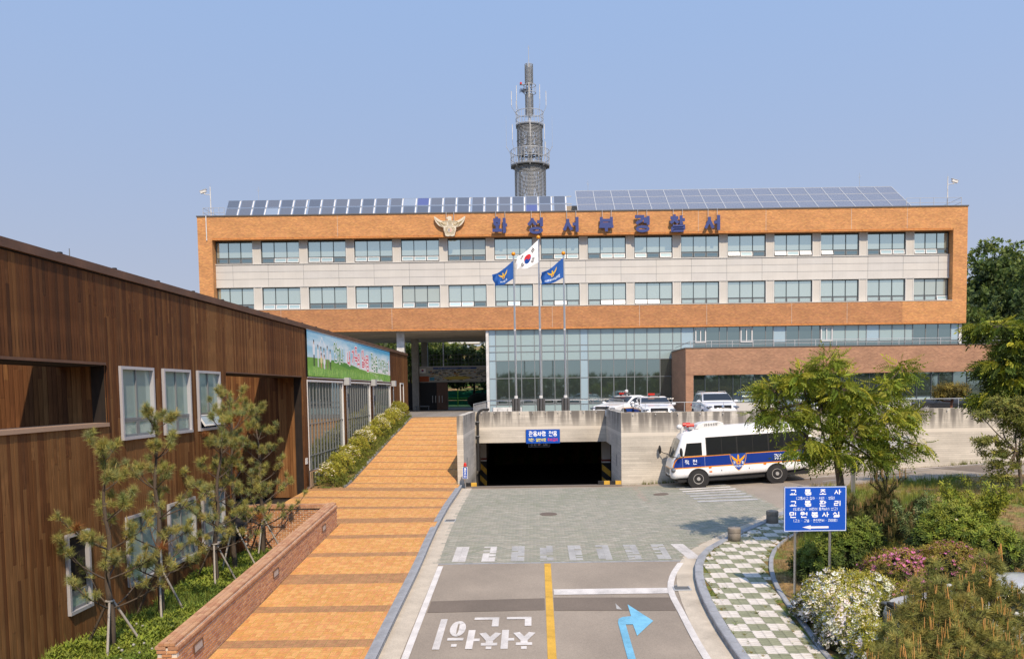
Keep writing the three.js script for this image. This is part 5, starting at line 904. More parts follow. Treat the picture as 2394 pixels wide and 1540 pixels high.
{ // printed banner on the timber wall
  const t = canvasTex(2048, 200, (c, w, h) => {
    const g = c.createLinearGradient(0, 0, 0, h); g.addColorStop(0, '#3f9fd0'); g.addColorStop(0.45, '#9fd0e4'); g.addColorStop(0.68, '#e8eef4'); c.fillStyle = g; c.fillRect(0, 0, w, h); const f = rngOf(70);
    for (let i = 0; i < 260; i++) { const u = f(); c.fillStyle = `rgba(255,255,255,${R(0.03, 0.10, f)})`; c.beginPath(); c.ellipse(u * w, R(-10, 60, f) + (u < 0.5 ? 10 : 40), R(40, 190, f), R(8, 24, f), 0, 0, 7); c.fill(); }
    for (const x of [760, 1520]) { const q = c.createRadialGradient(x, 88, 4, x, 88, 70); q.addColorStop(0, 'rgba(255,255,255,.9)'); q.addColorStop(1, 'rgba(255,255,255,0)'); c.fillStyle = q; c.fillRect(x - 80, 20, 160, 140); }
    c.fillStyle = '#6fa63c'; c.beginPath(); c.moveTo(0, 118); c.bezierCurveTo(300, 116, 700, 112, 1000, 134); c.bezierCurveTo(1400, 158, 1700, 150, 2048, 160); c.lineTo(2048, 200); c.lineTo(0, 200); c.fill();
    c.fillStyle = '#4f8f33'; c.beginPath(); c.moveTo(350, 116); c.bezierCurveTo(600, 112, 800, 118, 1050, 138); c.lineTo(800, 150); c.fill();
    c.fillStyle = '#dfe7e2'; c.beginPath(); c.moveTo(1050, 140); c.bezierCurveTo(1350, 150, 1560, 160, 1560, 200); c.lineTo(1780, 200); c.bezierCurveTo(1700, 168, 1400, 150, 1050, 138); c.fill();
    for (let i = 0; i < 2600; i++) { const x = f() * w, y = R(178, 200, f); c.strokeStyle = pick(['#8cc653', '#5fa23a', '#b3d977', '#478a36', '#a5d36b'], f); c.lineWidth = R(1, 3, f); c.beginPath(); c.moveTo(x, y); c.quadraticCurveTo(x + R(-4, 4, f), y - 14, x + R(-10, 10, f), y - R(10, 36, f)); c.stroke(); }
    // a small group of people in work clothes, holding up a roof outline
    c.strokeStyle = '#f4f6f8'; c.lineWidth = 5; c.beginPath(); c.moveTo(195, 62); c.lineTo(255, 18); c.lineTo(322, 66); c.stroke();
    for (const [x, y, hh, top, leg] of [[110, 40, 116, '#eef1f4', '#1d2024'], [180, 58, 100, '#e7ecef', '#dfe5e6'], [232, 64, 92, '#eae3ea', '#c6a77b'], [236, 92, 70, '#e9dca5', '#caa46a'], [286, 68, 92, '#e3e6ea', '#d6dbe0'], [290, 98, 66, '#f0f1f4', '#e8e8ee'], [350, 54, 108, '#dfe5ec', '#8f7a62'], [404, 68, 98, '#e9edf1', '#22262c']]) {
      c.fillStyle = leg; c.fillRect(x - 11, y + hh * 0.48, 9, hh * 0.5); c.fillRect(x + 2, y + hh * 0.48, 9, hh * 0.5); c.fillStyle = top; c.beginPath(); c.roundRect(x - 14, y + 18, 28, hh * 0.40, 6); c.fill(); c.fillRect(x - 20, y + 20, 7, hh * 0.3); c.fillRect(x + 13, y + 20, 7, hh * 0.3); c.fillStyle = '#d9b08e'; c.beginPath(); c.ellipse(x, y + 9, 8, 9, 0, 0, 7); c.fill(); c.fillStyle = '#2a2320'; c.beginPath(); c.ellipse(x, y + 3, 9, 6, 0, 0, 7); c.fill();
    }
    const put = (txt, x, y, ww, hh, col, th = 9) => hangul(c, txt, x, y, ww, hh, 6, th, col, '#ffffff');
    put('언', 480, 30, 62, 86, '#1e8a4c'); put('제', 545, 52, 60, 70, '#1e8a4c'); put('나', 618, 54, 60, 62, '#1e8a4c');
    put('내', 772, 58, 60, 66, '#d8435f'); put('가', 880, 44, 62, 74, '#d8435f'); put('족', 950, 28, 66, 96, '#d8435f'); put('의', 1024, 60, 60, 74, '#d8435f');
    put('일', 1130, 34, 64, 92, '#d8435f'); put('처', 1196, 62, 60, 70, '#d8435f'); put('럼', 1262, 58, 62, 86, '#d8435f');
    put('정', 1400, 40, 64, 90, '#1e8a4c'); put('성', 1470, 62, 60, 80, '#1e8a4c'); put('을', 1540, 52, 62, 92, '#1e8a4c');
    put('다', 1640, 62, 56, 66, '#1e8a4c', 8); put('하', 1700, 66, 56, 64, '#1e8a4c', 8); put('겠', 1762, 66, 58, 76, '#1e8a4c', 8); put('습', 1826, 62, 56, 82, '#1e8a4c', 8); put('니', 1884, 72, 50, 62, '#1e8a4c', 8); put('다', 1936, 76, 50, 60, '#1e8a4c', 8); put('!', 1990, 60, 60, 90, '#d8435f', 9);
  });
  const b = thing('wall_banner', 'long blue and green printed banner with Hangul words on the timber wall', 'banner', [WX + 0.05, 6.72, -49.7]);
  wpart(b, 'sheet', new Geo().quad([WX + 0.045, 6.78, -38.68], [WX + 0.045, 6.74, -60.75], [WX + 0.045, 8.82, -60.75], [WX + 0.045, 8.88, -38.68], [0, 0], [1, 0], [1, 1], [0, 1]).build(), std({ map: t, roughness: 0.55 }));
  const e = new Geo(); e.box(WX + 0.03, WX + 0.06, 8.87, 8.9, -60.8, -38.62); e.box(WX + 0.03, WX + 0.06, 6.71, 6.74, -60.8, -38.62); wpart(b, 'edge_rail', e.build(), M.frameWhite);
}
{ // low brick wall round the planted strip
  const pw = thing('planter_wall', 'low orange brick wall with stepped coping between the walkway and the young pines', 'wall', [-7.2, 0, -23]);
  const tones = [[0.60, 0.29, 0.13], [0.66, 0.33, 0.15], [0.55, 0.25, 0.12], [0.63, 0.31, 0.14], [0.70, 0.38, 0.19], [0.50, 0.22, 0.11], [0.58, 0.30, 0.16]].map((c) => lin(...c));
  const capT = (z) => 1.20 + (-z - 16.3) * 0.0685, xr = -7.0, zs = -16.3, ze = -29.85, C = 0.0715, list = [], f = rngOf(62);
  const slope = Math.atan(0.0685), q = new THREE.Quaternion().setFromAxisAngle(V(1, 0, 0), slope);
  // walkway face: courses that run with the slope
  for (let k = 0; k < 14; k++) for (let i = 0; i < 70; i++) { const z = zs - 0.1 - (i + (k % 2 ? 0.5 : 0)) * 0.2, y = capT(z) - 0.165 - k * C; if (z < ze || y < walkY(-6.9, z) - 0.07) continue; list.push({ p: [xr - 0.05 + R(-0.002, 0.003, f), y, z], q, s: [0.09, 0.053, 0.183], t: Math.floor(f() * 7) }); }
  // inner face and the end
  for (let k = 0; k < 24; k++) for (let i = 0; i < 70; i++) { const z = zs - 0.1 - (i + (k % 2 ? 0.5 : 0)) * 0.2, y = capT(z) - 0.165 - k * C; if (z < ze + 0.2 || y < 0.2) continue; list.push({ p: [xr - 0.36 + R(-0.002, 0.003, f), y, z], q, s: [0.09, 0.053, 0.183], t: Math.floor(f() * 7) }); }
  for (let k = 0; k < 22; k++) for (let i = 0; i < 3; i++) { const x = xr - 0.005 - (i + (k % 2 ? 0.5 : 0)) * 0.2 - 0.1, y = capT(zs) - 0.165 - k * C; const w = Math.min(0.188, 0.41 + x - xr + 0.094); if (x < xr - 0.40) continue; list.push({ p: [x, y, zs - 0.03], s: [0.182, 0.053, 0.09], t: Math.floor(f() * 7) }); }
  // the return wall that faces the camera
  for (let k = 0; k < 24; k++) for (let i = 0; i < 18; i++) { const x = -7.36 - (i + (k % 2 ? 0.5 : 0)) * 0.2 + 0.1, y = 2.12 - 0.20 - k * C; if (x < -10.2) continue; list.push({ p: [x, y, ze + 0.06 + R(-0.003, 0.003, f)], s: [0.182, 0.053, 0.09], t: Math.floor(f() * 7) }); }
  pieces(pw, 'brick', UNIT, std({ map: T.block, roughness: 0.9 }), tones, list);
  const mortar = std({ map: scaled(T.grit, 2, 2), color: lin(0.74, 0.70, 0.64), roughness: 0.95 }), g = new Geo();
  const X = [xr - 0.39, xr - 0.012], Z = [zs - 0.012, ze], low = -0.3;
  g.quad([X[1], low, Z[0]], [X[1], low, Z[1]], [X[1], capT(Z[1]) - 0.1, Z[1]], [X[1], capT(Z[0]) - 0.1, Z[0]]); g.quad([X[0], low, Z[1]], [X[0], low, Z[0]], [X[0], capT(Z[0]) - 0.1, Z[0]], [X[0], capT(Z[1]) - 0.1, Z[1]]); g.quad([X[0], low, Z[0]], [X[1], low, Z[0]], [X[1], capT(Z[0]) - 0.1, Z[0]], [X[0], capT(Z[0]) - 0.1, Z[0]]); g.quad([X[0], capT(Z[0]) - 0.1, Z[0]], [X[1], capT(Z[0]) - 0.1, Z[0]], [X[1], capT(Z[1]) - 0.1, Z[1]], [X[0], capT(Z[1]) - 0.1, Z[1]]);
  g.box(-10.22, -7.39, 0, 1.98, ze - 0.25, ze + 0.09);
  wpart(pw, 'mortar', g.build(), mortar);
  // stepped coping: a header course below and a flat course on top
  const cap = [];
  for (let i = 0; i < 141; i++) { const z = zs + 0.02 - 0.048 - i * 0.096; if (z < ze - 0.1) break; for (const x of [xr - 0.075, xr - 0.325]) cap.push({ p: [x, capT(z) - 0.085, z], q, s: [0.20, 0.06, 0.089], t: Math.floor(f() * 7) }); }
  for (let i = 0; i < 69; i++) for (let k = 0; k < 3; k++) { const z = zs - 0.06 - 0.097 - i * 0.2 - (k % 2 ? 0.1 : 0); if (z < ze - 0.12) continue; cap.push({ p: [xr - 0.09 - k * 0.107, capT(z) - 0.018 + R(-0.002, 0.002, f), z], q, s: [0.101, 0.058, 0.192], t: Math.floor(f() * 7) }); }
  for (let i = 0; i < 3; i++) cap.push({ p: [xr - 0.09 - i * 0.107, capT(zs - 0.05) - 0.018, zs - 0.03], q, s: [0.101, 0.058, 0.10], t: i });
  for (let i = 0; i < 30; i++) cap.push({ p: [-7.42 - i * 0.096, 2.02, ze + 0.06], s: [0.089, 0.06, 0.2], t: Math.floor(f() * 7) });
  for (let i = 0; i < 15; i++) for (let k = 0; k < 3; k++) cap.push({ p: [-7.42 - i * 0.2 - (k % 2) * 0.1, 2.085, ze + 0.03 - k * 0.107], s: [0.192, 0.058, 0.101], t: Math.floor(f() * 7) });
  const capTones = [[0.56, 0.30, 0.165], [0.60, 0.34, 0.19], [0.53, 0.27, 0.15], [0.63, 0.37, 0.21], [0.57, 0.32, 0.19], [0.50, 0.26, 0.15], [0.60, 0.35, 0.21]].map((c) => lin(...c));
  pieces(pw, 'coping_brick', UNIT, std({ map: T.block, roughness: 0.85 }), capTones, cap);
  const mj = new Geo(); mj.quad([xr - 0.36, capT(zs) - 0.05, zs - 0.01], [xr - 0.03, capT(zs) - 0.05, zs - 0.01], [xr - 0.03, capT(ze) - 0.05, ze], [xr - 0.36, capT(ze) - 0.05, ze]); wpart(pw, 'mortar_bed', mj.build(), mortar);
  ['nearest the camera', 'second from the near end', 'second from the far end', 'nearest the ramp'].forEach((w, i) => {
    const z = [-17.32, -22.66, -27.95][i]; if (z === undefined) return; const y = capT(z) - 0.42, t = thing('step_light', `frosted step light in the low brick wall, ${['nearest the camera', 'midway along the wall', 'at the far end by the landing'][i]}`, 'wall lamp', [xr, y, z]);
    const fr = new Geo(); fr.box(-0.05, 0.018, -0.10, -0.08, -0.24, 0.24); fr.box(-0.05, 0.018, 0.08, 0.10, -0.24, 0.24); fr.box(-0.05, 0.018, -0.08, 0.08, -0.24, -0.215); fr.box(-0.05, 0.018, -0.08, 0.08, 0.215, 0.24); t.rotation.x = slope;
    part(t, 'frame', fr.build(), std({ color: lin(0.16, 0.09, 0.06), roughness: 0.5, metalness: 0.4 })); part(t, 'lens', boxG(-0.05, 0.008, -0.08, 0.08, -0.215, 0.215), std({ color: lin(0.42, 0.40, 0.39), roughness: 0.4 }));
  });
}
// ---------------------------------------------------------------- retaining wall and garage mouth
{
  const U = (m, a, b) => m;       // wall faces carry uv in metres; the height starts at the foot of the wall
  const conc = M.concrete, wall = thing('retaining_wall', 'board-marked concrete retaining wall with the wide dark garage mouth', 'wall', [4, 1.4, -42]);
  const g = (x0, x1, y0, y1, z0, z1, du = 0) => { const q = new Geo().box(x0, x1, y0, y1, z0, z1); for (let i = 0; i < q.u.length; i += 2) { q.u[i] += du; q.u[i + 1] -= 1.28; } return q.build(); };
  wpart(wall, 'long_wall', g(4.04, 46, -0.2, 4.90, -40.32, -40.0), conc);
  wpart(wall, 'left_wing', g(-3.66, -3.36, -0.3, 4.86, -48.3, -40.0, 3), conc);
  wpart(wall, 'ramp_wall', g(-3.66, -3.36, 1.2, 4.66, -61.5, -48.3, 7), conc);
  wpart(wall, 'right_wing', new Geo().add(g(4.04, 4.34, -0.3, 4.88, -45.25, -40.321, 5)).add(g(4.04, 4.34, 3.04, 4.88, -48.3, -45.251, 1)).build(), conc);
  wpart(wall, 'lintel', g(-3.36, 4.04, 3.06, 4.82, -48.62, -48.3, 2), conc);
  const dr = new Geo(); for (let x = -3; x < 4; x += 0.72) dr.add(cylG(0.022, 0.022, 0.12, 8).rotateX(Math.PI / 2), M4([x, 4.74, -48.28])); for (let x = 4.6; x < 40; x += 1.05) dr.add(cylG(0.022, 0.022, 0.12, 8).rotateX(Math.PI / 2), M4([x, 4.80, -39.98])); wpart(wall, 'anchor_cap', dr.build(), M.white);
  const sl = new Geo(); sl.box(-3.362, -3.352, 2.25, 2.75, -42.1, -41.9); sl.box(4.03, 4.039, 2.2, 2.75, -42.4, -42.2); wpart(wall, 'recess_box', sl.build(), M.galvDark);
  // garage behind the mouth
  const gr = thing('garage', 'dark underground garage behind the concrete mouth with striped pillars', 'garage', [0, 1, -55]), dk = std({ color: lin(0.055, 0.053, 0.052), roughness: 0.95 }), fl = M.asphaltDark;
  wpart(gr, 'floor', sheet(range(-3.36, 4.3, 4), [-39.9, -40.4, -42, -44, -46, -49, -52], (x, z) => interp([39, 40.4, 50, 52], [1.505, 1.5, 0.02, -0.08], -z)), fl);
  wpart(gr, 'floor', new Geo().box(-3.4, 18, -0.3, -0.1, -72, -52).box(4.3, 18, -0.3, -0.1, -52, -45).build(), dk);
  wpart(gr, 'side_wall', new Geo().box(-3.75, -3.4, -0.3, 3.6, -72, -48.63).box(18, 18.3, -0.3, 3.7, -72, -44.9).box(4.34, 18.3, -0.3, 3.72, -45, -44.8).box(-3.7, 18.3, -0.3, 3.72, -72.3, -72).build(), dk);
  for (const [x, z, w] of [[3.91, -50.0, 0.5], [-3.40, -52.32, 0.4], [9, -52, 0.6]]) {
    const p = new THREE.Group(); p.name = 'pillar'; gr.add(p);
    const seg = (y0, y1, m) => wpart(p, m === M.red ? 'maroon_band' : m === M.black ? 'base_band' : 'shaft', boxG(x, x + w, y0, y1, z - 0.5, z), m);
    seg(1.9, 3.72, M.cladPier); wpart(p, 'maroon_band', boxG(x, x + w, 1.78, 1.90, z - 0.5, z), std({ color: lin(0.16, 0.03, 0.02) })); wpart(p, 'white_band', boxG(x, x + w, 1.70, 1.78, z - 0.5, z), M.white);
    wpart(p, 'hazard_base', boxG(x, x + w, -0.1, 1.70, z - 0.5, z), M.black); const h = new Geo(); for (let k = 0; k < 2; k++) { const y0 = 0.1 + k * 0.75; h.quad([x, y0 + 0.42, z + 0.004], [x + w, y0, z + 0.004], [x + w, y0 + 0.36, z + 0.004], [x, y0 + 0.78, z + 0.004]); } wpart(p, 'hazard_stripe', h.build(), M.paintYellow);
  }
  wpart(gr, 'ceiling_lamp', new Geo().box(2.0, 3.6, 3.0, 3.05, -49.4, -49.2).box(-2.6, -1.9, 3.0, 3.05, -49.4, -49.2).build(), M.cladPier);
  wpart(gr, 'kerb_block', boxG(2.2, 3.2, -0.1, 0.1, -53, -52.7), M.paintYellow);
  wpart(gr, 'door_sill', boxG(-3.34, 4.02, 1.3, 1.535, -39.95, -39.55), M.asphaltDark);
}
{ // striped kerb blocks at the mouth
  const y = 1.5; const mk = (x0, n, w, label, f) => { const t = thing('hazard_kerb', label, 'kerb block', [x0, y, -40]); for (let i = 0; i < n; i++) wpart(t, 'stripe_block', boxG(x0 + i * w, x0 + (i + 1) * w - 0.002, y, y + 0.19, -40.2, -40.02), (i + f) % 2 ? M.paintYellow : M.black); return t; };
  mk(-3.30, 2, 0.26, 'short black and yellow kerb block at the left of the garage mouth', 0); mk(2.95, 4, 0.27, 'long black and yellow kerb block at the right of the garage mouth', 0);
  const c = thing('conduit', 'thick black conduit bent over the left wing wall beside the garage mouth', 'pipe', [-3.2, 3, -48.2]); const P = []; for (let i = 0; i <= 10; i++) { const a = i / 10 * Math.PI / 2; P.push([-3.22 + 0.36 * (1 - Math.cos(a)) * 1, 4.62 + 0.32 * Math.sin(a), -48.22 - 0.15 * Math.sin(a)]); } P.unshift([-3.24, 1.5, -48.2]); P.push([-2.6, 4.95, -48.5]);
  wpart(c, 'tube', new Geo().tube(P, 0.075, 0.075, 10).build(), M.rubber); const cl = new Geo(); for (const yy of [4.25, 3.45]) cl.box(-3.36, -3.12, yy, yy + 0.04, -48.3, -48.14); wpart(c, 'clamp', cl.build(), M.steel);
}
{ // blue sign over the mouth
  const t = canvasTex(768, 320, (c, w, h) => { c.fillStyle = '#0b4fb4'; c.fillRect(0, 0, w, h); c.strokeStyle = '#0a3f94'; c.lineWidth = 6; c.strokeRect(4, 4, w - 8, h - 8); hangul(c, '관용차량', 64, 46, 88, 104, 10, 15, '#f6f8fb'); hangul(c, '전용', 516, 46, 88, 104, 10, 15, '#f6f8fb'); hangul(c, '직원', 56, 204, 52, 68, 5, 9, '#f2e24a'); hangul(c, '·', 180, 204, 60, 68, 0, 10, '#f2e24a'); hangul(c, '일반차량', 226, 204, 52, 68, 5, 9, '#f2e24a'); hangul(c, '주차금지', 486, 204, 54, 68, 5, 9, '#e0315a'); });
  const s = thing('entrance_sign', 'blue Hangul sign hung on the lintel over the garage mouth', 'sign', [0.45, 3.0, -48.2]);
  wpart(s, 'board', boxG(-0.51, 1.41, 3.0, 3.79, -48.28, -48.215), M.galvDark); wpart(s, 'face', new Geo().quad([-0.51, 3.0, -48.21], [1.41, 3.0, -48.21], [1.41, 3.79, -48.21], [-0.51, 3.79, -48.21], [0, 0], [1, 0], [1, 1], [0, 1]).build(), std({ map: t, roughness: 0.35 }));
  const b = new Geo(); for (const x of [-0.47, 0.45, 1.37]) for (const y of [3.04, 3.75]) b.add(cylG(0.014, 0.014, 0.02, 8).rotateX(Math.PI / 2), M4([x, y, -48.205])); wpart(s, 'screw', b.build(), M.steel);
  const t2 = canvasTex(512, 128, (c, w, h) => { c.fillStyle = '#12203f'; c.fillRect(0, 0, w, h); c.strokeStyle = '#a9b2c4'; c.lineWidth = 5; c.strokeRect(4, 4, w - 8, h - 8); hangul(c, '주차', 56, 26, 60, 74, 22, 9, '#c9d2e0'); c.font = 'bold 86px sans-serif'; c.fillStyle = '#c9d2e0'; c.fillText('IN', 356, 96); c.fillStyle = '#d9dee6'; c.beginPath(); c.arc(258, 62, 30, 0, 7); c.fill(); c.strokeStyle = '#c4462e'; c.lineWidth = 10; c.beginPath(); c.arc(258, 64, 16, 0.4, 4.6); c.stroke(); c.fillStyle = '#c4462e'; c.beginPath(); c.moveTo(246, 40); c.lineTo(272, 50); c.lineTo(250, 64); c.fill(); });
  const s2 = thing('parking_sign', 'small dark parking sign reading IN under the lintel of the garage mouth', 'sign', [0.25, 2.72, -48.9]);
  wpart(s2, 'box', boxG(-0.40, 0.85, 2.74, 3.05, -49.1, -48.95), M.galvDark); wpart(s2, 'face', new Geo().quad([-0.40, 2.74, -48.945], [0.85, 2.74, -48.945], [0.85, 3.05, -48.945], [-0.40, 3.05, -48.945], [0, 0], [1, 0], [1, 1], [0, 1]).build(), std({ map: t2, roughness: 0.4 }));
  const t3 = canvasTex(96, 288, (c, w, h) => { c.fillStyle = '#1c4fa8'; c.fillRect(0, 0, w, h); [...'출차주의'].forEach((ch, i) => hangul(c, ch, 20, 12 + i * 68, 56, 54, 0, 8, '#f2f5fa')); });
  const e = thing('exit_warning_light', 'blue upright exit warning sign with a red beacon by the left wing wall', 'warning light', [-3.25, 1.52, -39.35]);
  wpart(e, 'post', new Geo().tube([[-3.25, 1.45, -39.35], [-3.25, 2.0, -39.35]], 0.03, 0.03, 8).build(), M.steel); wpart(e, 'case', boxG(-3.37, -3.13, 1.97, 2.51, -39.42, -39.30), M.frameWhite); wpart(e, 'face', new Geo().quad([-3.345, 1.99, -39.296], [-3.155, 1.99, -39.296], [-3.155, 2.49, -39.296], [-3.345, 2.49, -39.296], [0, 0], [1, 0], [1, 1], [0, 1]).build(), std({ map: t3, roughness: 0.4 }));
  const bl = new Geo(); bl.add(cylG(0.065, 0.08, 0.13, 16), M4([-3.25, 2.59, -39.36])); bl.add(new THREE.SphereGeometry(0.065, 16, 8, 0, 7, 0, 1.6), M4([-3.25, 2.65, -39.36])); wpart(e, 'beacon', bl.build(), M.red); wpart(e, 'beacon_base', new Geo().add(cylG(0.09, 0.09, 0.03, 16), M4([-3.25, 2.525, -39.36])).build(), M.galvDark);
}
{ // louvre in the long wall
  const t = thing('wall_louvre', 'wide grey louvre grille in the concrete wall behind the leafy tree', 'louvre', [15.5, 2.9, -39.98]), f = new Geo(); f.box(12.9, 17.55, 3.56, 3.62, -40.02, -39.94); f.box(12.9, 17.55, 2.90, 2.96, -40.02, -39.94); f.box(12.9, 12.98, 2.96, 3.56, -40.02, -39.94); f.box(17.46, 17.55, 2.96, 3.56, -40.02, -39.94); wpart(t, 'frame', f.build(), M.galv);
  wpart(t, 'backing', boxG(12.98, 17.46, 2.96, 3.56, -40.01, -39.995), M.black); for (let k = 0; k < 9; k++) wpart(t, 'slat', new Geo().add(new THREE.BoxGeometry(4.47, 0.012, 0.055), M4([15.22, 2.995 + k * 0.066, -39.965], [0.6, 0, 0])).build(), M.frameWhite);
}
{ // railings of the upper yard
  const r = thing('yard_railing', 'single-rail steel railing along the top of the long concrete wall', 'railing', [20, 4.9, -40.2]);
  wpart(r, 'rail', new Geo().tube([[4.2, 5.34, -40.18], [45, 5.34, -40.18]], 0.015, 0.015, 8).build(), M.galv); for (let x = 5.2; x < 45; x += 1.84) wpart(r, 'post', new Geo().tube([[x, 4.88, -40.18], [x, 5.34, -40.18]], 0.013, 0.013, 6).build(), M.galv);
  const bars = (z0, z1, x, y0, label) => { const t = thing('bar_railing', label, 'railing', [x, y0, (z0 + z1) / 2]), h = 0.6; wpart(t, 'rail', new Geo().tube([[x, y0 + h, z0], [x, y0 + h, z1]], 0.024, 0.024, 6).build(), M.steel); wpart(t, 'rail', new Geo().tube([[x, y0 + 0.06, z0], [x, y0 + 0.06, z1]], 0.018, 0.018, 5).build(), M.steel); const n = Math.round(Math.abs(z1 - z0) / 0.62); for (let k = 0; k <= n; k++) { const z = lerp(z0, z1, k / n); wpart(t, 'baluster', boxG(x - 0.010, x + 0.010, y0, y0 + h, z - 0.010, z + 0.010), M.galv); } };
  bars(-48.4, -61.4, -3.45, 4.66, 'upright-bar railing on the left wing wall beside the ramp'); bars(-40.4, -48.2, 4.2, 4.88, 'upright-bar railing on the right wing wall by the police cars');
  const h = thing('yard_railing', 'thin railing across the yard behind the flagpoles', 'railing', [1, DECK, -61.5]); wpart(h, 'rail', new Geo().tube([[-3.4, 5.26, -61.5], [10, 5.26, -61.5]], 0.02, 0.02, 6).build(), M.steel); for (let x = -3.4; x <= 10; x += 1.9) wpart(h, 'post', boxG(x - 0.018, x + 0.018, DECK, 5.26, -61.52, -61.48), M.steel);
  const w = thing('white_kerb_wall', 'low white wall with small hooks behind the flagpole at left', 'wall', [-2.1, DECK, -60]); wpart(w, 'block', boxG(-3.0, -0.9, DECK, 4.83, -60.2, -60), M.white); const k = new Geo(); for (const x of [-2.6, -1.9, -1.2]) k.box(x, x + 0.03, 4.56, 4.72, -60, -59.95); wpart(w, 'hook', k.build(), M.galvDark);
}
// ---------------------------------------------------------------- flagpoles and flags
{
  const pole = (x, top, label) => {
    const t = thing('flagpole', label, 'flagpole', [x, DECK, -54]);
    part(t, 'shaft', new Geo().tube([[0, 0.2, 0], [0, 3.2, 0], [-0.015, 6, 0], [-0.03, top - DECK - 0.12, 0]], 0.075, 0.045, 12).build(), M.steel);
    part(t, 'finial', new THREE.SphereGeometry(0.125, 20, 14).translate(-0.03, top - DECK, 0), std({ color: lin(0.78, 0.30, 0.01), roughness: 0.3, metalness: 0.2 }));
    const b = new Geo(); for (const [a, c] of [[-0.17, 0], [0.17, 0], [0, 0.16], [0, -0.16]]) b.add(cylG(0.095, 0.095, 1.3, 16), M4([a, 0.65, c])); part(t, 'footing', b.build(), std({ color: lin(0.17, 0.165, 0.16), roughness: 0.35, metalness: 0.6 }));
    part(t, 'collar', cylG(0.11, 0.12, 0.16, 16).translate(0, 1.4, 0), M.white); part(t, 'sleeve', cylG(0.072, 0.072, 0.1, 12).translate(-0.01, 5.6, 0), M.white);
    part(t, 'halyard', new Geo().tube([[0.06, 1.2, 0.05], [0.06, 5, 0.06], [0.03, top - DECK - 0.3, 0.04]], 0.008, 0.008, 4).build(), M.white);
  };
  pole(-1.16, 14.5, 'stainless flagpole with orange ball carrying the blue flag on the left'); pole(0.41, 15.5, 'tallest middle stainless flagpole with orange ball carrying the white flag'); pole(1.96, 14.5, 'stainless flagpole with orange ball carrying the blue flag on the right');
  const eagle = (c, x, y, s) => { c.fillStyle = '#d9b02a'; for (const m of [1, -1]) { c.beginPath(); c.moveTo(x, y); c.quadraticCurveTo(x + m * s * 0.5, y - s * 0.1, x + m * s * 1.05, y - s * 0.75); c.quadraticCurveTo(x + m * s * 1.0, y + s * 0.05, x + m * s * 0.3, y + s * 0.3); c.closePath(); c.fill(); } c.beginPath(); c.ellipse(x, y - s * 0.25, s * 0.15, s * 0.4, 0, 0, 7); c.fill(); c.beginPath(); c.moveTo(x - s * 0.4, y + s * 0.1); c.lineTo(x + s * 0.4, y + s * 0.1); c.lineTo(x + s * 0.28, y + s * 0.75); c.lineTo(x - s * 0.28, y + s * 0.75); c.fill(); c.fillStyle = '#e8742c'; c.beginPath(); c.arc(x, y + s * 0.38, s * 0.2, Math.PI, 0); c.fill(); c.fillStyle = '#3556a4'; c.beginPath(); c.arc(x, y + s * 0.38, s * 0.2, 0, Math.PI); c.fill(); };
  const blue = (words) => canvasTex(384, 256, (c, w, h) => { c.fillStyle = '#0d4f9c'; c.fillRect(0, 0, w, h); c.save(); c.translate(w, 0); c.scale(-1, 1); eagle(c, 190, 100, 74); centred(c, words, 192, 184, words.length > 6 ? 26 : 32, 36, 4, 5, '#dfe8f4'); c.restore(); });
  const national = canvasTex(480, 320, (c, w, h) => {
    c.fillStyle = '#f4f4f6'; c.fillRect(0, 0, w, h); const x = 240, y = 160, r = 80, a0 = Math.atan2(2, 3);
    c.save(); c.translate(x, y); c.rotate(a0); c.fillStyle = '#cd2e3a'; c.beginPath(); c.arc(0, 0, r, Math.PI, 0); c.fill(); c.fillStyle = '#0047a0'; c.beginPath(); c.arc(0, 0, r, 0, Math.PI); c.fill(); c.fillStyle = '#cd2e3a'; c.beginPath(); c.arc(-r / 2, 0, r / 2, 0, 7); c.fill(); c.fillStyle = '#0047a0'; c.beginPath(); c.arc(r / 2, 0, r / 2, 0, 7); c.fill(); c.restore();
    const bars = (px, py, an, rows) => { c.save(); c.translate(px, py); c.rotate(an); c.fillStyle = '#111'; rows.forEach((q, i) => { const xx = (i - 1) * 20 - 7; if (q) c.fillRect(xx, -40, 14, 80); else { c.fillRect(xx, -40, 14, 36); c.fillRect(xx, 4, 14, 36); } }); c.restore(); };
    const d = 145, cx = Math.cos(a0), sy = Math.sin(a0); bars(x - d * cx, y - d * sy, a0, [1, 1, 1]); bars(x + d * cx, y + d * sy, a0, [0, 0, 0]); bars(x + d * cx, y - d * sy, -a0, [0, 1, 0]); bars(x - d * cx, y + d * sy, -a0, [1, 0, 1]);
  });
  // cloth hung from its hoist, the fly end gathered and blown to the left
  const cloth = (name, label, HT, HB, FB, FT, map, waves, flip) => {
    const n = 26, m = 16, P = [], U = [], I = [], z0 = -54;
    for (let j = 0; j <= m; j++) for (let i = 0; i <= n; i++) {
      const u = i / n, v = j / m, top = [lerp(HT[0], FT[0], u), lerp(HT[1], FT[1], u) - 0.10 * Math.sin(u * Math.PI)], bot = [lerp(HB[0], FB[0], u), lerp(HB[1], FB[1], u) - 0.10 * Math.sin(u * Math.PI)], w = Math.sin(u * waves + v * 3.2 + HT[0]) * 0.13 * u + Math.sin(u * 11 - v * 4) * 0.05 * u;
      P.push(lerp(bot[0], top[0], v) + 0.03 * Math.sin(v * 9 + u * 6) * u, lerp(bot[1], top[1], v) + 0.02 * Math.sin(u * 9), z0 + 0.09 + w + 0.25 * u); U.push(flip ? 1 - u : u, v);
    }
    for (let j = 0; j < m; j++) for (let i = 0; i < n; i++) { const a = j * (n + 1) + i; I.push(a, a + n + 1, a + 1, a + 1, a + n + 1, a + n + 2); }
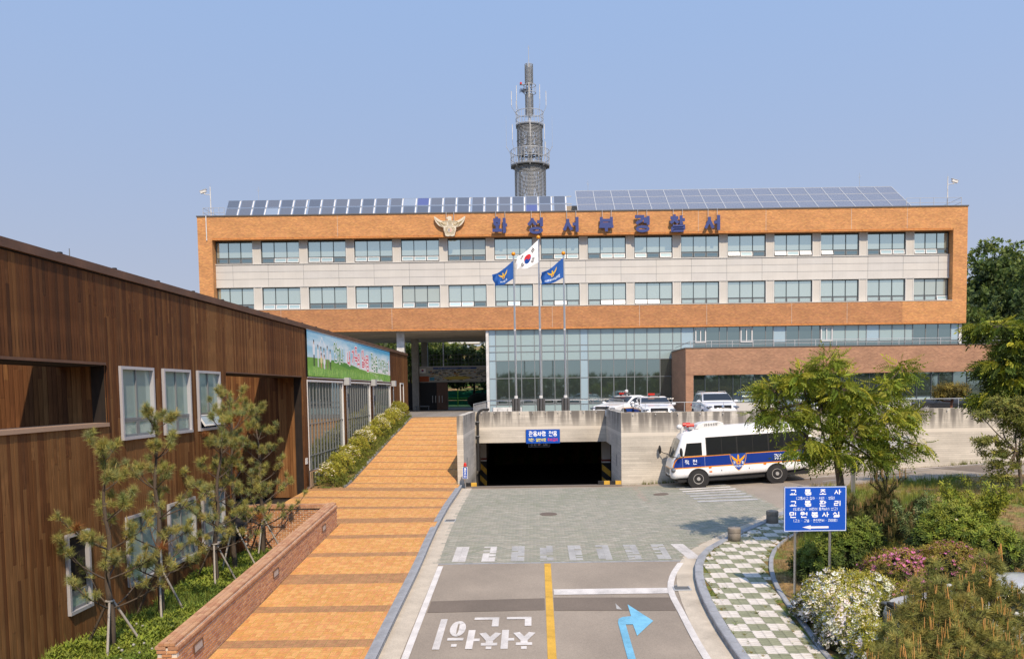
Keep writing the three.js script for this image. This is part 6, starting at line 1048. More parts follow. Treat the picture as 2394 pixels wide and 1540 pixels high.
    const g = new THREE.BufferGeometry(); g.setAttribute('position', new THREE.Float32BufferAttribute(P, 3)); g.setAttribute('uv', new THREE.Float32BufferAttribute(U, 2)); g.setIndex(I); g.computeVertexNormals();
    const t = thing(name, label, 'flag', [HB[0], HB[1], z0]); wpart(t, 'cloth', g, new THREE.MeshPhysicalMaterial({ map, side: THREE.DoubleSide, roughness: 0.75, sheen: 0.3, transmission: 0.0 })); return t;
  };
  cloth('flag', 'white national flag with red and blue circle on the middle pole', [0.34, 15.3], [0.36, 13.95], [-0.98, 13.5], [-0.98, 14.25], national, 8, false);
  cloth('flag', 'blue flag with gold eagle hanging crumpled on the left pole', [-1.22, 14.05], [-1.22, 12.95], [-2.35, 12.5], [-2.55, 13.15], blue('화성서부'), 12, true);
  cloth('flag', 'blue flag with gold eagle spread out on the right pole', [1.90, 14.2], [1.92, 12.98], [0.52, 12.55], [0.52, 13.25], blue('경기남부지방경찰청'), 9, true);
}
// ---------------------------------------------------------------- vehicles
function loft(stations, section, uvf, capEnds = true) {   // stations along x; section(s) -> ring of [y, z]
  const rings = stations.map((s) => section(s).map(([y, z]) => [s.x, y, z])), n = rings[0].length, P = [], U = [], I = [];
  rings.forEach((r) => r.forEach((p) => { P.push(...p); U.push(...(uvf ? uvf(p) : [p[0], p[1]])); }));
  for (let i = 0; i + 1 < rings.length; i++) for (let k = 0; k < n; k++) { const a = i * n + k, b = i * n + (k + 1) % n, c = a + n, d = b + n; I.push(a, b, c, b, d, c); }
  if (capEnds) for (const [ri, s] of [[0, 1], [rings.length - 1, -1]]) { const o = ri * n; for (let k = 1; k + 1 < n; k++) s > 0 ? I.push(o, o + k + 1, o + k) : I.push(o, o + k, o + k + 1); }
  const g = new THREE.BufferGeometry(); g.setAttribute('position', new THREE.Float32BufferAttribute(P, 3)); g.setAttribute('uv', new THREE.Float32BufferAttribute(U, 2)); g.setIndex(I); g.computeVertexNormals(); return g;
}
const paint = (r, g, b) => new THREE.MeshPhysicalMaterial({ color: lin(r, g, b), roughness: 0.32, metalness: 0.0, clearcoat: 1, clearcoatRoughness: 0.05 });
const autoGlass = std({ color: lin(0.018, 0.02, 0.022), roughness: 0.04 }), chrome = std({ color: lin(0.62, 0.63, 0.64), roughness: 0.15, metalness: 1 }), lampGlass = std({ color: lin(0.20, 0.215, 0.235), roughness: 0.08, metalness: 0.6 }), alloy = std({ color: lin(0.46, 0.45, 0.43), roughness: 0.45, metalness: 0.4 });
const tyreG = (r, w) => new THREE.LatheGeometry([[r * 0.62, -w / 2], [r * 0.9, -w / 2], [r * 0.985, -w * 0.38], [r, -w * 0.25], [r, w * 0.25], [r * 0.985, w * 0.38], [r * 0.9, w / 2], [r * 0.62, w / 2]].map(([a, b]) => new THREE.Vector2(a, b)), 30).rotateX(Math.PI / 2);
function wheel(parent, x, y, z, r, w, side, spokes, rimMat = alloy) {
  const g = new THREE.Group(); g.name = 'wheel'; parent.add(g); g.position.set(x, y, z);
  part(g, 'tyre', tyreG(r, w), M.rubber);
  const d = new Geo(), o = side * w * 0.36; d.add(new THREE.CylinderGeometry(r * 0.64, r * 0.64, 0.03, 26).rotateX(Math.PI / 2), M4([0, 0, side * w * 0.18])); part(g, 'brake_disc', d.build(), M.galvDark); if (!spokes) { const q = new Geo(), s = side * w * 0.3; q.add(new THREE.TorusGeometry(r * 0.58, r * 0.05, 6, 28), M4([0, 0, side * w * 0.4])); q.add(new THREE.CylinderGeometry(r * 0.57, r * 0.57, 0.02, 26).rotateX(Math.PI / 2), M4([0, 0, s])); q.add(new THREE.CylinderGeometry(r * 0.2, r * 0.26, 0.1, 18).rotateX(Math.PI / 2), M4([0, 0, s + side * 0.03])); part(g, 'rim', q.build(), rimMat); for (let k = 0; k < 6; k++) { const a = k / 6 * 6.283 + 0.3; part(g, 'rim_hole', new THREE.CylinderGeometry(r * 0.085, r * 0.085, 0.006, 12).rotateX(Math.PI / 2).translate(Math.cos(a) * r * 0.41, Math.sin(a) * r * 0.41, s + side * 0.012), M.black); } return; }
  const q = new Geo(); q.add(new THREE.TorusGeometry(r * 0.60, r * 0.055, 6, 28), M4([0, 0, o])); for (let k = 0; k < spokes; k++) { const a = k / spokes * 6.283; q.bar([Math.cos(a) * r * 0.12, Math.sin(a) * r * 0.12, o], [Math.cos(a) * r * 0.58, Math.sin(a) * r * 0.58, o], r * 0.14, 0.03); } q.add(new THREE.CylinderGeometry(r * 0.16, r * 0.18, 0.05, 14).rotateX(Math.PI / 2), M4([0, 0, o])); part(g, 'rim', q.build(), rimMat);
}
function car(name, label, category, p, yaw, o) {
  const t = thing(name, label, category, p); t.rotation.y = yaw;
  const { L, W, H } = o, hl = L / 2, hw = W / 2, cow = o.cowl, rf = o.roofFront, rr = o.roofRear, tr = o.tail, belt = o.belt, hood = o.hood, tailH = o.tailH;
  const top = (x) => interp([-hl, -hl + 0.06, -hl + 0.16, tr, rr, lerp(rr, rf, 0.35), lerp(rr, rf, 0.7), rf, cow, hl - 0.28, hl - 0.08, hl], [belt * 0.72, tailH - 0.10, tailH, tailH + (o.hatch ? 0.05 : 0.03), H - 0.06, H, H - 0.005, H - 0.07, hood + 0.06, hood - 0.10, hood - 0.24, hood - 0.38], x);
  const wid = (x) => interp([-hl, -hl + 0.10, -hl + 0.5, -hl + 1.1, hl - 1.2, hl - 0.5, hl - 0.14, hl], [hw * 0.72, hw * 0.86, hw * 0.965, hw, hw, hw * 0.95, hw * 0.82, hw * 0.62], x), low = (x) => interp([-hl, -hl + 0.5, hl - 0.6, hl], [0.38, 0.20, 0.19, 0.30], x);
  const xs = [...new Set([-hl, -hl + 0.06, -hl + 0.16, -hl + 0.35, tr - 0.05, tr, lerp(tr, rr, 0.5), rr, lerp(rr, rf, 0.33), lerp(rr, rf, 0.66), rf, lerp(rf, cow, 0.33), lerp(rf, cow, 0.66), cow, cow + 0.06, lerp(cow, hl, 0.4), hl - 0.5, hl - 0.28, hl - 0.15, hl - 0.06, hl])].sort((a, b) => a - b).map((x) => ({ x }));
  const beltAt = (x) => Math.min(top(x) - 0.03, interp([-hl, hl - 0.8, hl], [belt + 0.05, belt - 0.03, belt - 0.2], x));
  const ring = (s) => { const x = s.x, w = wid(x), b = low(x), y = beltAt(x), tp = top(x), gh = Math.max(0, tp - y), in1 = Math.min(0.30 * gh + 0.02, 0.26), rw = w - in1 - 0.05; const half = [[b, 0], [b, w * 0.82], [b + 0.10, w * 0.95], [lerp(b, y, 0.40), w * 0.995], [lerp(b, y, 0.68), w], [y - 0.03, w * 0.975], [y, w * 0.955], [lerp(y, tp, 0.5), lerp(w * 0.955, rw, 0.5)], [tp - Math.min(0.05, gh * 0.3), rw + 0.02], [tp - 0.012, rw - 0.06], [tp, rw * 0.5], [tp + 0.002, 0]]; return [...half, ...half.slice(1, -1).reverse().map(([yy, z]) => [yy, -z])]; };
  part(t, 'body', loft(xs, ring), o.paint);
  // glass laid just outside the shell
  const strip = (x0, x1, k0, k1, sd, out = 0.006) => { const q = new Geo(), st = range(x0, x1, 6); for (let i = 0; i < 6; i++) { const pt = (x, k) => { const r = ring({ x }), a = r[6], c = r[8], y = lerp(a[0], c[0], k), z = lerp(a[1], c[1], k); return [x, y, sd * (z + out)]; }; const v = [pt(st[i], k0), pt(st[i + 1], k0), pt(st[i + 1], k1), pt(st[i], k1)]; sd > 0 ? q.quad(...v) : q.quad(...v.reverse()); } return q.build(); };
  const pB = lerp(rr, rf, 0.47);
  for (const sd of [1, -1]) { part(t, 'side_window', strip(pB + 0.04, cow - 0.22, 0.10, 0.88, sd), autoGlass); part(t, 'side_window', strip(tr + (o.hatch ? 0.22 : 0.30), pB - 0.04, 0.10, 0.88, sd), autoGlass); }
  const sc = (xa, xb, ka, kb, m) => { const q = new Geo(), st = range(xa, xb, 5); for (let i = 0; i < 5; i++) { const pt = (x, sd) => { const r = ring({ x }), w = r[9][1] - 0.03 + (m ? 0.06 : 0.06); return [x, top(x) + 0.012, sd * Math.max(0.2, w)]; }; const v = [pt(st[i], 1), pt(st[i + 1], 1), pt(st[i + 1], -1), pt(st[i], -1)]; q.quad(...v); } return q.build(); };
  part(t, 'windscreen', sc(rf + 0.06, cow - 0.06), autoGlass); part(t, 'rear_window', sc(tr + 0.10, rr - 0.06), autoGlass);
  // lamps, grille, bumpers, plate
  const fx = hl - 0.10, fy = hood - 0.26;
  for (const sd of [1, -1]) {
    const h = new Geo(); h.add(new THREE.SphereGeometry(1, 14, 8), M4([fx - 0.10, fy + 0.02, sd * hw * 0.70], [0, sd * 0.55, sd * 0.12], [0.14, o.suv ? 0.075 : 0.07, 0.25])); part(t, 'headlight', h.build(), lampGlass);
    const r = new Geo(); r.add(new THREE.SphereGeometry(1, 12, 8), M4([-hl + 0.12, tailH - 0.16, sd * hw * 0.74], [0, -sd * 0.4, 0], [0.10, 0.08, 0.22])); part(t, 'tail_light', r.build(), M.red);
    const mi = new Geo(); mi.add(new THREE.SphereGeometry(1, 12, 8), M4([cow - 0.22, belt + 0.10, sd * (hw + 0.08)], [0, 0, 0], [0.10, 0.085, 0.12])); mi.bar([cow - 0.24, belt + 0.06, sd * (hw - 0.1)], [cow - 0.22, belt + 0.08, sd * (hw + 0.06)], 0.04); part(t, 'mirror', mi.build(), o.paint);
    const hd = new Geo(); for (const x of [pB + 0.22, pB - 0.75]) hd.box(x, x + 0.2, belt - 0.12, belt - 0.09, sd > 0 ? hw - 0.02 : -hw - 0.022, sd > 0 ? hw + 0.022 : -hw + 0.02); part(t, 'door_handle', hd.build(), o.dark ? chrome : o.paint);
    const sm = new Geo(); for (const x of [pB, cow - 0.30]) { const y0 = 0.34; for (let i = 0; i < 4; i++) { const ya = lerp(y0, belt - 0.06, i / 4), yb = lerp(y0, belt - 0.06, (i + 1) / 4), z = hw * 0.998 + 0.002; sm.box(x, x + 0.012, ya, yb, sd > 0 ? z - 0.02 : -z, sd > 0 ? z : -z + 0.02); } } part(t, 'door_seam', sm.build(), M.black);
  }
  const gr = new Geo(), nb = o.suv ? 5 : 4; for (let k = 0; k < nb; k++) gr.box(hl - 0.20, hl - 0.035 - k * 0.0, fy - 0.12 + k * 0.052, fy - 0.10 + k * 0.052, -hw * 0.5, hw * 0.5); part(t, 'grille', gr.build(), chrome);
  part(t, 'grille_backing', boxG(hl - 0.2, hl - 0.045, fy - 0.13, fy + 0.13, -hw * 0.48, hw * 0.48), M.black);
  part(t, 'bumper_intake', boxG(hl - 0.3, hl - 0.02, 0.28, 0.40, -hw * 0.55, hw * 0.55), M.black);
  part(t, 'plate', boxG(hl - 0.06, hl + 0.012, 0.46, 0.57, -0.26, 0.26), M.white);
  if (o.suv) { const em = new Geo(); em.add(new THREE.OctahedronGeometry(1, 0), M4([hl - 0.03, fy + 0.03, 0], [0, 0, 0], [0.03, 0.13, 0.085])); part(t, 'emblem', em.build(), chrome); const rk = new Geo(); for (const sd of [1, -1]) rk.tube([[rr - 0.2, H - 0.06, sd * (hw - 0.33)], [rr + 0.1, H + 0.035, sd * (hw - 0.34)], [rf - 0.3, H + 0.03, sd * (hw - 0.34)], [rf - 0.1, H - 0.04, sd * (hw - 0.33)]], 0.022, 0.022, 6); part(t, 'roof_rail', rk.build(), chrome); }
  part(t, 'underbody', boxG(-hl + 0.3, hl - 0.3, 0.14, 0.30, -hw * 0.86, hw * 0.86), M.black);
  const wr = o.wr || 0.335; for (const x of [hl - o.wf, -hl + o.wb]) for (const sd of [1, -1]) {
    part(t, 'wheel_arch', new THREE.CylinderGeometry(wr + 0.055, wr + 0.055, 0.30, 24).rotateX(Math.PI / 2).translate(x, wr, sd * (hw - 0.146)), M.black);
    wheel(t, x, wr, sd * (hw - 0.10), wr, 0.225, sd, o.spokes || 5);
  }
  if (o.police) {
    const lb = new Geo(); lb.box(0.0, 0.22, H + 0.05, H + 0.15, -0.05, 0.30); part(t, 'light_bar', lb.build(), M.red); const lw = new Geo(); lw.box(0.0, 0.22, H + 0.05, H + 0.14, -0.36, -0.055); part(t, 'light_bar_clear', lw.build(), lampGlass); const lm = new Geo(); for (const z of [-0.3, 0.25]) lm.box(0.06, 0.16, H - 0.03, H + 0.05, z - 0.03, z + 0.03); part(t, 'light_bar_mount', lm.build(), M.black);
    if (o.police > 1) { const sp = new Geo(); sp.add(new THREE.SphereGeometry(0.11, 14, 10), M4([-0.1, H + 0.22, 0])); sp.add(cylG(0.05, 0.07, 0.2), M4([-0.1, H + 0.06, 0])); part(t, 'camera_pod', sp.build(), M.white); }
    const st = new Geo(), s2 = new Geo(); for (const sd of [1, -1]) { const f = (x0, x1, y0, y1, G, o2) => { const q = range(x0, x1, 8); for (let i = 0; i < 8; i++) { const pt = (x, y) => [x, y, sd * (wid(x) * 0.999 + o2)]; const v = [pt(q[i], y0), pt(q[i + 1], y0), pt(q[i + 1], y1), pt(q[i], y1)]; sd > 0 ? G.quad(...v) : G.quad(...v.reverse()); } }; f(-hl + 0.5, hl - 0.75, 0.50, 0.72, st, 0.006); f(-hl + 0.5, hl - 0.75, 0.72, 0.75, s2, 0.006); f(-hl + 0.5, hl - 0.75, 0.47, 0.50, s2, 0.006); } part(t, 'blue_stripe', st.build(), std({ color: lin(0.02, 0.07, 0.32), roughness: 0.3 })); part(t, 'gold_stripe', s2.build(), std({ color: lin(0.75, 0.38, 0.02), roughness: 0.3 }));
  }
  return t;
}
const sedanO = { L: 4.80, W: 1.86, H: 1.46, cowl: 0.98, roofFront: 0.24, roofRear: -1.02, tail: -1.75, belt: 0.93, hood: 0.97, tailH: 1.03, wf: 0.93, wb: 1.05 };
const face = -Math.PI / 2;     // front towards the camera
car('parked_sedan', 'white police sedan with red light bar facing the wall, left of the sport utility car', 'car', [6.58, DECK - 0.05, -47.4], face, { ...sedanO, paint: paint(0.80, 0.81, 0.82), police: 1 });
car('police_car', 'white police car with blue stripe turned sideways behind the bar railing', 'car', [5.35, DECK, -50.3], face - 0.72, { ...sedanO, paint: paint(0.80, 0.81, 0.82), police: 2 });
car('sport_utility_car', 'white sport utility car with chrome grille facing the wall edge', 'car', [9.93, DECK - 0.10, -47.35], face, { L: 4.67, W: 1.86, H: 1.69, cowl: 1.08, roofFront: 0.40, roofRear: -1.60, tail: -2.12, belt: 1.08, hood: 1.13, tailH: 1.10, wf: 0.94, wb: 0.98, wr: 0.36, hatch: true, suv: true, paint: paint(0.76, 0.77, 0.79) });
car('black_sedan', 'black sedan parked sideways behind the round topiary tree', 'car', [27.9, DECK - 0.12, -57.5], Math.PI - 0.35, { ...sedanO, paint: paint(0.012, 0.013, 0.016), dark: true, spokes: 10 });
car('grey_sedan', 'light grey sedan on the upper yard mostly hidden by the leafy tree', 'car', [16.4, DECK, -51.5], face + 0.1, { ...sedanO, paint: paint(0.55, 0.57, 0.60) });
car('blue_sedan', 'blue sedan on the upper yard glimpsed through the leafy tree crown', 'car', [19.6, DECK, -54], face - 0.1, { ...sedanO, paint: paint(0.08, 0.16, 0.42) });
car('silver_sedan', 'silver sedan behind the bushy pines at the lower edge', 'car', [10.0, 0.42, -17.95], Math.PI - 0.04, { ...sedanO, paint: paint(0.62, 0.63, 0.64) });

// ---------------------------------------------------------------- police bus; its nose points to -x
{
  const t = thing('police_bus', 'white police bus with blue and orange stripe parked along the concrete wall', 'bus', [6.05, 1.565, -38.62]); t.rotation.z = 0.055;
  const Lb = 6.36, hw = 1.01, body = (x) => ({ x, t: interp([0, 0.03, 0.10, 0.16, 0.30, 0.46, 0.62, 0.85, 1.3, 2.4, 5.7, 6.1, 6.26, 6.36], [0.92, 1.10, 1.28, 1.38, 1.74, 2.12, 2.36, 2.50, 2.59, 2.64, 2.62, 2.55, 2.40, 2.05], x), b: interp([0, 0.1, 0.5, 5.6, 6.36], [0.46, 0.40, 0.42, 0.45, 0.60], x), w: interp([0, 0.06, 0.2, 0.5, 0.9, 5.9, 6.25, 6.36], [0.74, 0.86, 0.95, 0.99, hw, hw, 0.97, 0.88], x) });
  const ringOf = (s) => { const r = Math.min(0.42, (s.t - s.b) * 0.35), h = []; h.push([s.b, 0], [s.b, s.w - 0.12], [s.b + 0.05, s.w - 0.03], [s.b + 0.16, s.w]); for (let k = 0; k <= 5; k++) h.push([lerp(s.b + 0.2, s.t - r, k / 5), s.w - 0.036 * Math.pow(k / 5, 3)]); for (let k = 1; k <= 5; k++) { const a = k / 5 * Math.PI / 2; h.push([s.t - r + Math.sin(a) * r * 0.86, s.w - 0.036 - r * (1 - Math.cos(a)) * 1.0]); } h.push([s.t - 0.02, s.w * 0.36], [s.t, 0]); return [...h, ...h.slice(1, -1).reverse().map(([y, z]) => [y, -z])]; };
  const livery = canvasTex(2048, 880, (c, w, h) => {
    const X = (x) => x / Lb * w, Y = (y) => h - y / 2.75 * h; c.fillStyle = '#f1f2f3'; c.fillRect(0, 0, w, h);
    const y1 = 1.335, y0 = 0.90; c.fillStyle = '#12358a'; c.fillRect(X(0.10), Y(y1), w, Y(y0) - Y(y1)); c.fillStyle = '#e8900f'; c.fillRect(X(0.45), Y(y1 + 0.05), w, Y(0) - Y(0.05)); c.fillRect(0, Y(y0), w, Y(0) - Y(0.05));
    c.fillStyle = '#f1f2f3'; c.beginPath(); c.moveTo(0, Y(1.5)); c.lineTo(X(0.45), Y(1.5)); c.bezierCurveTo(X(0.25), Y(1.4), X(0.13), Y(1.2), X(0.10), Y(0.9)); c.lineTo(0, Y(0.9)); c.fill(); c.strokeStyle = '#e8900f'; c.lineWidth = 14; c.beginPath(); c.moveTo(X(0.47), Y(1.36)); c.bezierCurveTo(X(0.27), Y(1.34), X(0.15), Y(1.15), X(0.11), Y(0.9)); c.stroke();
    hangul(c, '작', X(0.62), Y(1.22), 58, 62, 0, 9, '#eef2f8'); hangul(c, '전', X(0.97), Y(1.22), 58, 62, 0, 9, '#eef2f8');
    hangul(c, '경찰', X(4.56), Y(1.22), 64, 72, 10, 10, '#f0f4fa'); c.fillStyle = '#f0f4fa'; c.font = 'bold 82px sans-serif'; c.fillText('POLICE', X(5.12), Y(0.99)); hangul(c, '경기남부', X(5.40), Y(0.965), 20, 20, 2, 3, '#dfe6f2'); hangul(c, '화성서부', X(5.75), Y(0.965), 20, 20, 2, 3, '#dfe6f2');
    // shield with eagle
    const sx = X(2.98), sy = Y(1.05), s = 104; c.beginPath(); c.moveTo(sx - s * 1.1, sy - s * 1.0); c.quadraticCurveTo(sx, sy - s * 1.35, sx + s * 1.1, sy - s * 1.0); c.quadraticCurveTo(sx + s * 1.1, sy + s * 0.5, sx, sy + s * 1.35); c.quadraticCurveTo(sx - s * 1.1, sy + s * 0.5, sx - s * 1.1, sy - s * 1.0); c.fillStyle = '#1a469f'; c.fill(); c.strokeStyle = '#d8a02a'; c.lineWidth = 8; c.stroke();
    c.fillStyle = '#e8a317'; for (const m of [1, -1]) { c.beginPath(); c.moveTo(sx, sy - s * 0.1); c.quadraticCurveTo(sx + m * s * 0.5, sy - s * 0.35, sx + m * s * 0.92, sy - s * 0.80); c.quadraticCurveTo(sx + m * s * 0.95, sy - s * 0.2, sx + m * s * 0.25, sy + s * 0.1); c.fill(); } c.beginPath(); c.ellipse(sx, sy - s * 0.45, s * 0.13, s * 0.42, 0, 0, 7); c.fill(); c.beginPath(); c.moveTo(sx - s * 0.36, sy); c.lineTo(sx + s * 0.36, sy); c.lineTo(sx + s * 0.25, sy + s * 0.48); c.lineTo(sx - s * 0.25, sy + s * 0.48); c.fill(); c.fillStyle = '#cf4a2e'; c.beginPath(); c.arc(sx, sy + s * 0.2, s * 0.15, Math.PI, 0); c.fill(); c.fillStyle = '#27468f'; c.beginPath(); c.arc(sx, sy + s * 0.2, s * 0.15, 0, Math.PI); c.fill();
    hangul(c, '경', sx - s * 0.72, sy + s * 0.06, 30, 34, 0, 5, '#f0f4fa'); hangul(c, '찰', sx + s * 0.42, sy + s * 0.06, 30, 34, 0, 5, '#f0f4fa'); c.fillStyle = '#f0f4fa'; c.font = 'bold 36px sans-serif'; c.textAlign = 'center'; c.fillText('POLICE', sx, sy + s * 0.86);
    c.strokeStyle = '#c3c7cc'; c.lineWidth = 3; for (const [a, b, y, hh] of [[1.62, 2.55, 0.72, 0.26], [3.3, 3.62, 0.76, 0.14]]) { c.strokeRect(X(a), Y(y), X(b - a), hh / 2.75 * h); } c.fillStyle = '#333'; c.fillRect(X(2.2), Y(0.70), 14, 18); c.fillRect(X(3.42), Y(0.72), 14, 18); c.beginPath(); c.moveTo(X(1.5), Y(2.1)); c.lineTo(X(1.5), Y(0.5)); c.moveTo(X(0.52), Y(1.6)); c.lineTo(X(0.52), Y(0.75)); c.lineTo(X(0.62), Y(0.5)); c.moveTo(X(1.5), Y(0.62)); c.lineTo(w, Y(0.66)); c.stroke(); c.fillStyle = '#0e1c3d'; c.fillRect(X(1.18), Y(1.03), 40, 12);
  });
  const bm = new THREE.MeshPhysicalMaterial({ map: livery, roughness: 0.3, clearcoat: 0.8, clearcoatRoughness: 0.06 }), st = range(0, 1, 8).map((k) => body(k * 0.62)).concat([0.85, 1.1, 1.5, 2.4, 3.2, 4.2, 5.2, 5.7, 5.95, 6.1, 6.2, 6.28, 6.36].map(body));
  part(t, 'body', loft(st, ringOf, (p) => [p[0] / Lb, p[1] / 2.75]), bm);
  const sideZ = (x, y) => { const s = body(x), r = Math.min(0.42, (s.t - s.b) * 0.35), k = clamp((y - s.b - 0.2) / (s.t - r - s.b - 0.2), 0, 1), over = Math.max(0, y - (s.t - r)) / (r * 0.86); return s.w - 0.036 * k * k * k - (over > 0 ? r * (1 - Math.sqrt(Math.max(0, 1 - over * over))) : 0); };
  const pane = (x0, x1, y0, y1, m, name, o = 0.008, cut = 0) => { for (const sd of [1, -1]) { const q = new Geo(), n = Math.max(2, Math.round((x1 - x0) / 0.16)); for (let i = 0; i < n; i++) for (let j = 0; j < 3; j++) { const pt = (a, b) => { const y = lerp(y0, y1, b / 3), x = lerp(x0 + cut * b / 3, x1, a / n); return [x, y, sd * (sideZ(x, y) + o)]; }; const v = [pt(i, j), pt(i + 1, j), pt(i + 1, j + 1), pt(i, j + 1)]; sd > 0 ? q.quad(...v) : q.quad(...v.reverse()); } part(t, name, q.build(), m); } };
  pane(1.58, 6.12, 1.37, 2.17, M.black, 'window_surround', 0.006); for (const [a, b] of [[1.63, 2.26], [2.29, 2.92], [2.98, 3.63], [3.66, 4.31], [4.37, 5.02], [5.05, 5.7], [5.76, 6.08]]) pane(a, b, 1.41, 2.13, autoGlass, 'side_window', 0.014);
  pane(0.60, 1.40, 1.40, 1.96, autoGlass, 'door_window', 0.012, 0.14);
  const ws = new Geo(); { const xs = range(0.13, 0.50, 5); for (let i = 0; i < 5; i++) { const pt = (x, k) => { const s = body(x), r = Math.min(0.42, (s.t - s.b) * 0.35); const wz = s.w - r * 0.55; return [x - 0.02, s.t + 0.012 - Math.abs(k) * r * 0.16, k * wz]; }; for (let k = -3; k < 3; k++) ws.quad(pt(xs[i], k / 3), pt(xs[i], (k + 1) / 3), pt(xs[i + 1], (k + 1) / 3), pt(xs[i + 1], k / 3)); } } part(t, 'windscreen', ws.build(), std({ color: lin(0.16, 0.19, 0.18), roughness: 0.05, metalness: 0.4 }));
  for (const sd of [1, -1]) { part(t, 'headlight', new THREE.SphereGeometry(1, 14, 10).applyMatrix4(M4([0.16, 0.80, sd * 0.80], [0, -sd * 0.6, 0], [0.13, 0.13, 0.20])), lampGlass); const mi = new Geo(); mi.tube([[0.35, 1.35, sd * 0.9], [0.05, 1.42, sd * 1.12], [-0.08, 1.5, sd * 1.2]], 0.018, 0.018, 6); mi.add(new THREE.SphereGeometry(1, 12, 10), M4([sd > 0 ? 0.45 : -0.14, 1.60, sd * 1.2], [0, 0, 0], [0.07, 0.20, 0.12])); if (sd > 0) mi.tube([[0.6, 1.35, 0.95], [0.46, 1.5, 1.18]], 0.018, 0.018, 6); part(t, 'mirror', mi.build(), M.black); }
  part(t, 'front_grille', boxG(-0.005, 0.05, 0.62, 0.86, -0.5, 0.5), M.galvDark); part(t, 'bumper_intake', boxG(-0.02, 0.05, 0.46, 0.54, -0.6, 0.6), M.black); part(t, 'plate', boxG(-0.03, 0.0, 0.54, 0.62, -0.22, 0.22), M.white);
  part(t, 'wiper', new Geo().bar([0.12, 1.36, 0.5], [0.28, 1.75, 0.1], 0.02).bar([0.12, 1.36, -0.2], [0.28, 1.75, -0.6], 0.02).build(), M.black);
  const ac = new Geo(); { const s = new THREE.Shape([[0, 0], [0.12, 0.15], [0.35, 0.22], [1.05, 0.24], [1.22, 0.16], [1.28, 0]].map(([x, y]) => new THREE.Vector2(x, y))); ac.add(new THREE.ExtrudeGeometry(s, { depth: 1.1, bevelEnabled: true, bevelSize: 0.03, bevelThickness: 0.03, bevelSegments: 2 }), M4([1.25, 2.55, -0.55])); } part(t, 'air_conditioner', ac.build(), M.white);
  const vent = new Geo(); for (let k = 0; k < 8; k++) vent.add(new THREE.BoxGeometry(0.028, 0.11, 0.01), M4([1.68 + k * 0.075, 2.70, 0.584], [0, 0, -0.15])); part(t, 'vent_slot', vent.build(), M.black);
  part(t, 'roof_hatch', new THREE.BoxGeometry(0.7, 0.1, 0.7).translate(4.45, 2.67, 0), M.white);
  for (const z of [0.5, -0.45]) part(t, 'warning_light', new THREE.CylinderGeometry(0.085, 0.085, 0.34, 16).rotateZ(Math.PI / 2).translate(1.03, 2.72, z), M.red); part(t, 'light_bar_base', new Geo().box(0.95, 1.12, 2.54, 2.66, -0.62, 0.66).build(), M.galv);
  const sp = new Geo(); sp.add(new THREE.SphereGeometry(0.13, 14, 10), M4([0.62, 2.66, 0.1], [0, 0, 0], [1.1, 0.9, 1])); sp.add(cylG(0.07, 0.1, 0.3), M4([0.72, 2.52, 0.1])); part(t, 'spotlight', sp.build(), M.white);
  const am = new Geo(); for (const [x, y] of [[1.66, 0.80], [1.68, 0.62], [4.08, 0.80], [5.55, 0.85]]) am.box(x, x + 0.12, y, y + 0.06, hw - 0.02, hw + 0.018); am.box(6.2, 6.34, 0.92, 1.02, 0.9, 0.99); part(t, 'marker_lamp', am.build(), M.amber);
  for (const [x, sp2] of [[1.18, 0], [4.66, 0]]) for (const sd of [1, -1]) { part(t, 'wheel_arch', new THREE.CylinderGeometry(0.47, 0.47, 0.34, 28).rotateX(Math.PI / 2).translate(x, 0.36, sd * (hw - 0.163)), M.black); wheel(t, x, 0.36, sd * (hw - 0.10), 0.375, 0.24, sd, sp2); }
  part(t, 'chassis', boxG(0.3, 6.1, 0.24, 0.46, -0.85, 0.85), M.black); part(t, 'tail_light', boxG(6.24, 6.36, 0.86, 1.2, 0.72, 0.86), M.red);
}
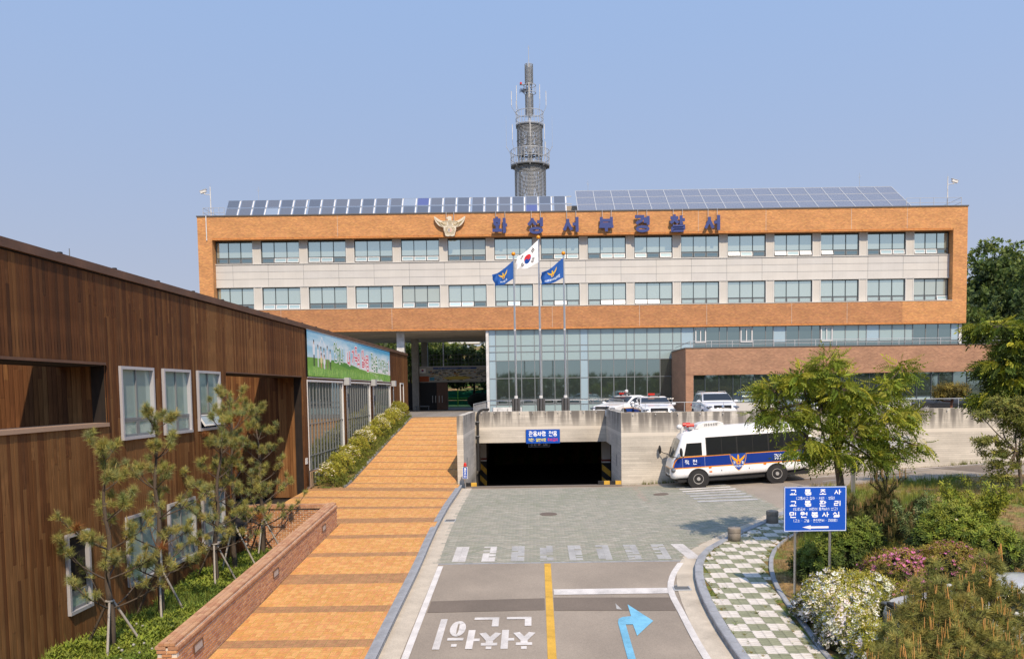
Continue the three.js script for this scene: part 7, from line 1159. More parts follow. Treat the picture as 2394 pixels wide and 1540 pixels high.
// ---------------------------------------------------------------- blue direction sign, bollards, lamp post
{
  const t = canvasTex(1024, 736, (c, w, h) => {
    c.fillStyle = '#0d4fb8'; c.fillRect(0, 0, w, h); c.strokeStyle = '#e9eef6'; c.lineWidth = 9; c.strokeRect(9, 9, w - 18, h - 18);
    const big = (txt, y, gap, w0 = 112) => { const ww = hangulWidth(txt, w0, gap); hangul(c, txt, 92, y, w0, 84, gap, 16, '#f3f4f6'); };
    big('교통조사', 50, 132); big('교통관리', 236, 132); big('민원봉사실', 418, 66);
    const small = (txt, y) => { const ww = hangulWidth(txt, 42, 3); hangul(c, txt, 508 - ww / 2, y, 42, 46, 4, 5.5, '#e6ebf3'); };
    small('(교통사고 접수 · 처리 · 상담)', 166); small('(도로공사 · 어린이 통학버스 신고)', 346); small('(고소 · 고발 · 운전면허 · 과태료)', 536);
    c.fillStyle = '#f1e9ea'; c.beginPath(); c.moveTo(300, 668); c.lineTo(440, 636); c.lineTo(440, 654); c.lineTo(735, 654); c.lineTo(735, 688); c.lineTo(440, 688); c.lineTo(440, 702); c.closePath(); c.fill();
  });
  const s = thing('direction_sign', 'big blue direction sign with white Hangul and a left arrow above the white azalea', 'sign', [6.85, 1.0, -21]);
  const z = -21, x0 = 6.14, x1 = 7.68, y0 = 2.42, y1 = 3.53;
  wpart(s, 'panel', boxG(x0, x1, y0, y1, z - 0.045, z - 0.004), M.galv); wpart(s, 'face', new Geo().quad([x0, y0, z], [x1, y0, z], [x1, y1, z], [x0, y1, z], [0, 0], [1, 0], [1, 1], [0, 1]).build(), std({ map: t, roughness: 0.4 }));
  for (const x of [6.44, 7.31]) wpart(s, 'post', new Geo().tube([[x, 0.6, z - 0.09], [x, 3.4, z - 0.09]], 0.032, 0.032, 10).build(), M.steel);
  const bollard = (x, z2, l) => { const b = thing('bollard', l, 'bollard', [x, roadY(x, z2) + 0.12, z2]); const pr = [[0, 0], [0.205, 0], [0.205, 0.24], [0.19, 0.25], [0.19, 0.262], [0.208, 0.272], [0.208, 0.40], [0.19, 0.43], [0, 0.435]].map(([a, y]) => new THREE.Vector2(a, y)); part(b, 'stone', new THREE.LatheGeometry(pr, 28), std({ map: scaled(T.grit, 2, 1), color: lin(0.30, 0.265, 0.225), roughness: 0.85 })); return b; };
  bollard(6.33, -27.1, 'short round granite bollard at the corner of the chequered footpath, nearer one'); bollard(8.2, -29.45, 'short round granite bollard by the blue sign, farther and darker one');
  const lp = thing('lamp_post', 'stainless post with black bands behind the leafy tree trunk', 'post', [12.3, 1.7, -33]); wpart(lp, 'shaft', new Geo().tube([[12.32, 1.6, -33], [12.32, 5.6, -33]], 0.085, 0.075, 14).build(), M.steel); const b = new Geo(); for (const y of [2.66, 2.74, 2.82]) b.add(cylG(0.095, 0.095, 0.045, 14), M4([12.32, y, -33])); wpart(lp, 'band', b.build(), M.rubber);
}
// ---------------------------------------------------------------- vegetation
const leafMat = (o = {}) => new THREE.MeshPhysicalMaterial({ side: THREE.DoubleSide, roughness: 0.7, transmission: 0.32, thickness: 0, specularIntensity: 0.5, color: 0xffffff, ...o });
const LEAF = leafMat(), NEEDLE = leafMat({ roughness: 0.8, transmission: 0.15 }), PETAL = leafMat({ roughness: 0.7 });
const rq = (f) => new THREE.Quaternion().setFromEuler(new THREE.Euler(f() * 6.283, f() * 6.283, f() * 6.283));
const toward = (d, roll) => new THREE.Quaternion().setFromUnitVectors(V(0, 1, 0), d.clone().normalize()).multiply(new THREE.Quaternion().setFromAxisAngle(V(0, 1, 0), roll));
const tint = (c, f, k = 0.25) => { const m = R(1 - k, 1 + k, f); return lin(c[0] * m * R(0.9, 1.12, f), c[1] * m, c[2] * m * R(0.8, 1.15, f)); };
// a leaf: two folded triangles pairs along +y
function leafG(g, at, dir, w, l, side) { const d = V(...dir).normalize(), s = (side ? V(...side) : Math.abs(d.y) > 0.9 ? V(1, 0, 0) : d.clone().cross(V(0, 1, 0))).normalize().multiplyScalar(w / 2), n = d.clone().cross(s).normalize().multiplyScalar(w * 0.16), A = V(...at), m = A.clone().addScaledVector(d, l * 0.45), e = A.clone().addScaledVector(d, l); const L = m.clone().add(s).add(n).toArray(), Rr = m.clone().sub(s).add(n).toArray(), a = A.toArray(), b = e.toArray(); g.tri(a, Rr, b); g.tri(a, b, L); return g; }
// compound spray: leaflets in pairs on a drooping rachis that runs along +y
const sprayG = (() => { const g = new Geo(); for (let k = 0; k < 6; k++) { const t = k / 6, p = [0, 0.05 + t * 0.34, -0.10 * t * t]; for (const s of [1, -1]) leafG(g, p, [s * 0.85, 0.55, -0.42 - 0.2 * t], 0.042, 0.135 - 0.03 * t, [0.5, 0, s * 0.3]); } leafG(g, [0, 0.39, -0.1], [0, 1, -0.5], 0.045, 0.12); return g.build(); })();
const clumpG = (() => { const g = new Geo(), f = rngOf(201); for (let k = 0; k < 9; k++) { const a = f() * 6.28, e = R(-0.2, 1.2, f), d = [Math.cos(a) * Math.cos(e), Math.sin(e), Math.sin(a) * Math.cos(e)]; leafG(g, [d[0] * 0.1 * f(), d[1] * 0.1 * f(), d[2] * 0.1 * f()], d, R(0.10, 0.16, f), R(0.18, 0.30, f)); } return g.build(); })();
const smallLeafG = (() => { const g = new Geo(), f = rngOf(202); for (let k = 0; k < 8; k++) { const a = k * 2.4, e = R(0.1, 1.2, f), d = [Math.cos(a) * Math.cos(e), Math.sin(e), Math.sin(a) * Math.cos(e)]; leafG(g, [0, 0.012 * k, 0], d, 0.022, R(0.045, 0.07, f)); } return g.build(); })();
const needleTuft = (n, len, w, spread, seed) => { const g = new Geo(), f = rngOf(seed); for (let k = 0; k < n; k++) { const a = f() * 6.283, e = Math.pow(f(), 0.7) * spread, d = V(Math.sin(e) * Math.cos(a), Math.cos(e), Math.sin(e) * Math.sin(a)), l = len * R(0.75, 1.1, f), s = d.clone().cross(V(f() - 0.5, f() - 0.5, f() - 0.5)).normalize().multiplyScalar(w / 2), o = V(0, -f() * len * 0.5, 0), e2 = o.clone().addScaledVector(d, l).add(V(0, -0.10 * l * Math.sin(e), 0)); g.tri(o.clone().add(s).toArray(), o.clone().sub(s).toArray(), e2.toArray()); } return g.build(); };
const TUFT = needleTuft(58, 0.19, 0.0075, 1.5, 203), TUFT2 = needleTuft(40, 0.15, 0.008, 1.3, 204);
const bladeG = (() => { const g = new Geo(), f = rngOf(205); for (let k = 0; k < 10; k++) { const a = f() * 6.28, l = R(0.14, 0.34, f), b = R(0.03, 0.16, f), w = 0.009, p = [Math.cos(a) * 0.03, 0, Math.sin(a) * 0.03], s = [-Math.sin(a) * w, 0, Math.cos(a) * w]; g.tri([p[0] - s[0], 0, p[2] - s[2]], [p[0] + s[0], 0, p[2] + s[2]], [p[0] + Math.cos(a) * b, l, p[2] + Math.sin(a) * b]); } return g.build(); })();
const flowerG = (() => { const g = new Geo(); for (let k = 0; k < 5; k++) { const a = k / 5 * 6.283; leafG(g, [0, 0, 0], [Math.cos(a), 0.45, Math.sin(a)], 0.030, 0.036); } return g.build(); })();
const weedG = (() => { const g = new Geo(), f = rngOf(206); for (let k = 0; k < 12; k++) { const a = k * 2.4, y = 0.03 + k * 0.018, e = R(0, 0.8, f); leafG(g, [0, y, 0], [Math.cos(a), 0.5 + e * 0.4, Math.sin(a)], R(0.035, 0.06, f), R(0.08, 0.15, f)); } return g.build(); })();

// five young pines, staked, in the planted strip
function youngPine(x, y, z, H, seed, label, lean) {
  const f = rngOf(seed), t = thing('young_pine', label, 'pine tree', [x, y, z], 'young staked pines by the timber building'); delete t.userData.group;
  const tr = [], n = 9; for (let i = 0; i <= n; i++) tr.push(V((lean || 0) * Math.pow(i / n, 1.5) + 0.035 * Math.sin(i * 1.7 + seed), H * i / n, 0.03 * Math.sin(i * 2.3 + seed)));
  const axis = new THREE.CatmullRomCurve3(tr); part(t, 'trunk', new Geo().tube(axis.getPoints(24), 0.085, 0.018, 9).build(), M.barkPine);
  const br = new Geo(), tufts = [], candles = [];
  const tuft = (p, d, s, brown) => { tufts.push({ p: p.clone(), q: toward(d, f() * 6), s, c: brown ? tint([0.26, 0.10, 0.03], f) : tint(pick([[0.27, 0.29, 0.09], [0.33, 0.32, 0.09], [0.22, 0.26, 0.11], [0.38, 0.34, 0.09]], f), f, 0.2) }); };
  const twig = (p, d, len, r, depth) => {
    const pts = [p.clone()], dir = d.clone(), q = p.clone(), m = 6; for (let i = 0; i < m; i++) { dir.addScaledVector(V(R(-0.13, 0.13, f), depth ? 0.08 : 0.045, R(-0.13, 0.13, f)), 1).normalize(); q.addScaledVector(dir, len / m); pts.push(q.clone()); if (depth < 1 && i >= 2 && f() < 0.78) { const sd = dir.clone().applyAxisAngle(V(0, 1, 0), (f() < 0.5 ? 1 : -1) * R(0.5, 1.1, f)).addScaledVector(V(0, 1, 0), R(0, 0.35, f)).normalize(); twig(q.clone(), sd, len * R(0.32, 0.5, f), r * 0.6, depth + 1); } }
    br.tube(pts, r, r * 0.4, 5);
    const brown = f() < 0.035; for (let i = m - 1; i <= m; i++) tuft(pts[i], dir, R(0.75, 1.05, f) * (i === m ? 1.1 : 0.85), brown);
    for (let k = 0; k < 3; k++) tuft(pts[m].clone().add(V(R(-0.06, 0.06, f), R(-0.03, 0.07, f), R(-0.06, 0.06, f))), dir.clone().add(V(R(-0.7, 0.7, f), R(0, 0.6, f), R(-0.7, 0.7, f))), R(0.7, 1, f), brown);
    if (f() < 0.5) candles.push({ p: pts[m].clone(), q: toward(dir.clone().add(V(0, 1.2, 0)), 0), s: R(0.7, 1.2, f), c: tint([0.34, 0.28, 0.10], f) });
  };
  for (let w = 0; w < 6; w++) { const k = 0.22 + w * 0.145, p = axis.getPoint(k), m = w > 4 ? 3 : 4 + Math.floor(f() * 2), a0 = f() * 6; for (let i = 0; i < m; i++) { const a = a0 + i / m * 6.28 + R(-0.3, 0.3, f); if (f() < 0.12) continue; const len = lerp(1.30, 0.45, (k - 0.15) / 0.85) * R(0.7, 1.12, f) * (H / 4.6); const d = V(Math.cos(a), lerp(0.16, 0.62, k), Math.sin(a)); if (d.x < -0.2) d.x *= 0.55; twig(p.clone(), d.normalize(), len, 0.022 * (1.2 - k * 0.6), 0); } }
  const tp = axis.getPoint(1); for (let k = 0; k < 14; k++) tuft(tp.clone().add(V(R(-0.07, 0.07, f), R(-0.4, 0.08, f), R(-0.07, 0.07, f))), V(R(-0.6, 0.6, f), 1, R(-0.6, 0.6, f)), R(0.8, 1.05, f));
  part(t, 'branch', br.build(), M.barkPine);
  instances(t, 'needles', TUFT, NEEDLE, tufts.map((q) => ({ ...q, p: q.p.clone().add(t.position) })), true);
  const cg = new THREE.CylinderGeometry(0.008, 0.012, 0.16, 5).translate(0, 0.09, 0); instances(t, 'new_shoots', cg, NEEDLE, candles.map((q) => ({ ...q, p: q.p.clone().add(t.position) })), true);
  // three stakes tied to the trunk
  const a0 = f() * 2; for (let k = 0; k < 3; k++) { const a = a0 + k * 2.094, hgt = 1.25 * H / 4.8; part(t, 'stake', new Geo().tube([[Math.cos(a) * 0.75, -0.05, Math.sin(a) * 0.62], [Math.cos(a) * 0.06, hgt, Math.sin(a) * 0.06]], 0.03, 0.026, 7).build(), k === 1 ? M.barkPine : M.stake); }
  part(t, 'tie', new Geo().add(new THREE.TorusGeometry(0.075, 0.025, 6, 14).rotateX(Math.PI / 2), M4([axis.getPoint(0.26).x, 1.25 * H / 4.8, 0])).build(), M.stake);
}
youngPine(-9.30, 0.4, -18.36, 4.45, 301, 'young staked pine nearest the camera by the narrow low window', 0.0);
youngPine(-9.35, 0.4, -20.92, 5.05, 302, 'tall young staked pine, second from the camera, before the first wide low window', 0.05);
youngPine(-9.40, 0.4, -24.69, 4.85, 303, 'young staked pine, third from the camera, beside the open window sash', 0.38);
youngPine(-9.50, 0.4, -26.61, 5.60, 304, 'tallest young staked pine, fourth from the camera, at the deep recess', 0.05);
youngPine(-9.35, 0.4, -29.0, 5.05, 305, 'young staked pine farthest from the camera before the brick return wall', -0.1);

// weeds and grass in the planted strip
{
  const f = rngOf(310), w = [], g = [], soil = (x, z) => 0.34 + 0.10 * Math.sin(x * 3 + z) * Math.sin(z * 1.7) + 0.10 * sstep(-8, -10, x);
  for (let k = 0; k < 8200; k++) { const x = R(-10.15, -7.42, f), z = R(-13.5, -29.5, f), n = fbm(((x + 11) / 8) % 1, (-z / 20) % 1, 6, 12, 5, 3); w.push({ p: V(x, soil(x, z), z), q: new THREE.Quaternion().setFromEuler(new THREE.Euler(R(-0.3, 0.3, f), f() * 6, R(-0.3, 0.3, f))), s: R(0.45, 0.9, f) * (0.5 + 1.2 * n), c: tint(n > 0.5 ? [0.23, 0.29, 0.035] : [0.14, 0.22, 0.03], f, 0.3) }); }
  for (let k = 0; k < 2600; k++) { const x = R(-10.15, -7.42, f), z = R(-13.5, -29.5, f); g.push({ p: V(x, soil(x, z) - 0.02, z), q: new THREE.Quaternion().setFromAxisAngle(V(0, 1, 0), f() * 6), s: R(0.6, 1.4, f), c: tint([0.22, 0.28, 0.045], f, 0.3) }); }
  tag(instances(scene, 'weeds', weedG, LEAF, w), 'dense green leafy weeds under the young pines', 'weeds'); tag(instances(scene, 'grass', bladeG, LEAF, g), 'tufts of grass between the weeds under the young pines', 'grass');
  const d = []; for (let k = 0; k < 26; k++) { const x = R(-9.6, -7.6, f), z = R(-14.5, -20, f); d.push({ p: V(x, soil(x, z) + R(0.2, 0.35, f), z), s: R(0.7, 1.2, f), c: lin(0.45, 0.45, 0.40) }); } tag(instances(scene, 'dandelion_heads', new THREE.IcosahedronGeometry(0.028, 1), LEAF, d), 'pale dandelion seed heads among the weeds near the camera', 'dandelions');
}
// flowering bushes between the ramp and the timber building
{
  const f = rngOf(320);
  for (let i = 0; i < 11; i++) {
    const z = -39.1 - i * 2.02, x = WX + 0.85 + R(-0.1, 0.15, f), y = walkY(x, z), s = R(0.95, 1.2, f);
    const t = thing('flowering_bush', `white-flowered low bush beside the ramp, ${['first by the gas pipes', 'second from the gas pipes', 'third from the gas pipes', 'fourth from the gas pipes', 'fifth from the gas pipes', 'sixth, halfway up', 'fifth from the top end', 'fourth from the top end', 'third from the top end', 'second from the top end', 'last at the top end'][i]}`, 'bush', [x, y, z], 'white-flowered bushes along the ramp');
    const st = new Geo(), lv = [], fl = [];
    for (let k = 0; k < 16; k++) { const a = f() * 6.28, r = R(0.2, 0.62, f); st.tube([[0, 0, 0], [Math.cos(a) * r * 0.5, 0.45 * s, Math.sin(a) * r * 0.8], [Math.cos(a) * r, 0.85 * s, Math.sin(a) * r * 1.5]], 0.010, 0.004, 4); }
    for (let k = 0; k < 620; k++) { const a = f() * 6.28, r = Math.sqrt(f()), h = Math.pow(f(), 0.7), e = Math.sqrt(1 - h * h * 0.8), p = V(x + Math.cos(a) * r * 0.80 * e, y + 0.05 + h * 0.98 * s, z + Math.sin(a) * r * 1.15 * e); lv.push({ p, q: rq(f), s: R(0.9, 1.7, f), c: tint(h > 0.5 ? [0.36, 0.35, 0.045] : [0.19, 0.22, 0.03], f, 0.3) }); if (h > 0.45 && f() < 0.9 * sstep(0.42, 0.62, fbm(((x + Math.cos(a) * 0.6) * 0.31 + 9) % 1, Math.abs(p.z * 0.21) % 1, 4, 6, 17, 2))) fl.push({ p: p.clone().add(V(R(-0.05, 0.05, f), R(0.02, 0.10, f), R(-0.05, 0.05, f))), q: toward(V(R(-0.5, 0.5, f), 1, R(-0.1, 0.9, f)), f() * 6), s: R(0.9, 1.5, f), c: tint([0.74, 0.70, 0.54], f, 0.12) }); }
    part(t, 'stems', st.build(), M.barkDark); instances(t, 'leaves', smallLeafG, LEAF, lv, true); instances(t, 'flowers', flowerG, PETAL, fl, true);
  }
  const g = []; for (let k = 0; k < 900; k++) { const z = R(-38.4, -60.5, f), x = R(-9.1, -8.62, f); g.push({ p: V(x, walkY(x, z) + 0.03, z), q: new THREE.Quaternion().setFromAxisAngle(V(0, 1, 0), f() * 6), s: R(0.5, 1.0, f), c: tint([0.16, 0.19, 0.03], f, 0.3) }); } tag(instances(scene, 'grass', bladeG, LEAF, g), 'grass edge along the left side of the ramp', 'grass');
  const eg = new Geo(); for (let k = 0; k < 36; k++) { const z = -38.5 - k * 0.62, x = -8.68; eg.box(x - 0.05, x + 0.05, walkY(x, z) - 0.15, walkY(x, z - 0.3) + 0.07, z - 0.61, z); } struct('ramp_edging', eg.build(), M.granite);
}
// broadleaf crowns built from lobes: each lobe is filled with sprays
function leafyTree(name, label, cat, base, trunkPts, r0, r1, lobes, o) {
  const f = rngOf(o.seed), t = thing(name, label, cat, base, o.group), B = V(...base);
  const tp = trunkPts.map((p) => V(...p)), br = new Geo(), list = [];
  part(t, 'trunk', new Geo().tube(new THREE.CatmullRomCurve3(tp).getPoints(14), r0, r1, 10).build(), o.bark || M.bark);
  for (const L0 of lobes) {
    const L = L0.map((v, i) => (i > 2 && i < 6 ? v * (o.rk ?? 1) : i === 6 ? Math.round(v * (o.nk ?? 1)) : v));
    const c = V(L[0], L[1], L[2]), s0 = tp[Math.min(tp.length - 1, Math.max(0, Math.round(tp.length * (0.45 + 0.5 * f()))))], mid = s0.clone().lerp(c, 0.5).add(V(R(-0.2, 0.2, f), R(-0.35, 0.1, f), R(-0.2, 0.2, f)));
    br.tube(new THREE.CatmullRomCurve3([s0, mid, c]).getPoints(7), r1 * 0.75, r1 * 0.22, 6);
    const nt = Math.round(L[6] * (o.twigs ?? 0.05)); const tips = []; for (let k = 0; k < nt; k++) { const d = V(f() - 0.5, (f() - 0.4) * 0.9, f() - 0.5).normalize(), e = c.clone().add(V(d.x * L[3], d.y * L[4], d.z * L[5]).multiplyScalar(R(0.55, 0.98, f))); br.tube([c, c.clone().lerp(e, 0.5).add(V(0, 0.05, 0)), e], r1 * 0.2, r1 * 0.05, 4); tips.push([c.clone().lerp(e, 0.35), e]); }
    for (let k = 0; k < L[6]; k++) {
      let p, d; if (tips.length && f() < (o.onTwigs ?? 0.75)) { const [a, b] = pick(tips, f); p = a.clone().lerp(b, R(0.15, 1.06, f)).add(V(R(-1, 1, f), R(-0.7, 0.7, f), R(-1, 1, f)).multiplyScalar(o.loose ?? 0.18)); } else { d = V(f() - 0.5, f() - 0.5, f() - 0.5).normalize(); const rr = Math.pow(f(), 0.4); p = c.clone().add(V(d.x * L[3] * rr, d.y * L[4] * rr, d.z * L[5] * rr)); }
      d = p.clone().sub(c); d.y *= 0.5; const up = clamp((p.y - c.y) / L[4], -1, 1); const dir = d.normalize().multiplyScalar(0.8).add(V(R(-0.5, 0.5, f), R(-0.7, 0.35, f) + (o.droop ?? -0.2), R(-0.5, 0.5, f)));
      const col = o.cols[Math.min(o.cols.length - 1, Math.floor(clamp(0.5 + 0.35 * up + R(-0.3, 0.3, f), 0, 0.999) * o.cols.length))];  // sunlight painted into the leaf colour: paler towards the top of each lobe
      list.push({ p: p.add(B), q: toward(dir, f() * 6.28), s: R(0.75, 1.25, f) * (o.size ?? 1), c: tint(col, f, 0.22) });
    }
  }
  part(t, 'branch', br.build(), o.bark || M.bark);
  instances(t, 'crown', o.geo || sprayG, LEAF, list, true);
  return t;
}
{ // the leafy tree behind the sign: [x, y, z, rx, ry, rz, leaves] relative to its foot
  const b = [9.28, 1.1, -25.5];
  leafyTree('leafy_tree', 'bright green spreading tree with compound leaves behind the blue sign', 'tree', b, [[0, -0.2, 0], [-0.06, 1.0, 0], [-0.14, 2.0, 0], [-0.25, 2.7, 0], [-0.35, 3.5, 0.05], [-0.5, 4.6, 0]], 0.135, 0.085, [
    [-0.55, 5.35, 0, 0.62, 0.62, 0.6, 210], [-1.35, 5.05, 0.1, 0.85, 0.55, 0.7, 260], [-2.1, 4.75, 0, 0.85, 0.42, 0.6, 210], [-1.9, 4.0, 0.2, 0.9, 0.42, 0.7, 230], [-0.9, 4.15, 0.3, 0.8, 0.6, 0.7, 260], [-0.3, 4.75, 0.4, 0.75, 0.55, 0.6, 210],
    [0.5, 4.3, 0.2, 0.75, 0.6, 0.7, 240], [1.25, 4.75, 0, 0.70, 0.50, 0.6, 190], [1.62, 5.35, 0, 0.45, 0.32, 0.4, 90], [1.0, 3.75, 0.3, 0.95, 0.50, 0.7, 270], [1.75, 3.95, 0, 0.55, 0.35, 0.5, 110], [-1.3, 3.05, 0.3, 0.85, 0.42, 0.7, 200], [-0.5, 2.9, 0.4, 0.75, 0.38, 0.6, 150], [0.6, 2.8, 0.4, 0.8, 0.38, 0.6, 150], [1.35, 3.0, 0.1, 0.7, 0.35, 0.5, 140], [0.05, 3.4, 0.6, 0.9, 0.5, 0.6, 230], [2.15, 3.1, 0, 0.35, 0.2, 0.3, 40], [-2.6, 4.2, 0, 0.4, 0.25, 0.4, 60]],
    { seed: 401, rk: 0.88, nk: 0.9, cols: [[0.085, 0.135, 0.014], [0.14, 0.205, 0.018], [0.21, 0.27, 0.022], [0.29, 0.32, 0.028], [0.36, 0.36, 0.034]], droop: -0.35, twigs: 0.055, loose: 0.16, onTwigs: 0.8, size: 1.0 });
  // the dark tall tree at the right edge and a lighter one before it
  leafyTree('layered_tree', 'tall dense tree with drooping layered leaves at the right edge of the view', 'tree', [18.3, 2.1, -31.5], [[0, -0.3, 0], [0.1, 2, 0], [0.1, 4, 0], [0.2, 6, 0]], 0.2, 0.11, [
    [-1.3, 5.95, 0, 1.1, 0.30, 0.9, 260], [0.2, 5.9, 0.2, 1.3, 0.45, 1.0, 360], [-0.6, 5.2, 0.3, 1.1, 0.35, 0.9, 300], [-1.2, 4.5, 0.2, 1.0, 0.32, 0.9, 280], [0.2, 4.7, 0.3, 1.3, 0.5, 0.9, 360], [-0.7, 3.9, 0.3, 1.1, 0.38, 0.9, 300], [-1.4, 3.3, 0.2, 1.0, 0.32, 0.8, 240], [0, 3.2, 0.4, 1.2, 0.5, 0.9, 340], [0.4, 2.4, 0.3, 1.1, 0.5, 0.9, 260], [1.4, 5.2, 0, 1.0, 0.6, 0.9, 200], [1.5, 3.8, 0, 1.0, 0.6, 0.9, 200]],
    { seed: 402, nk: 1.7, cols: [[0.025, 0.045, 0.010], [0.045, 0.08, 0.012], [0.09, 0.14, 0.016], [0.27, 0.32, 0.026], [0.40, 0.41, 0.035]], droop: -0.5, twigs: 0.04, loose: 0.2, size: 1.15, bark: M.barkDark });  // palette paints shaded undersides and sunlit tops into the leaves
  leafyTree('light_shrub_tree', 'loose yellow-green small tree with bare arching branches before the dark tree', 'tree', [16.9, 2.0, -29.5], [[0, -0.3, 0], [-0.1, 0.9, 0], [-0.3, 1.7, 0.1]], 0.06, 0.05, [
    [-0.7, 3.1, 0, 0.7, 0.42, 0.5, 150], [-0.2, 2.7, 0.2, 0.7, 0.5, 0.5, 170], [0.3, 3.2, 0, 0.8, 0.5, 0.5, 170], [-1.1, 2.0, 0.1, 0.65, 0.14, 0.4, 80], [-1.0, 1.6, 0.1, 0.6, 0.14, 0.4, 70], [-0.7, 1.2, 0.2, 0.65, 0.14, 0.4, 70], [-1.0, 0.75, 0.2, 0.6, 0.12, 0.4, 60], [0.3, 1.7, 0.1, 0.6, 0.3, 0.4, 90], [-1.5, 2.9, 0, 0.3, 0.15, 0.3, 30]],
    { seed: 403, nk: 1.2, cols: [[0.11, 0.12, 0.02], [0.14, 0.16, 0.03], [0.20, 0.21, 0.04], [0.26, 0.26, 0.05]], geo: smallLeafG, size: 2.1, droop: 0.1, twigs: 0.12, loose: 0.12, bark: M.bark });
  leafyTree('topiary_tree', 'small round-crowned tree with reddish stems on the upper yard', 'tree', [20.25, DECK, -41.6], [[0, 0, 0], [0, 0.5, 0], [0.05, 1.0, 0]], 0.07, 0.06, [[0, 1.52, 0, 0.78, 0.34, 0.6, 520], [-0.55, 1.25, 0.1, 0.34, 0.2, 0.3, 130], [0.5, 1.38, 0.1, 0.3, 0.22, 0.3, 120]],
    { seed: 404, cols: [[0.10, 0.085, 0.018], [0.17, 0.135, 0.022], [0.25, 0.19, 0.03]], geo: smallLeafG, size: 1.7, droop: 0.4, twigs: 0.05, bark: std({ color: lin(0.20, 0.085, 0.05), roughness: 0.9 }) });
}
// trees beyond: wooded slope on the right, and those seen through the passage
{
  const f = rngOf(420), dark = [[0.035, 0.06, 0.022], [0.055, 0.092, 0.028], [0.085, 0.135, 0.034], [0.12, 0.175, 0.04]], mid = [[0.05, 0.075, 0.024], [0.085, 0.13, 0.03], [0.135, 0.19, 0.038], [0.19, 0.24, 0.048]];
  const crown = (h, w, n, fl) => { const out = [], m = 7; for (let i = 0; i < m; i++) { const a = i * 2.4 + fl() * 0.8, k = i / (m - 1); out.push([Math.cos(a) * w * 0.5 * (1 - k * 0.6), h * lerp(0.42, 0.88, k), Math.sin(a) * w * 0.5 * (1 - k * 0.6), w * R(0.32, 0.45, fl), h * R(0.13, 0.19, fl), w * R(0.32, 0.45, fl), Math.round(n / m)]); } return out; };
  const far = [[47.5, -96, 10.5, 8], [52, -104, 13, 9.5], [57, -100, 12, 9], [62, -106, 14, 10], [67, -100, 13.5, 10], [58.5, -112, 15.2, 8], [64, -118, 16.5, 10], [71, -110, 16, 10], [49.5, -110, 11.5, 8], [44, -104, 9.5, 8], [54, -92, 9, 8], [61, -92, 9.5, 8]];
  const place = ['by the office block corner', 'second from the office block corner', 'low on the wooded slope', 'in the middle of the wooded slope', 'towards the right edge', 'rising highest above the slope', 'behind on the crest of the slope', 'at the far right crest', 'behind the office block corner', 'half hidden by the office block end', 'in front at the foot of the slope', 'in front, nearer the right edge'];
  far.forEach(([x, z, h, w], i) => leafyTree('slope_tree', `dark green broadleaf tree beyond the annexe, ${place[i]}`, 'tree', [x, DECK - 0.5 + 7 * sstep(45, 75, x) * sstep(80, 120, -z), z], [[0, 0, 0], [0.1, h * 0.3, 0], [0, h * 0.6, 0]], 0.22, 0.12, crown(h, w, 1300, f), { seed: 430 + i, cols: i % 3 ? dark : mid, geo: clumpG, size: 2.0, droop: 0.1, twigs: 0.012, onTwigs: 0.35, loose: 0.7, bark: M.barkDark }));
  leafyTree('crest_tree', 'loose open-crowned tree standing out against the sky on the wooded slope', 'tree', [58.8, 9.5, -110], [[0, 0, 0], [0.2, 4, 0], [0.6, 8, 0], [1.0, 11, 0]], 0.25, 0.1, [[0.2, 10.2, 0, 1.5, 0.55, 1.2, 120], [1.2, 11.6, 0, 0.8, 0.8, 0.8, 110], [2.6, 10.9, 0, 0.9, 0.55, 0.8, 90], [-0.2, 8.9, 0, 0.9, 0.4, 0.8, 70], [1.6, 9.2, 0, 1.5, 0.7, 1.2, 130], [1.2, 7.5, 0, 2.0, 0.9, 1.5, 160]], { seed: 450, cols: dark, geo: clumpG, size: 1.4, twigs: 0.05, onTwigs: 0.6, loose: 0.4, bark: M.barkDark });
  const gone = [[-14.5, -100, 7.5, 6, 'leftmost beyond the white column'], [-10.2, -99, 7.2, 5, 'bright one behind the bridge railing'], [-6.9, -97, 6.6, 5.5, 'dark one before the green court fence'], [-4.0, -103, 7.6, 5, 'at the right end of the passage'], [-17.5, -108, 8.5, 7, 'farther left behind the columns'], [-12.3, -112, 9, 6, 'tall one in the middle distance']];
  gone.forEach(([x, z, h, w, l], i) => leafyTree('court_tree', `green tree seen through the passage, ${l}`, 'tree', [x, DECK, z], [[0, 0, 0], [0.1, h * 0.3, 0], [0, h * 0.6, 0]], 0.16, 0.09, crown(h, w, 900, f), { seed: 460 + i, cols: i === 2 ? dark : mid, geo: clumpG, size: 1.25, twigs: 0.02, onTwigs: 0.4, loose: 0.5, bark: M.barkDark }));
  // hillside beyond, with houses
  const hill = sheet(range(-90, 60, 40), range(-128, -330, 30), (x, z) => DECK + 2.0 + 20 * sstep(124, 235, -z) * (0.75 + 0.25 * Math.sin(x * 0.05)) + 0.5 * Math.sin(x * 0.4) * Math.sin(z * 0.21)); struct('hill', hill, std({ map: scaled(T.soil, 0.05, 0.05), color: lin(1.0, 0.95, 0.9), roughness: 1 }));
  const lst = []; for (let k = 0; k < 5200; k++) { const x = R(-80, 40, f), z = R(-128, -250, f), n = fbm(((x + 90) / 150) % 1, (-z / 200) % 1, 9, 12, 8, 3); if (n < 0.46) continue; lst.push({ p: V(x, DECK + 2.0 + 20 * sstep(124, 235, -z) * (0.75 + 0.25 * Math.sin(x * 0.05)) + R(0.3, 3.2, f), z), q: rq(f), s: R(3, 6, f), c: tint(pick([[0.07, 0.10, 0.04], [0.09, 0.12, 0.05], [0.06, 0.08, 0.035]], f), f, 0.3) }); }
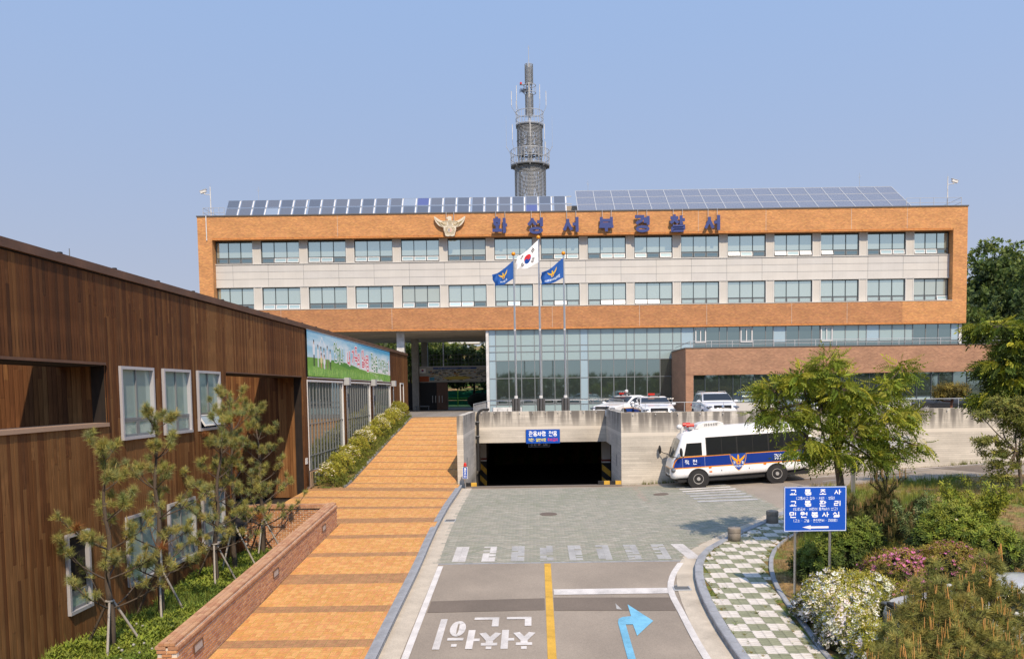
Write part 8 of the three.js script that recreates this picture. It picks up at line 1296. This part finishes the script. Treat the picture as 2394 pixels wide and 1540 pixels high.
  tag(instances(scene, 'hill_woods', clumpG, LEAF, lst), 'scattered woods on the hillside beyond the passage', 'woods');
  for (const [x, z, w, l, c] of [[-7.2, -176, 6, 'pale house on the hillside high behind the passage', 0.62], [-2.5, -150, 3.4, 'small grey-roofed house at the right of the passage view', 0.5], [-15.5, -190, 7, 'pale house on the hillside behind the white column', 0.6]]) {
    const y = DECK + 2 + 20 * sstep(124, 235, -z) * 0.85 - 0.6, t = thing('hill_house', l, 'house', [x, y, z]); wpart(t, 'wall', boxG(x - w / 2, x + w / 2, y, y + 3, z - 4, z), std({ color: lin(c, c, c * 0.97) })); const r = new Geo(); r.quad([x - w / 2 - 0.3, y + 2.9, z + 0.4], [x + w / 2 + 0.3, y + 2.9, z + 0.4], [x + w / 2 + 0.3, y + 4.2, z - 2], [x - w / 2 - 0.3, y + 4.2, z - 2]); r.quad([x + w / 2 + 0.3, y + 2.9, z - 4.4], [x - w / 2 - 0.3, y + 2.9, z - 4.4], [x - w / 2 - 0.3, y + 4.2, z - 2], [x + w / 2 + 0.3, y + 4.2, z - 2]); r.tri([x - w / 2, y + 2.95, z - 4], [x - w / 2, y + 2.95, z], [x - w / 2, y + 4.15, z - 2]); r.tri([x + w / 2, y + 2.95, z], [x + w / 2, y + 2.95, z - 4], [x + w / 2, y + 4.15, z - 2]); wpart(t, 'roof', r.build(), M.frameGrey); const n = 3; for (let k = 0; k < n; k++) wpart(t, 'window', boxG(x - w * 0.36 + k * w * 0.27, x - w * 0.36 + k * w * 0.27 + w * 0.16, y + 0.9, y + 2.2, z, z + 0.03), M.glassTint);
  }
  // green court fence
  const fe = thing('court_fence', 'bright green sports court fence with mesh screens behind the passage', 'fence', [-8, DECK, -104]), gp = std({ color: lin(0.20, 0.50, 0.05), roughness: 0.5 }), sm = leafMat({ color: lin(0.015, 0.20, 0.115), roughness: 0.9 });
  const ys = [DECK + 0.15, DECK + 0.75, DECK + 1.35, DECK + 1.95]; for (let x = -13.5; x < -2.6; x += 2.1) { wpart(fe, 'post', new Geo().tube([[x, DECK - 0.2, -104], [x, DECK + 2.6, -104]], 0.06, 0.06, 8).build(), gp); for (let k = 0; k < 3; k++) wpart(fe, 'screen', new Geo().box(x + 0.06, x + 2.04, ys[k], ys[k + 1] - 0.03, -104.02, -104).build(), sm); } const rl = new Geo(); for (const y of [DECK + 0.1, DECK + 1.0, DECK + 2.5]) rl.tube([[-13.5, y, -103.95], [-2.8, y, -103.95]], 0.035, 0.035, 6); wpart(fe, 'rail', rl.build(), gp);
  const co = struct('court', boxG(-20, 0, DECK - 0.01, DECK + 0.02, -117, -98), std({ color: lin(0.16, 0.30, 0.10), roughness: 0.9 }));
  const lpo = thing('court_lamp_post', 'white lamp post among the trees behind the passage', 'lamp post', [-9.8, DECK, -93]); wpart(lpo, 'shaft', new Geo().tube([[-9.8, DECK, -93], [-9.8, 12, -93]], 0.075, 0.06, 8).build(), M.white); wpart(lpo, 'arm', new Geo().tube([[-9.8, 12, -93], [-9.2, 12.3, -93]], 0.05, 0.04, 6).build(), M.white);
  const bl = new Geo(); bl.add(new THREE.SphereGeometry(1, 12, 8), M4([-6.0, DECK + 0.75, -95], [0, 0, 0], [1.5, 0.9, 1.0])); tag(wpart(scene, 'clipped_bush', bl.build(), std({ map: scaled(T.mottle, 6, 6), color: lin(0.015, 0.022, 0.012), roughness: 1 })), 'dark clipped bush in the shade by the court', 'bush');
  // woods behind the camera that the glass fronts mirror
  const bk = []; for (let k = 0; k < 5200; k++) { const x = R(-65, 80, f), h = 6.5 + 3.2 * fbm(((x + 70) / 160) % 1, 0.3, 14, 2, 9, 4); bk.push({ p: V(x, 0.4 + Math.pow(f(), 0.8) * h, R(28, 44, f)), q: rq(f), s: R(3, 5.5, f), c: tint(pick(mid, f), f, 0.3) }); } tag(instances(scene, 'treeline', clumpG, LEAF, bk), 'line of trees across the road, mirrored in the glass fronts', 'treeline');
}
// planted bed on the right
{
  const f = rngOf(500);
  // grasses on the soil: green and dry patches
  const g = [], dry = []; for (let k = 0; k < 15000; k++) { const z = R(-11, -35.6, f), x0 = xAt(KERB_I, z) + 0.15, x = x0 + Math.pow(f(), 1.1) * 13.5, n = fbm(((x) / 24) % 1, (-z / 40) % 1, 10, 16, 9, 3); if (x > 22) continue; const q = { p: V(x, bedY(x, z) - 0.02, z), q: new THREE.Quaternion().setFromEuler(new THREE.Euler(R(-0.2, 0.2, f), f() * 6, R(-0.2, 0.2, f))), s: R(0.45, 1.15, f) * (0.6 + 0.8 * n), c: null }; if (n < 0.44 || x < x0 + 0.5) { q.s *= 0.7; q.c = tint([0.36, 0.27, 0.12], f, 0.25); dry.push(q); } else { q.c = tint(n > 0.56 ? [0.18, 0.235, 0.035] : [0.29, 0.28, 0.055], f, 0.25); g.push(q); } }
  tag(instances(scene, 'grass', bladeG, LEAF, g), 'green grass covering the planted bed on the right', 'grass'); tag(instances(scene, 'dry_grass', bladeG, LEAF, dry), 'dry straw-coloured grass patches in the planted bed', 'grass');
  const wl = []; for (let k = 0; k < 420; k++) { const x = R(4.2, 24, f); wl.push({ p: V(x, roadY(x, -39.8), -39.82 + R(-0.12, 0.1, f)), q: new THREE.Quaternion().setFromAxisAngle(V(0, 1, 0), f() * 6), s: R(0.3, 0.9, f) * (Math.sin(x * 1.3) > 0.2 ? 1 : 0.3), c: tint([0.17, 0.19, 0.03], f, 0.3) }); } tag(instances(scene, 'wall_weeds', bladeG, LEAF, wl), 'weeds growing along the foot of the concrete wall', 'weeds');
  const yd = []; for (let k = 0; k < 500; k++) { const x = R(11.5, 26, f); yd.push({ p: V(x, DECK, R(-41.2, -42.6, f)), q: new THREE.Quaternion().setFromAxisAngle(V(0, 1, 0), f() * 6), s: R(1.0, 2.0, f), c: tint([0.17, 0.19, 0.03], f, 0.3) }); } tag(instances(scene, 'yard_grass', bladeG, LEAF, yd), 'strip of tall grass behind the railing of the upper yard', 'grass');
  // mounded shrubs: [x, z, rx, h, rz]
  const mound = (name, label, mounds, leaf, cols, flowers, o = {}) => {
    const [cx, cz] = mounds[0], t = thing(name, label, 'shrub', [cx, bedY(cx, cz), cz]), lv = [], fl = [], st = new Geo(), n = o.n || 2000, tot = mounds.reduce((a, m) => a + m[2] * m[4], 0);
    for (const [x, z, rx, h, rz] of mounds) { const y = bedY(x, z), m = Math.round(n * rx * rz / tot);
      for (let k = 0; k < m; k++) { const a = f() * 6.28, up = Math.pow(f(), 0.8), e = Math.sqrt(Math.max(0, 1 - up * up)), rr = R(0.86, 1.03, f) * (1 + 0.07 * Math.sin(a * 5 + x * 3) + 0.06 * Math.sin(a * 9 + up * 7)), p = V(x + Math.cos(a) * rx * e * rr, y + 0.03 + up * h * rr, z + Math.sin(a) * rz * e * rr), nrm = V(Math.cos(a) * e / rx, up / h, Math.sin(a) * e / rz).normalize();
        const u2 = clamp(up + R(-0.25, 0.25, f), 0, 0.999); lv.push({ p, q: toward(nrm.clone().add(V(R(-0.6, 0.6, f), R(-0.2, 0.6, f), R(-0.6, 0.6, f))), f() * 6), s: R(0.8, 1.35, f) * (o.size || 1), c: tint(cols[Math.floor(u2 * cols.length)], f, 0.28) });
        if (flowers && f() < flowers.d * (fbm((p.x * 0.13) % 1, Math.abs(p.z * 0.13) % 1, 12, 12, o.fs || 3, 3) > (flowers.cut ?? 0.46) ? 1.5 : 0.18)) fl.push({ p: p.clone().addScaledVector(nrm, R(0.01, 0.05, f)), q: toward(nrm.clone().add(V(R(-0.5, 0.5, f), R(0, 0.5, f), R(-0.2, 0.6, f))), f() * 6), s: R(0.8, 1.35, f) * (flowers.s || 1), c: tint(flowers.c, f, 0.12) }); }
      for (let k = 0; k < 14; k++) { const a = f() * 6.28; st.tube([[x, y - 0.05, z], [x + Math.cos(a) * rx * 0.4, y + h * 0.5, z + Math.sin(a) * rz * 0.4], [x + Math.cos(a) * rx * 0.75, y + h * 0.75, z + Math.sin(a) * rz * 0.75]], 0.014, 0.005, 4); }
      const core = new THREE.SphereGeometry(1, 18, 10).applyMatrix4(M4([x, y + h * 0.1, z], [0, 0, 0], [rx * 0.80, h * 0.72, rz * 0.80])); st.add(core);
    }
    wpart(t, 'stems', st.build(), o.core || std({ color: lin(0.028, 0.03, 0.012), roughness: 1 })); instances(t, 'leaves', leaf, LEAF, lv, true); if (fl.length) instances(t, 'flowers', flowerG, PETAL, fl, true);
    return t;
  };
  mound('white_azalea', 'rounded azalea shrub covered in white flowers below the blue sign', [[7.0, -19.4, 0.98, 0.95, 0.9], [6.62, -17.9, 0.58, 0.95, 0.75], [7.75, -19.9, 0.80, 0.66, 0.7], [6.55, -16.3, 0.42, 0.9, 0.75]], smallLeafG, [[0.06, 0.07, 0.012], [0.18, 0.19, 0.025], [0.29, 0.29, 0.035], [0.36, 0.34, 0.04]], { d: 1.1, c: [0.86, 0.85, 0.83], s: 2.1, cut: 0.40 }, { n: 7000, size: 1.15, fs: 5 });
  mound('pink_azalea', 'low azalea shrub sprinkled with pink flowers behind the white azalea', [[9.0, -20.6, 1.1, 0.62, 0.8], [9.9, -20.3, 0.9, 0.55, 0.7], [8.6, -19.6, 0.7, 0.5, 0.6]], smallLeafG, [[0.07, 0.08, 0.014], [0.17, 0.16, 0.02], [0.27, 0.20, 0.028], [0.30, 0.25, 0.035]], { d: 0.6, c: [0.72, 0.24, 0.48], s: 1.3, cut: 0.48 }, { n: 3000, fs: 9 });
  mound('pink_azalea', 'pink-flowered azalea at the right edge behind the silver car roof', [[11.7, -19.6, 0.9, 0.6, 0.7]], smallLeafG, [[0.07, 0.08, 0.014], [0.17, 0.16, 0.02], [0.27, 0.23, 0.03]], { d: 0.5, c: [0.72, 0.26, 0.48], s: 1.05, cut: 0.46 }, { n: 1100, fs: 19 });
  mound('dark_leaf_shrub', 'dense dark green shrub standing right behind the sign posts', [[7.45, -22.4, 0.55, 0.80, 0.5], [8.25, -22.7, 0.7, 1.0, 0.5], [8.75, -22.8, 0.5, 0.9, 0.5]], weedG, [[0.03, 0.05, 0.01], [0.07, 0.11, 0.018], [0.13, 0.19, 0.024], [0.19, 0.24, 0.03]], null, { n: 1700, size: 0.75 });
  mound('feather_leaf_shrub', 'bright green feathery shrub right of the pink azalea', [[10.4, -21.2, 0.85, 1.15, 0.7], [11.1, -20.7, 0.6, 0.85, 0.6]], weedG, [[0.04, 0.06, 0.01], [0.11, 0.16, 0.018], [0.19, 0.25, 0.026], [0.25, 0.29, 0.034]], { d: 0.03, c: [0.7, 0.7, 0.55], s: 1.5, cut: 0.4 }, { n: 1700, size: 0.7 });
  // upright shrub with arching leafy rods
  const rods = (name, label, x, z, n, len, spread, cols, geo, sz) => {
    const t = thing(name, label, 'shrub', [x, bedY(x, z), z]), st = new Geo(), lv = []; const B = t.position;
    for (let k = 0; k < n; k++) { const a = f() * 6.28, d = V(Math.cos(a) * spread, 1, Math.sin(a) * spread * 0.6).normalize(), l = len * R(0.55, 1.05, f), pts = []; const q = V(0, 0, 0); for (let i = 0; i <= 8; i++) { pts.push(q.clone()); q.addScaledVector(d, l / 8); d.x += Math.cos(a) * 0.04; d.y -= 0.012; d.normalize(); } st.tube(pts, 0.012, 0.004, 5); for (let i = 2; i <= 8; i++) for (let m = 0; m < 7; m++) { const p = pts[i].clone().add(V(R(-0.07, 0.07, f), R(-0.07, 0.07, f), R(-0.07, 0.07, f))); lv.push({ p: p.add(B), q: rq(f), s: R(0.7, 1.3, f) * sz, c: tint(pick(cols, f), f, 0.25) }); } }
    wpart(t, 'stems', st.build().translate(B.x, B.y, B.z), M.bark); instances(t, 'leaves', geo, LEAF, lv, true);
  };
  rods('arching_shrub', 'yellow-green shrub with long arching rods in the middle of the bed at right', 12.7, -24.2, 20, 1.55, 0.75, [[0.24, 0.28, 0.025], [0.32, 0.34, 0.035], [0.17, 0.22, 0.025]], smallLeafG, 1.6);
  rods('acacia_sapling', 'slender pale green sapling with feathery leaves before the dark pines', 9.75, -21.9, 3, 1.5, 0.16, [[0.14, 0.20, 0.06], [0.20, 0.25, 0.09]], weedG, 0.7);
  rods('sprig_bush', 'small yellowish bush on the soil left of the arching shrub', 11.3, -23.2, 10, 0.95, 0.6, [[0.18, 0.19, 0.03], [0.13, 0.15, 0.025]], smallLeafG, 1.3);
  // dark mountain pines with upright shoots
  const bushPine = (label, x, z, rx, h, rz, n, cand, cols, dy = 0, topSpire = 0) => {
    const y = bedY(x, z) + dy, t = thing('bush_pine', label, 'pine shrub', [x, y, z]), tf = [], cd = [], br = new Geo();
    for (let k = 0; k < n; k++) {
      const a = f() * 6.28, up = Math.pow(f(), 0.55), rr = Math.sqrt(f()), lump = 1 + 0.16 * Math.sin(a * 3 + x) + 0.10 * Math.sin(a * 7 + z), e = Math.sqrt(Math.max(0.02, 1 - up * up * 0.9)), p = V(x + Math.cos(a) * rx * e * rr * lump, y + 0.08 + up * h * (1 - 0.35 * rr * rr) * (1 + 0.12 * Math.sin(a * 5)), z + Math.sin(a) * rz * e * rr * lump), d = V(Math.cos(a) * 0.5 + R(-0.4, 0.4, f), 0.9, Math.sin(a) * 0.5 + R(-0.4, 0.4, f));
      for (let m = 0; m < 2; m++) tf.push({ p: p.clone().add(V(R(-0.06, 0.06, f), -0.07 * m, R(-0.06, 0.06, f))), q: toward(d.clone().add(V(R(-0.3, 0.3, f), 0, R(-0.3, 0.3, f))), f() * 6), s: R(0.8, 1.2, f), c: tint(pick(cols, f), f, 0.25) });
      if (k % 5 === 0) { const q = p.clone().lerp(V(x, y + h * 0.15, z), 0.75); br.tube([V(lerp(x, q.x, 0.4), y - 0.05, lerp(z, q.z, 0.4)), q, p], 0.022, 0.007, 5); }
      if (up > 0.45 && f() < cand) for (let m = 0; m < 3; m++) cd.push({ p: p.clone().add(V(R(-0.05, 0.05, f), 0.02, R(-0.05, 0.05, f))), q: toward(V(R(-0.15, 0.15, f), 1, R(-0.15, 0.15, f)), 0), s: R(0.7, 1.25, f), c: tint(cols.candle || [0.42, 0.22, 0.06], f, 0.2) });
    }
    if (topSpire) { br.tube([V(x, y, z), V(x + 0.05, y + h, z), V(x + 0.12, y + topSpire, z)], 0.035, 0.012, 6); for (let k = 0; k < 26; k++) tf.push({ p: V(x + 0.05 + 0.07 * k / 26, y + lerp(h * 0.8, topSpire, k / 26), z), q: toward(V(R(-0.5, 0.5, f), 1, R(-0.5, 0.5, f)), f() * 6), s: R(0.7, 1, f), c: tint(cols[0], f, 0.2) }); for (let k = 0; k < 9; k++) { const a = k * 0.7, l = R(0.35, 0.6, f), e = V(x + 0.05 + Math.cos(a) * l, y + h + R(0.1, 0.5, f), z + Math.sin(a) * l); br.tube([V(x + 0.05, y + h * 0.85, z), e], 0.014, 0.008, 5); for (let m = 0; m < 5; m++) { tf.push({ p: e.clone().lerp(V(x + 0.05, y + h * 0.85, z), m * 0.14), q: toward(V(Math.cos(a) * 0.4, 1, Math.sin(a) * 0.4), f() * 6), s: R(0.7, 1, f), c: tint(cols[0], f, 0.2) }); } for (let m = 0; m < 3; m++) cd.push({ p: e.clone().add(V(R(-0.05, 0.05, f), 0, R(-0.05, 0.05, f))), q: toward(V(R(-0.1, 0.1, f), 1, R(-0.1, 0.1, f)), 0), s: R(1.2, 1.9, f), c: tint([0.30, 0.20, 0.08], f) }); } }
    wpart(t, 'branch', br.build(), M.barkDark); instances(t, 'needles', TUFT2, NEEDLE, tf, true); if (cd.length) instances(t, 'new_shoots', new THREE.CylinderGeometry(0.005, 0.008, 0.16, 5).translate(0, 0.08, 0), NEEDLE, cd, true);
  };
  const dk = [[0.055, 0.068, 0.02], [0.085, 0.09, 0.025], [0.12, 0.115, 0.03]], lt = [[0.27, 0.27, 0.075], [0.21, 0.225, 0.065], [0.34, 0.31, 0.08]]; dk.candle = [0.26, 0.17, 0.07]; lt.candle = [0.55, 0.30, 0.09];
  bushPine('dark bushy pine with tall spiky shoots standing above the bed by the wall road', 10.25, -25.0, 0.85, 1.15, 0.8, 210, 0.30, dk, 0, 2.35);
  bushPine('dark low pine right beside the blue sign edge', 8.95, -24.2, 0.6, 1.45, 0.55, 150, 0.35, dk, 0); bushPine('dark spreading pine in the shade below the spiky pine', 9.75, -23.3, 0.95, 0.85, 0.6, 200, 0.25, dk, -0.1); bushPine('small pine with upright shoots between the dark pines', 11.0, -24.3, 0.6, 0.9, 0.5, 120, 0.3, dk, 0);
  bushPine('wide pine shrub with orange shoots filling the lower right corner', 6.55, -13.9, 1.35, 2.45, 0.9, 700, 0.20, lt, 0.3); bushPine('pine shrub with orange shoots in front of the silver car', 7.75, -14.6, 1.2, 2.35, 0.8, 480, 0.16, lt, 0.4); bushPine('low pine shrub with orange shoots at the bottom edge beside the azalea', 5.75, -13.3, 0.85, 1.7, 0.7, 420, 0.18, lt, 0.25); bushPine('pine shrub with orange shoots at the far right bottom edge', 8.6, -13.6, 0.9, 1.75, 0.8, 330, 0.16, lt, 0.2);
}
renderer.render(scene, camera);
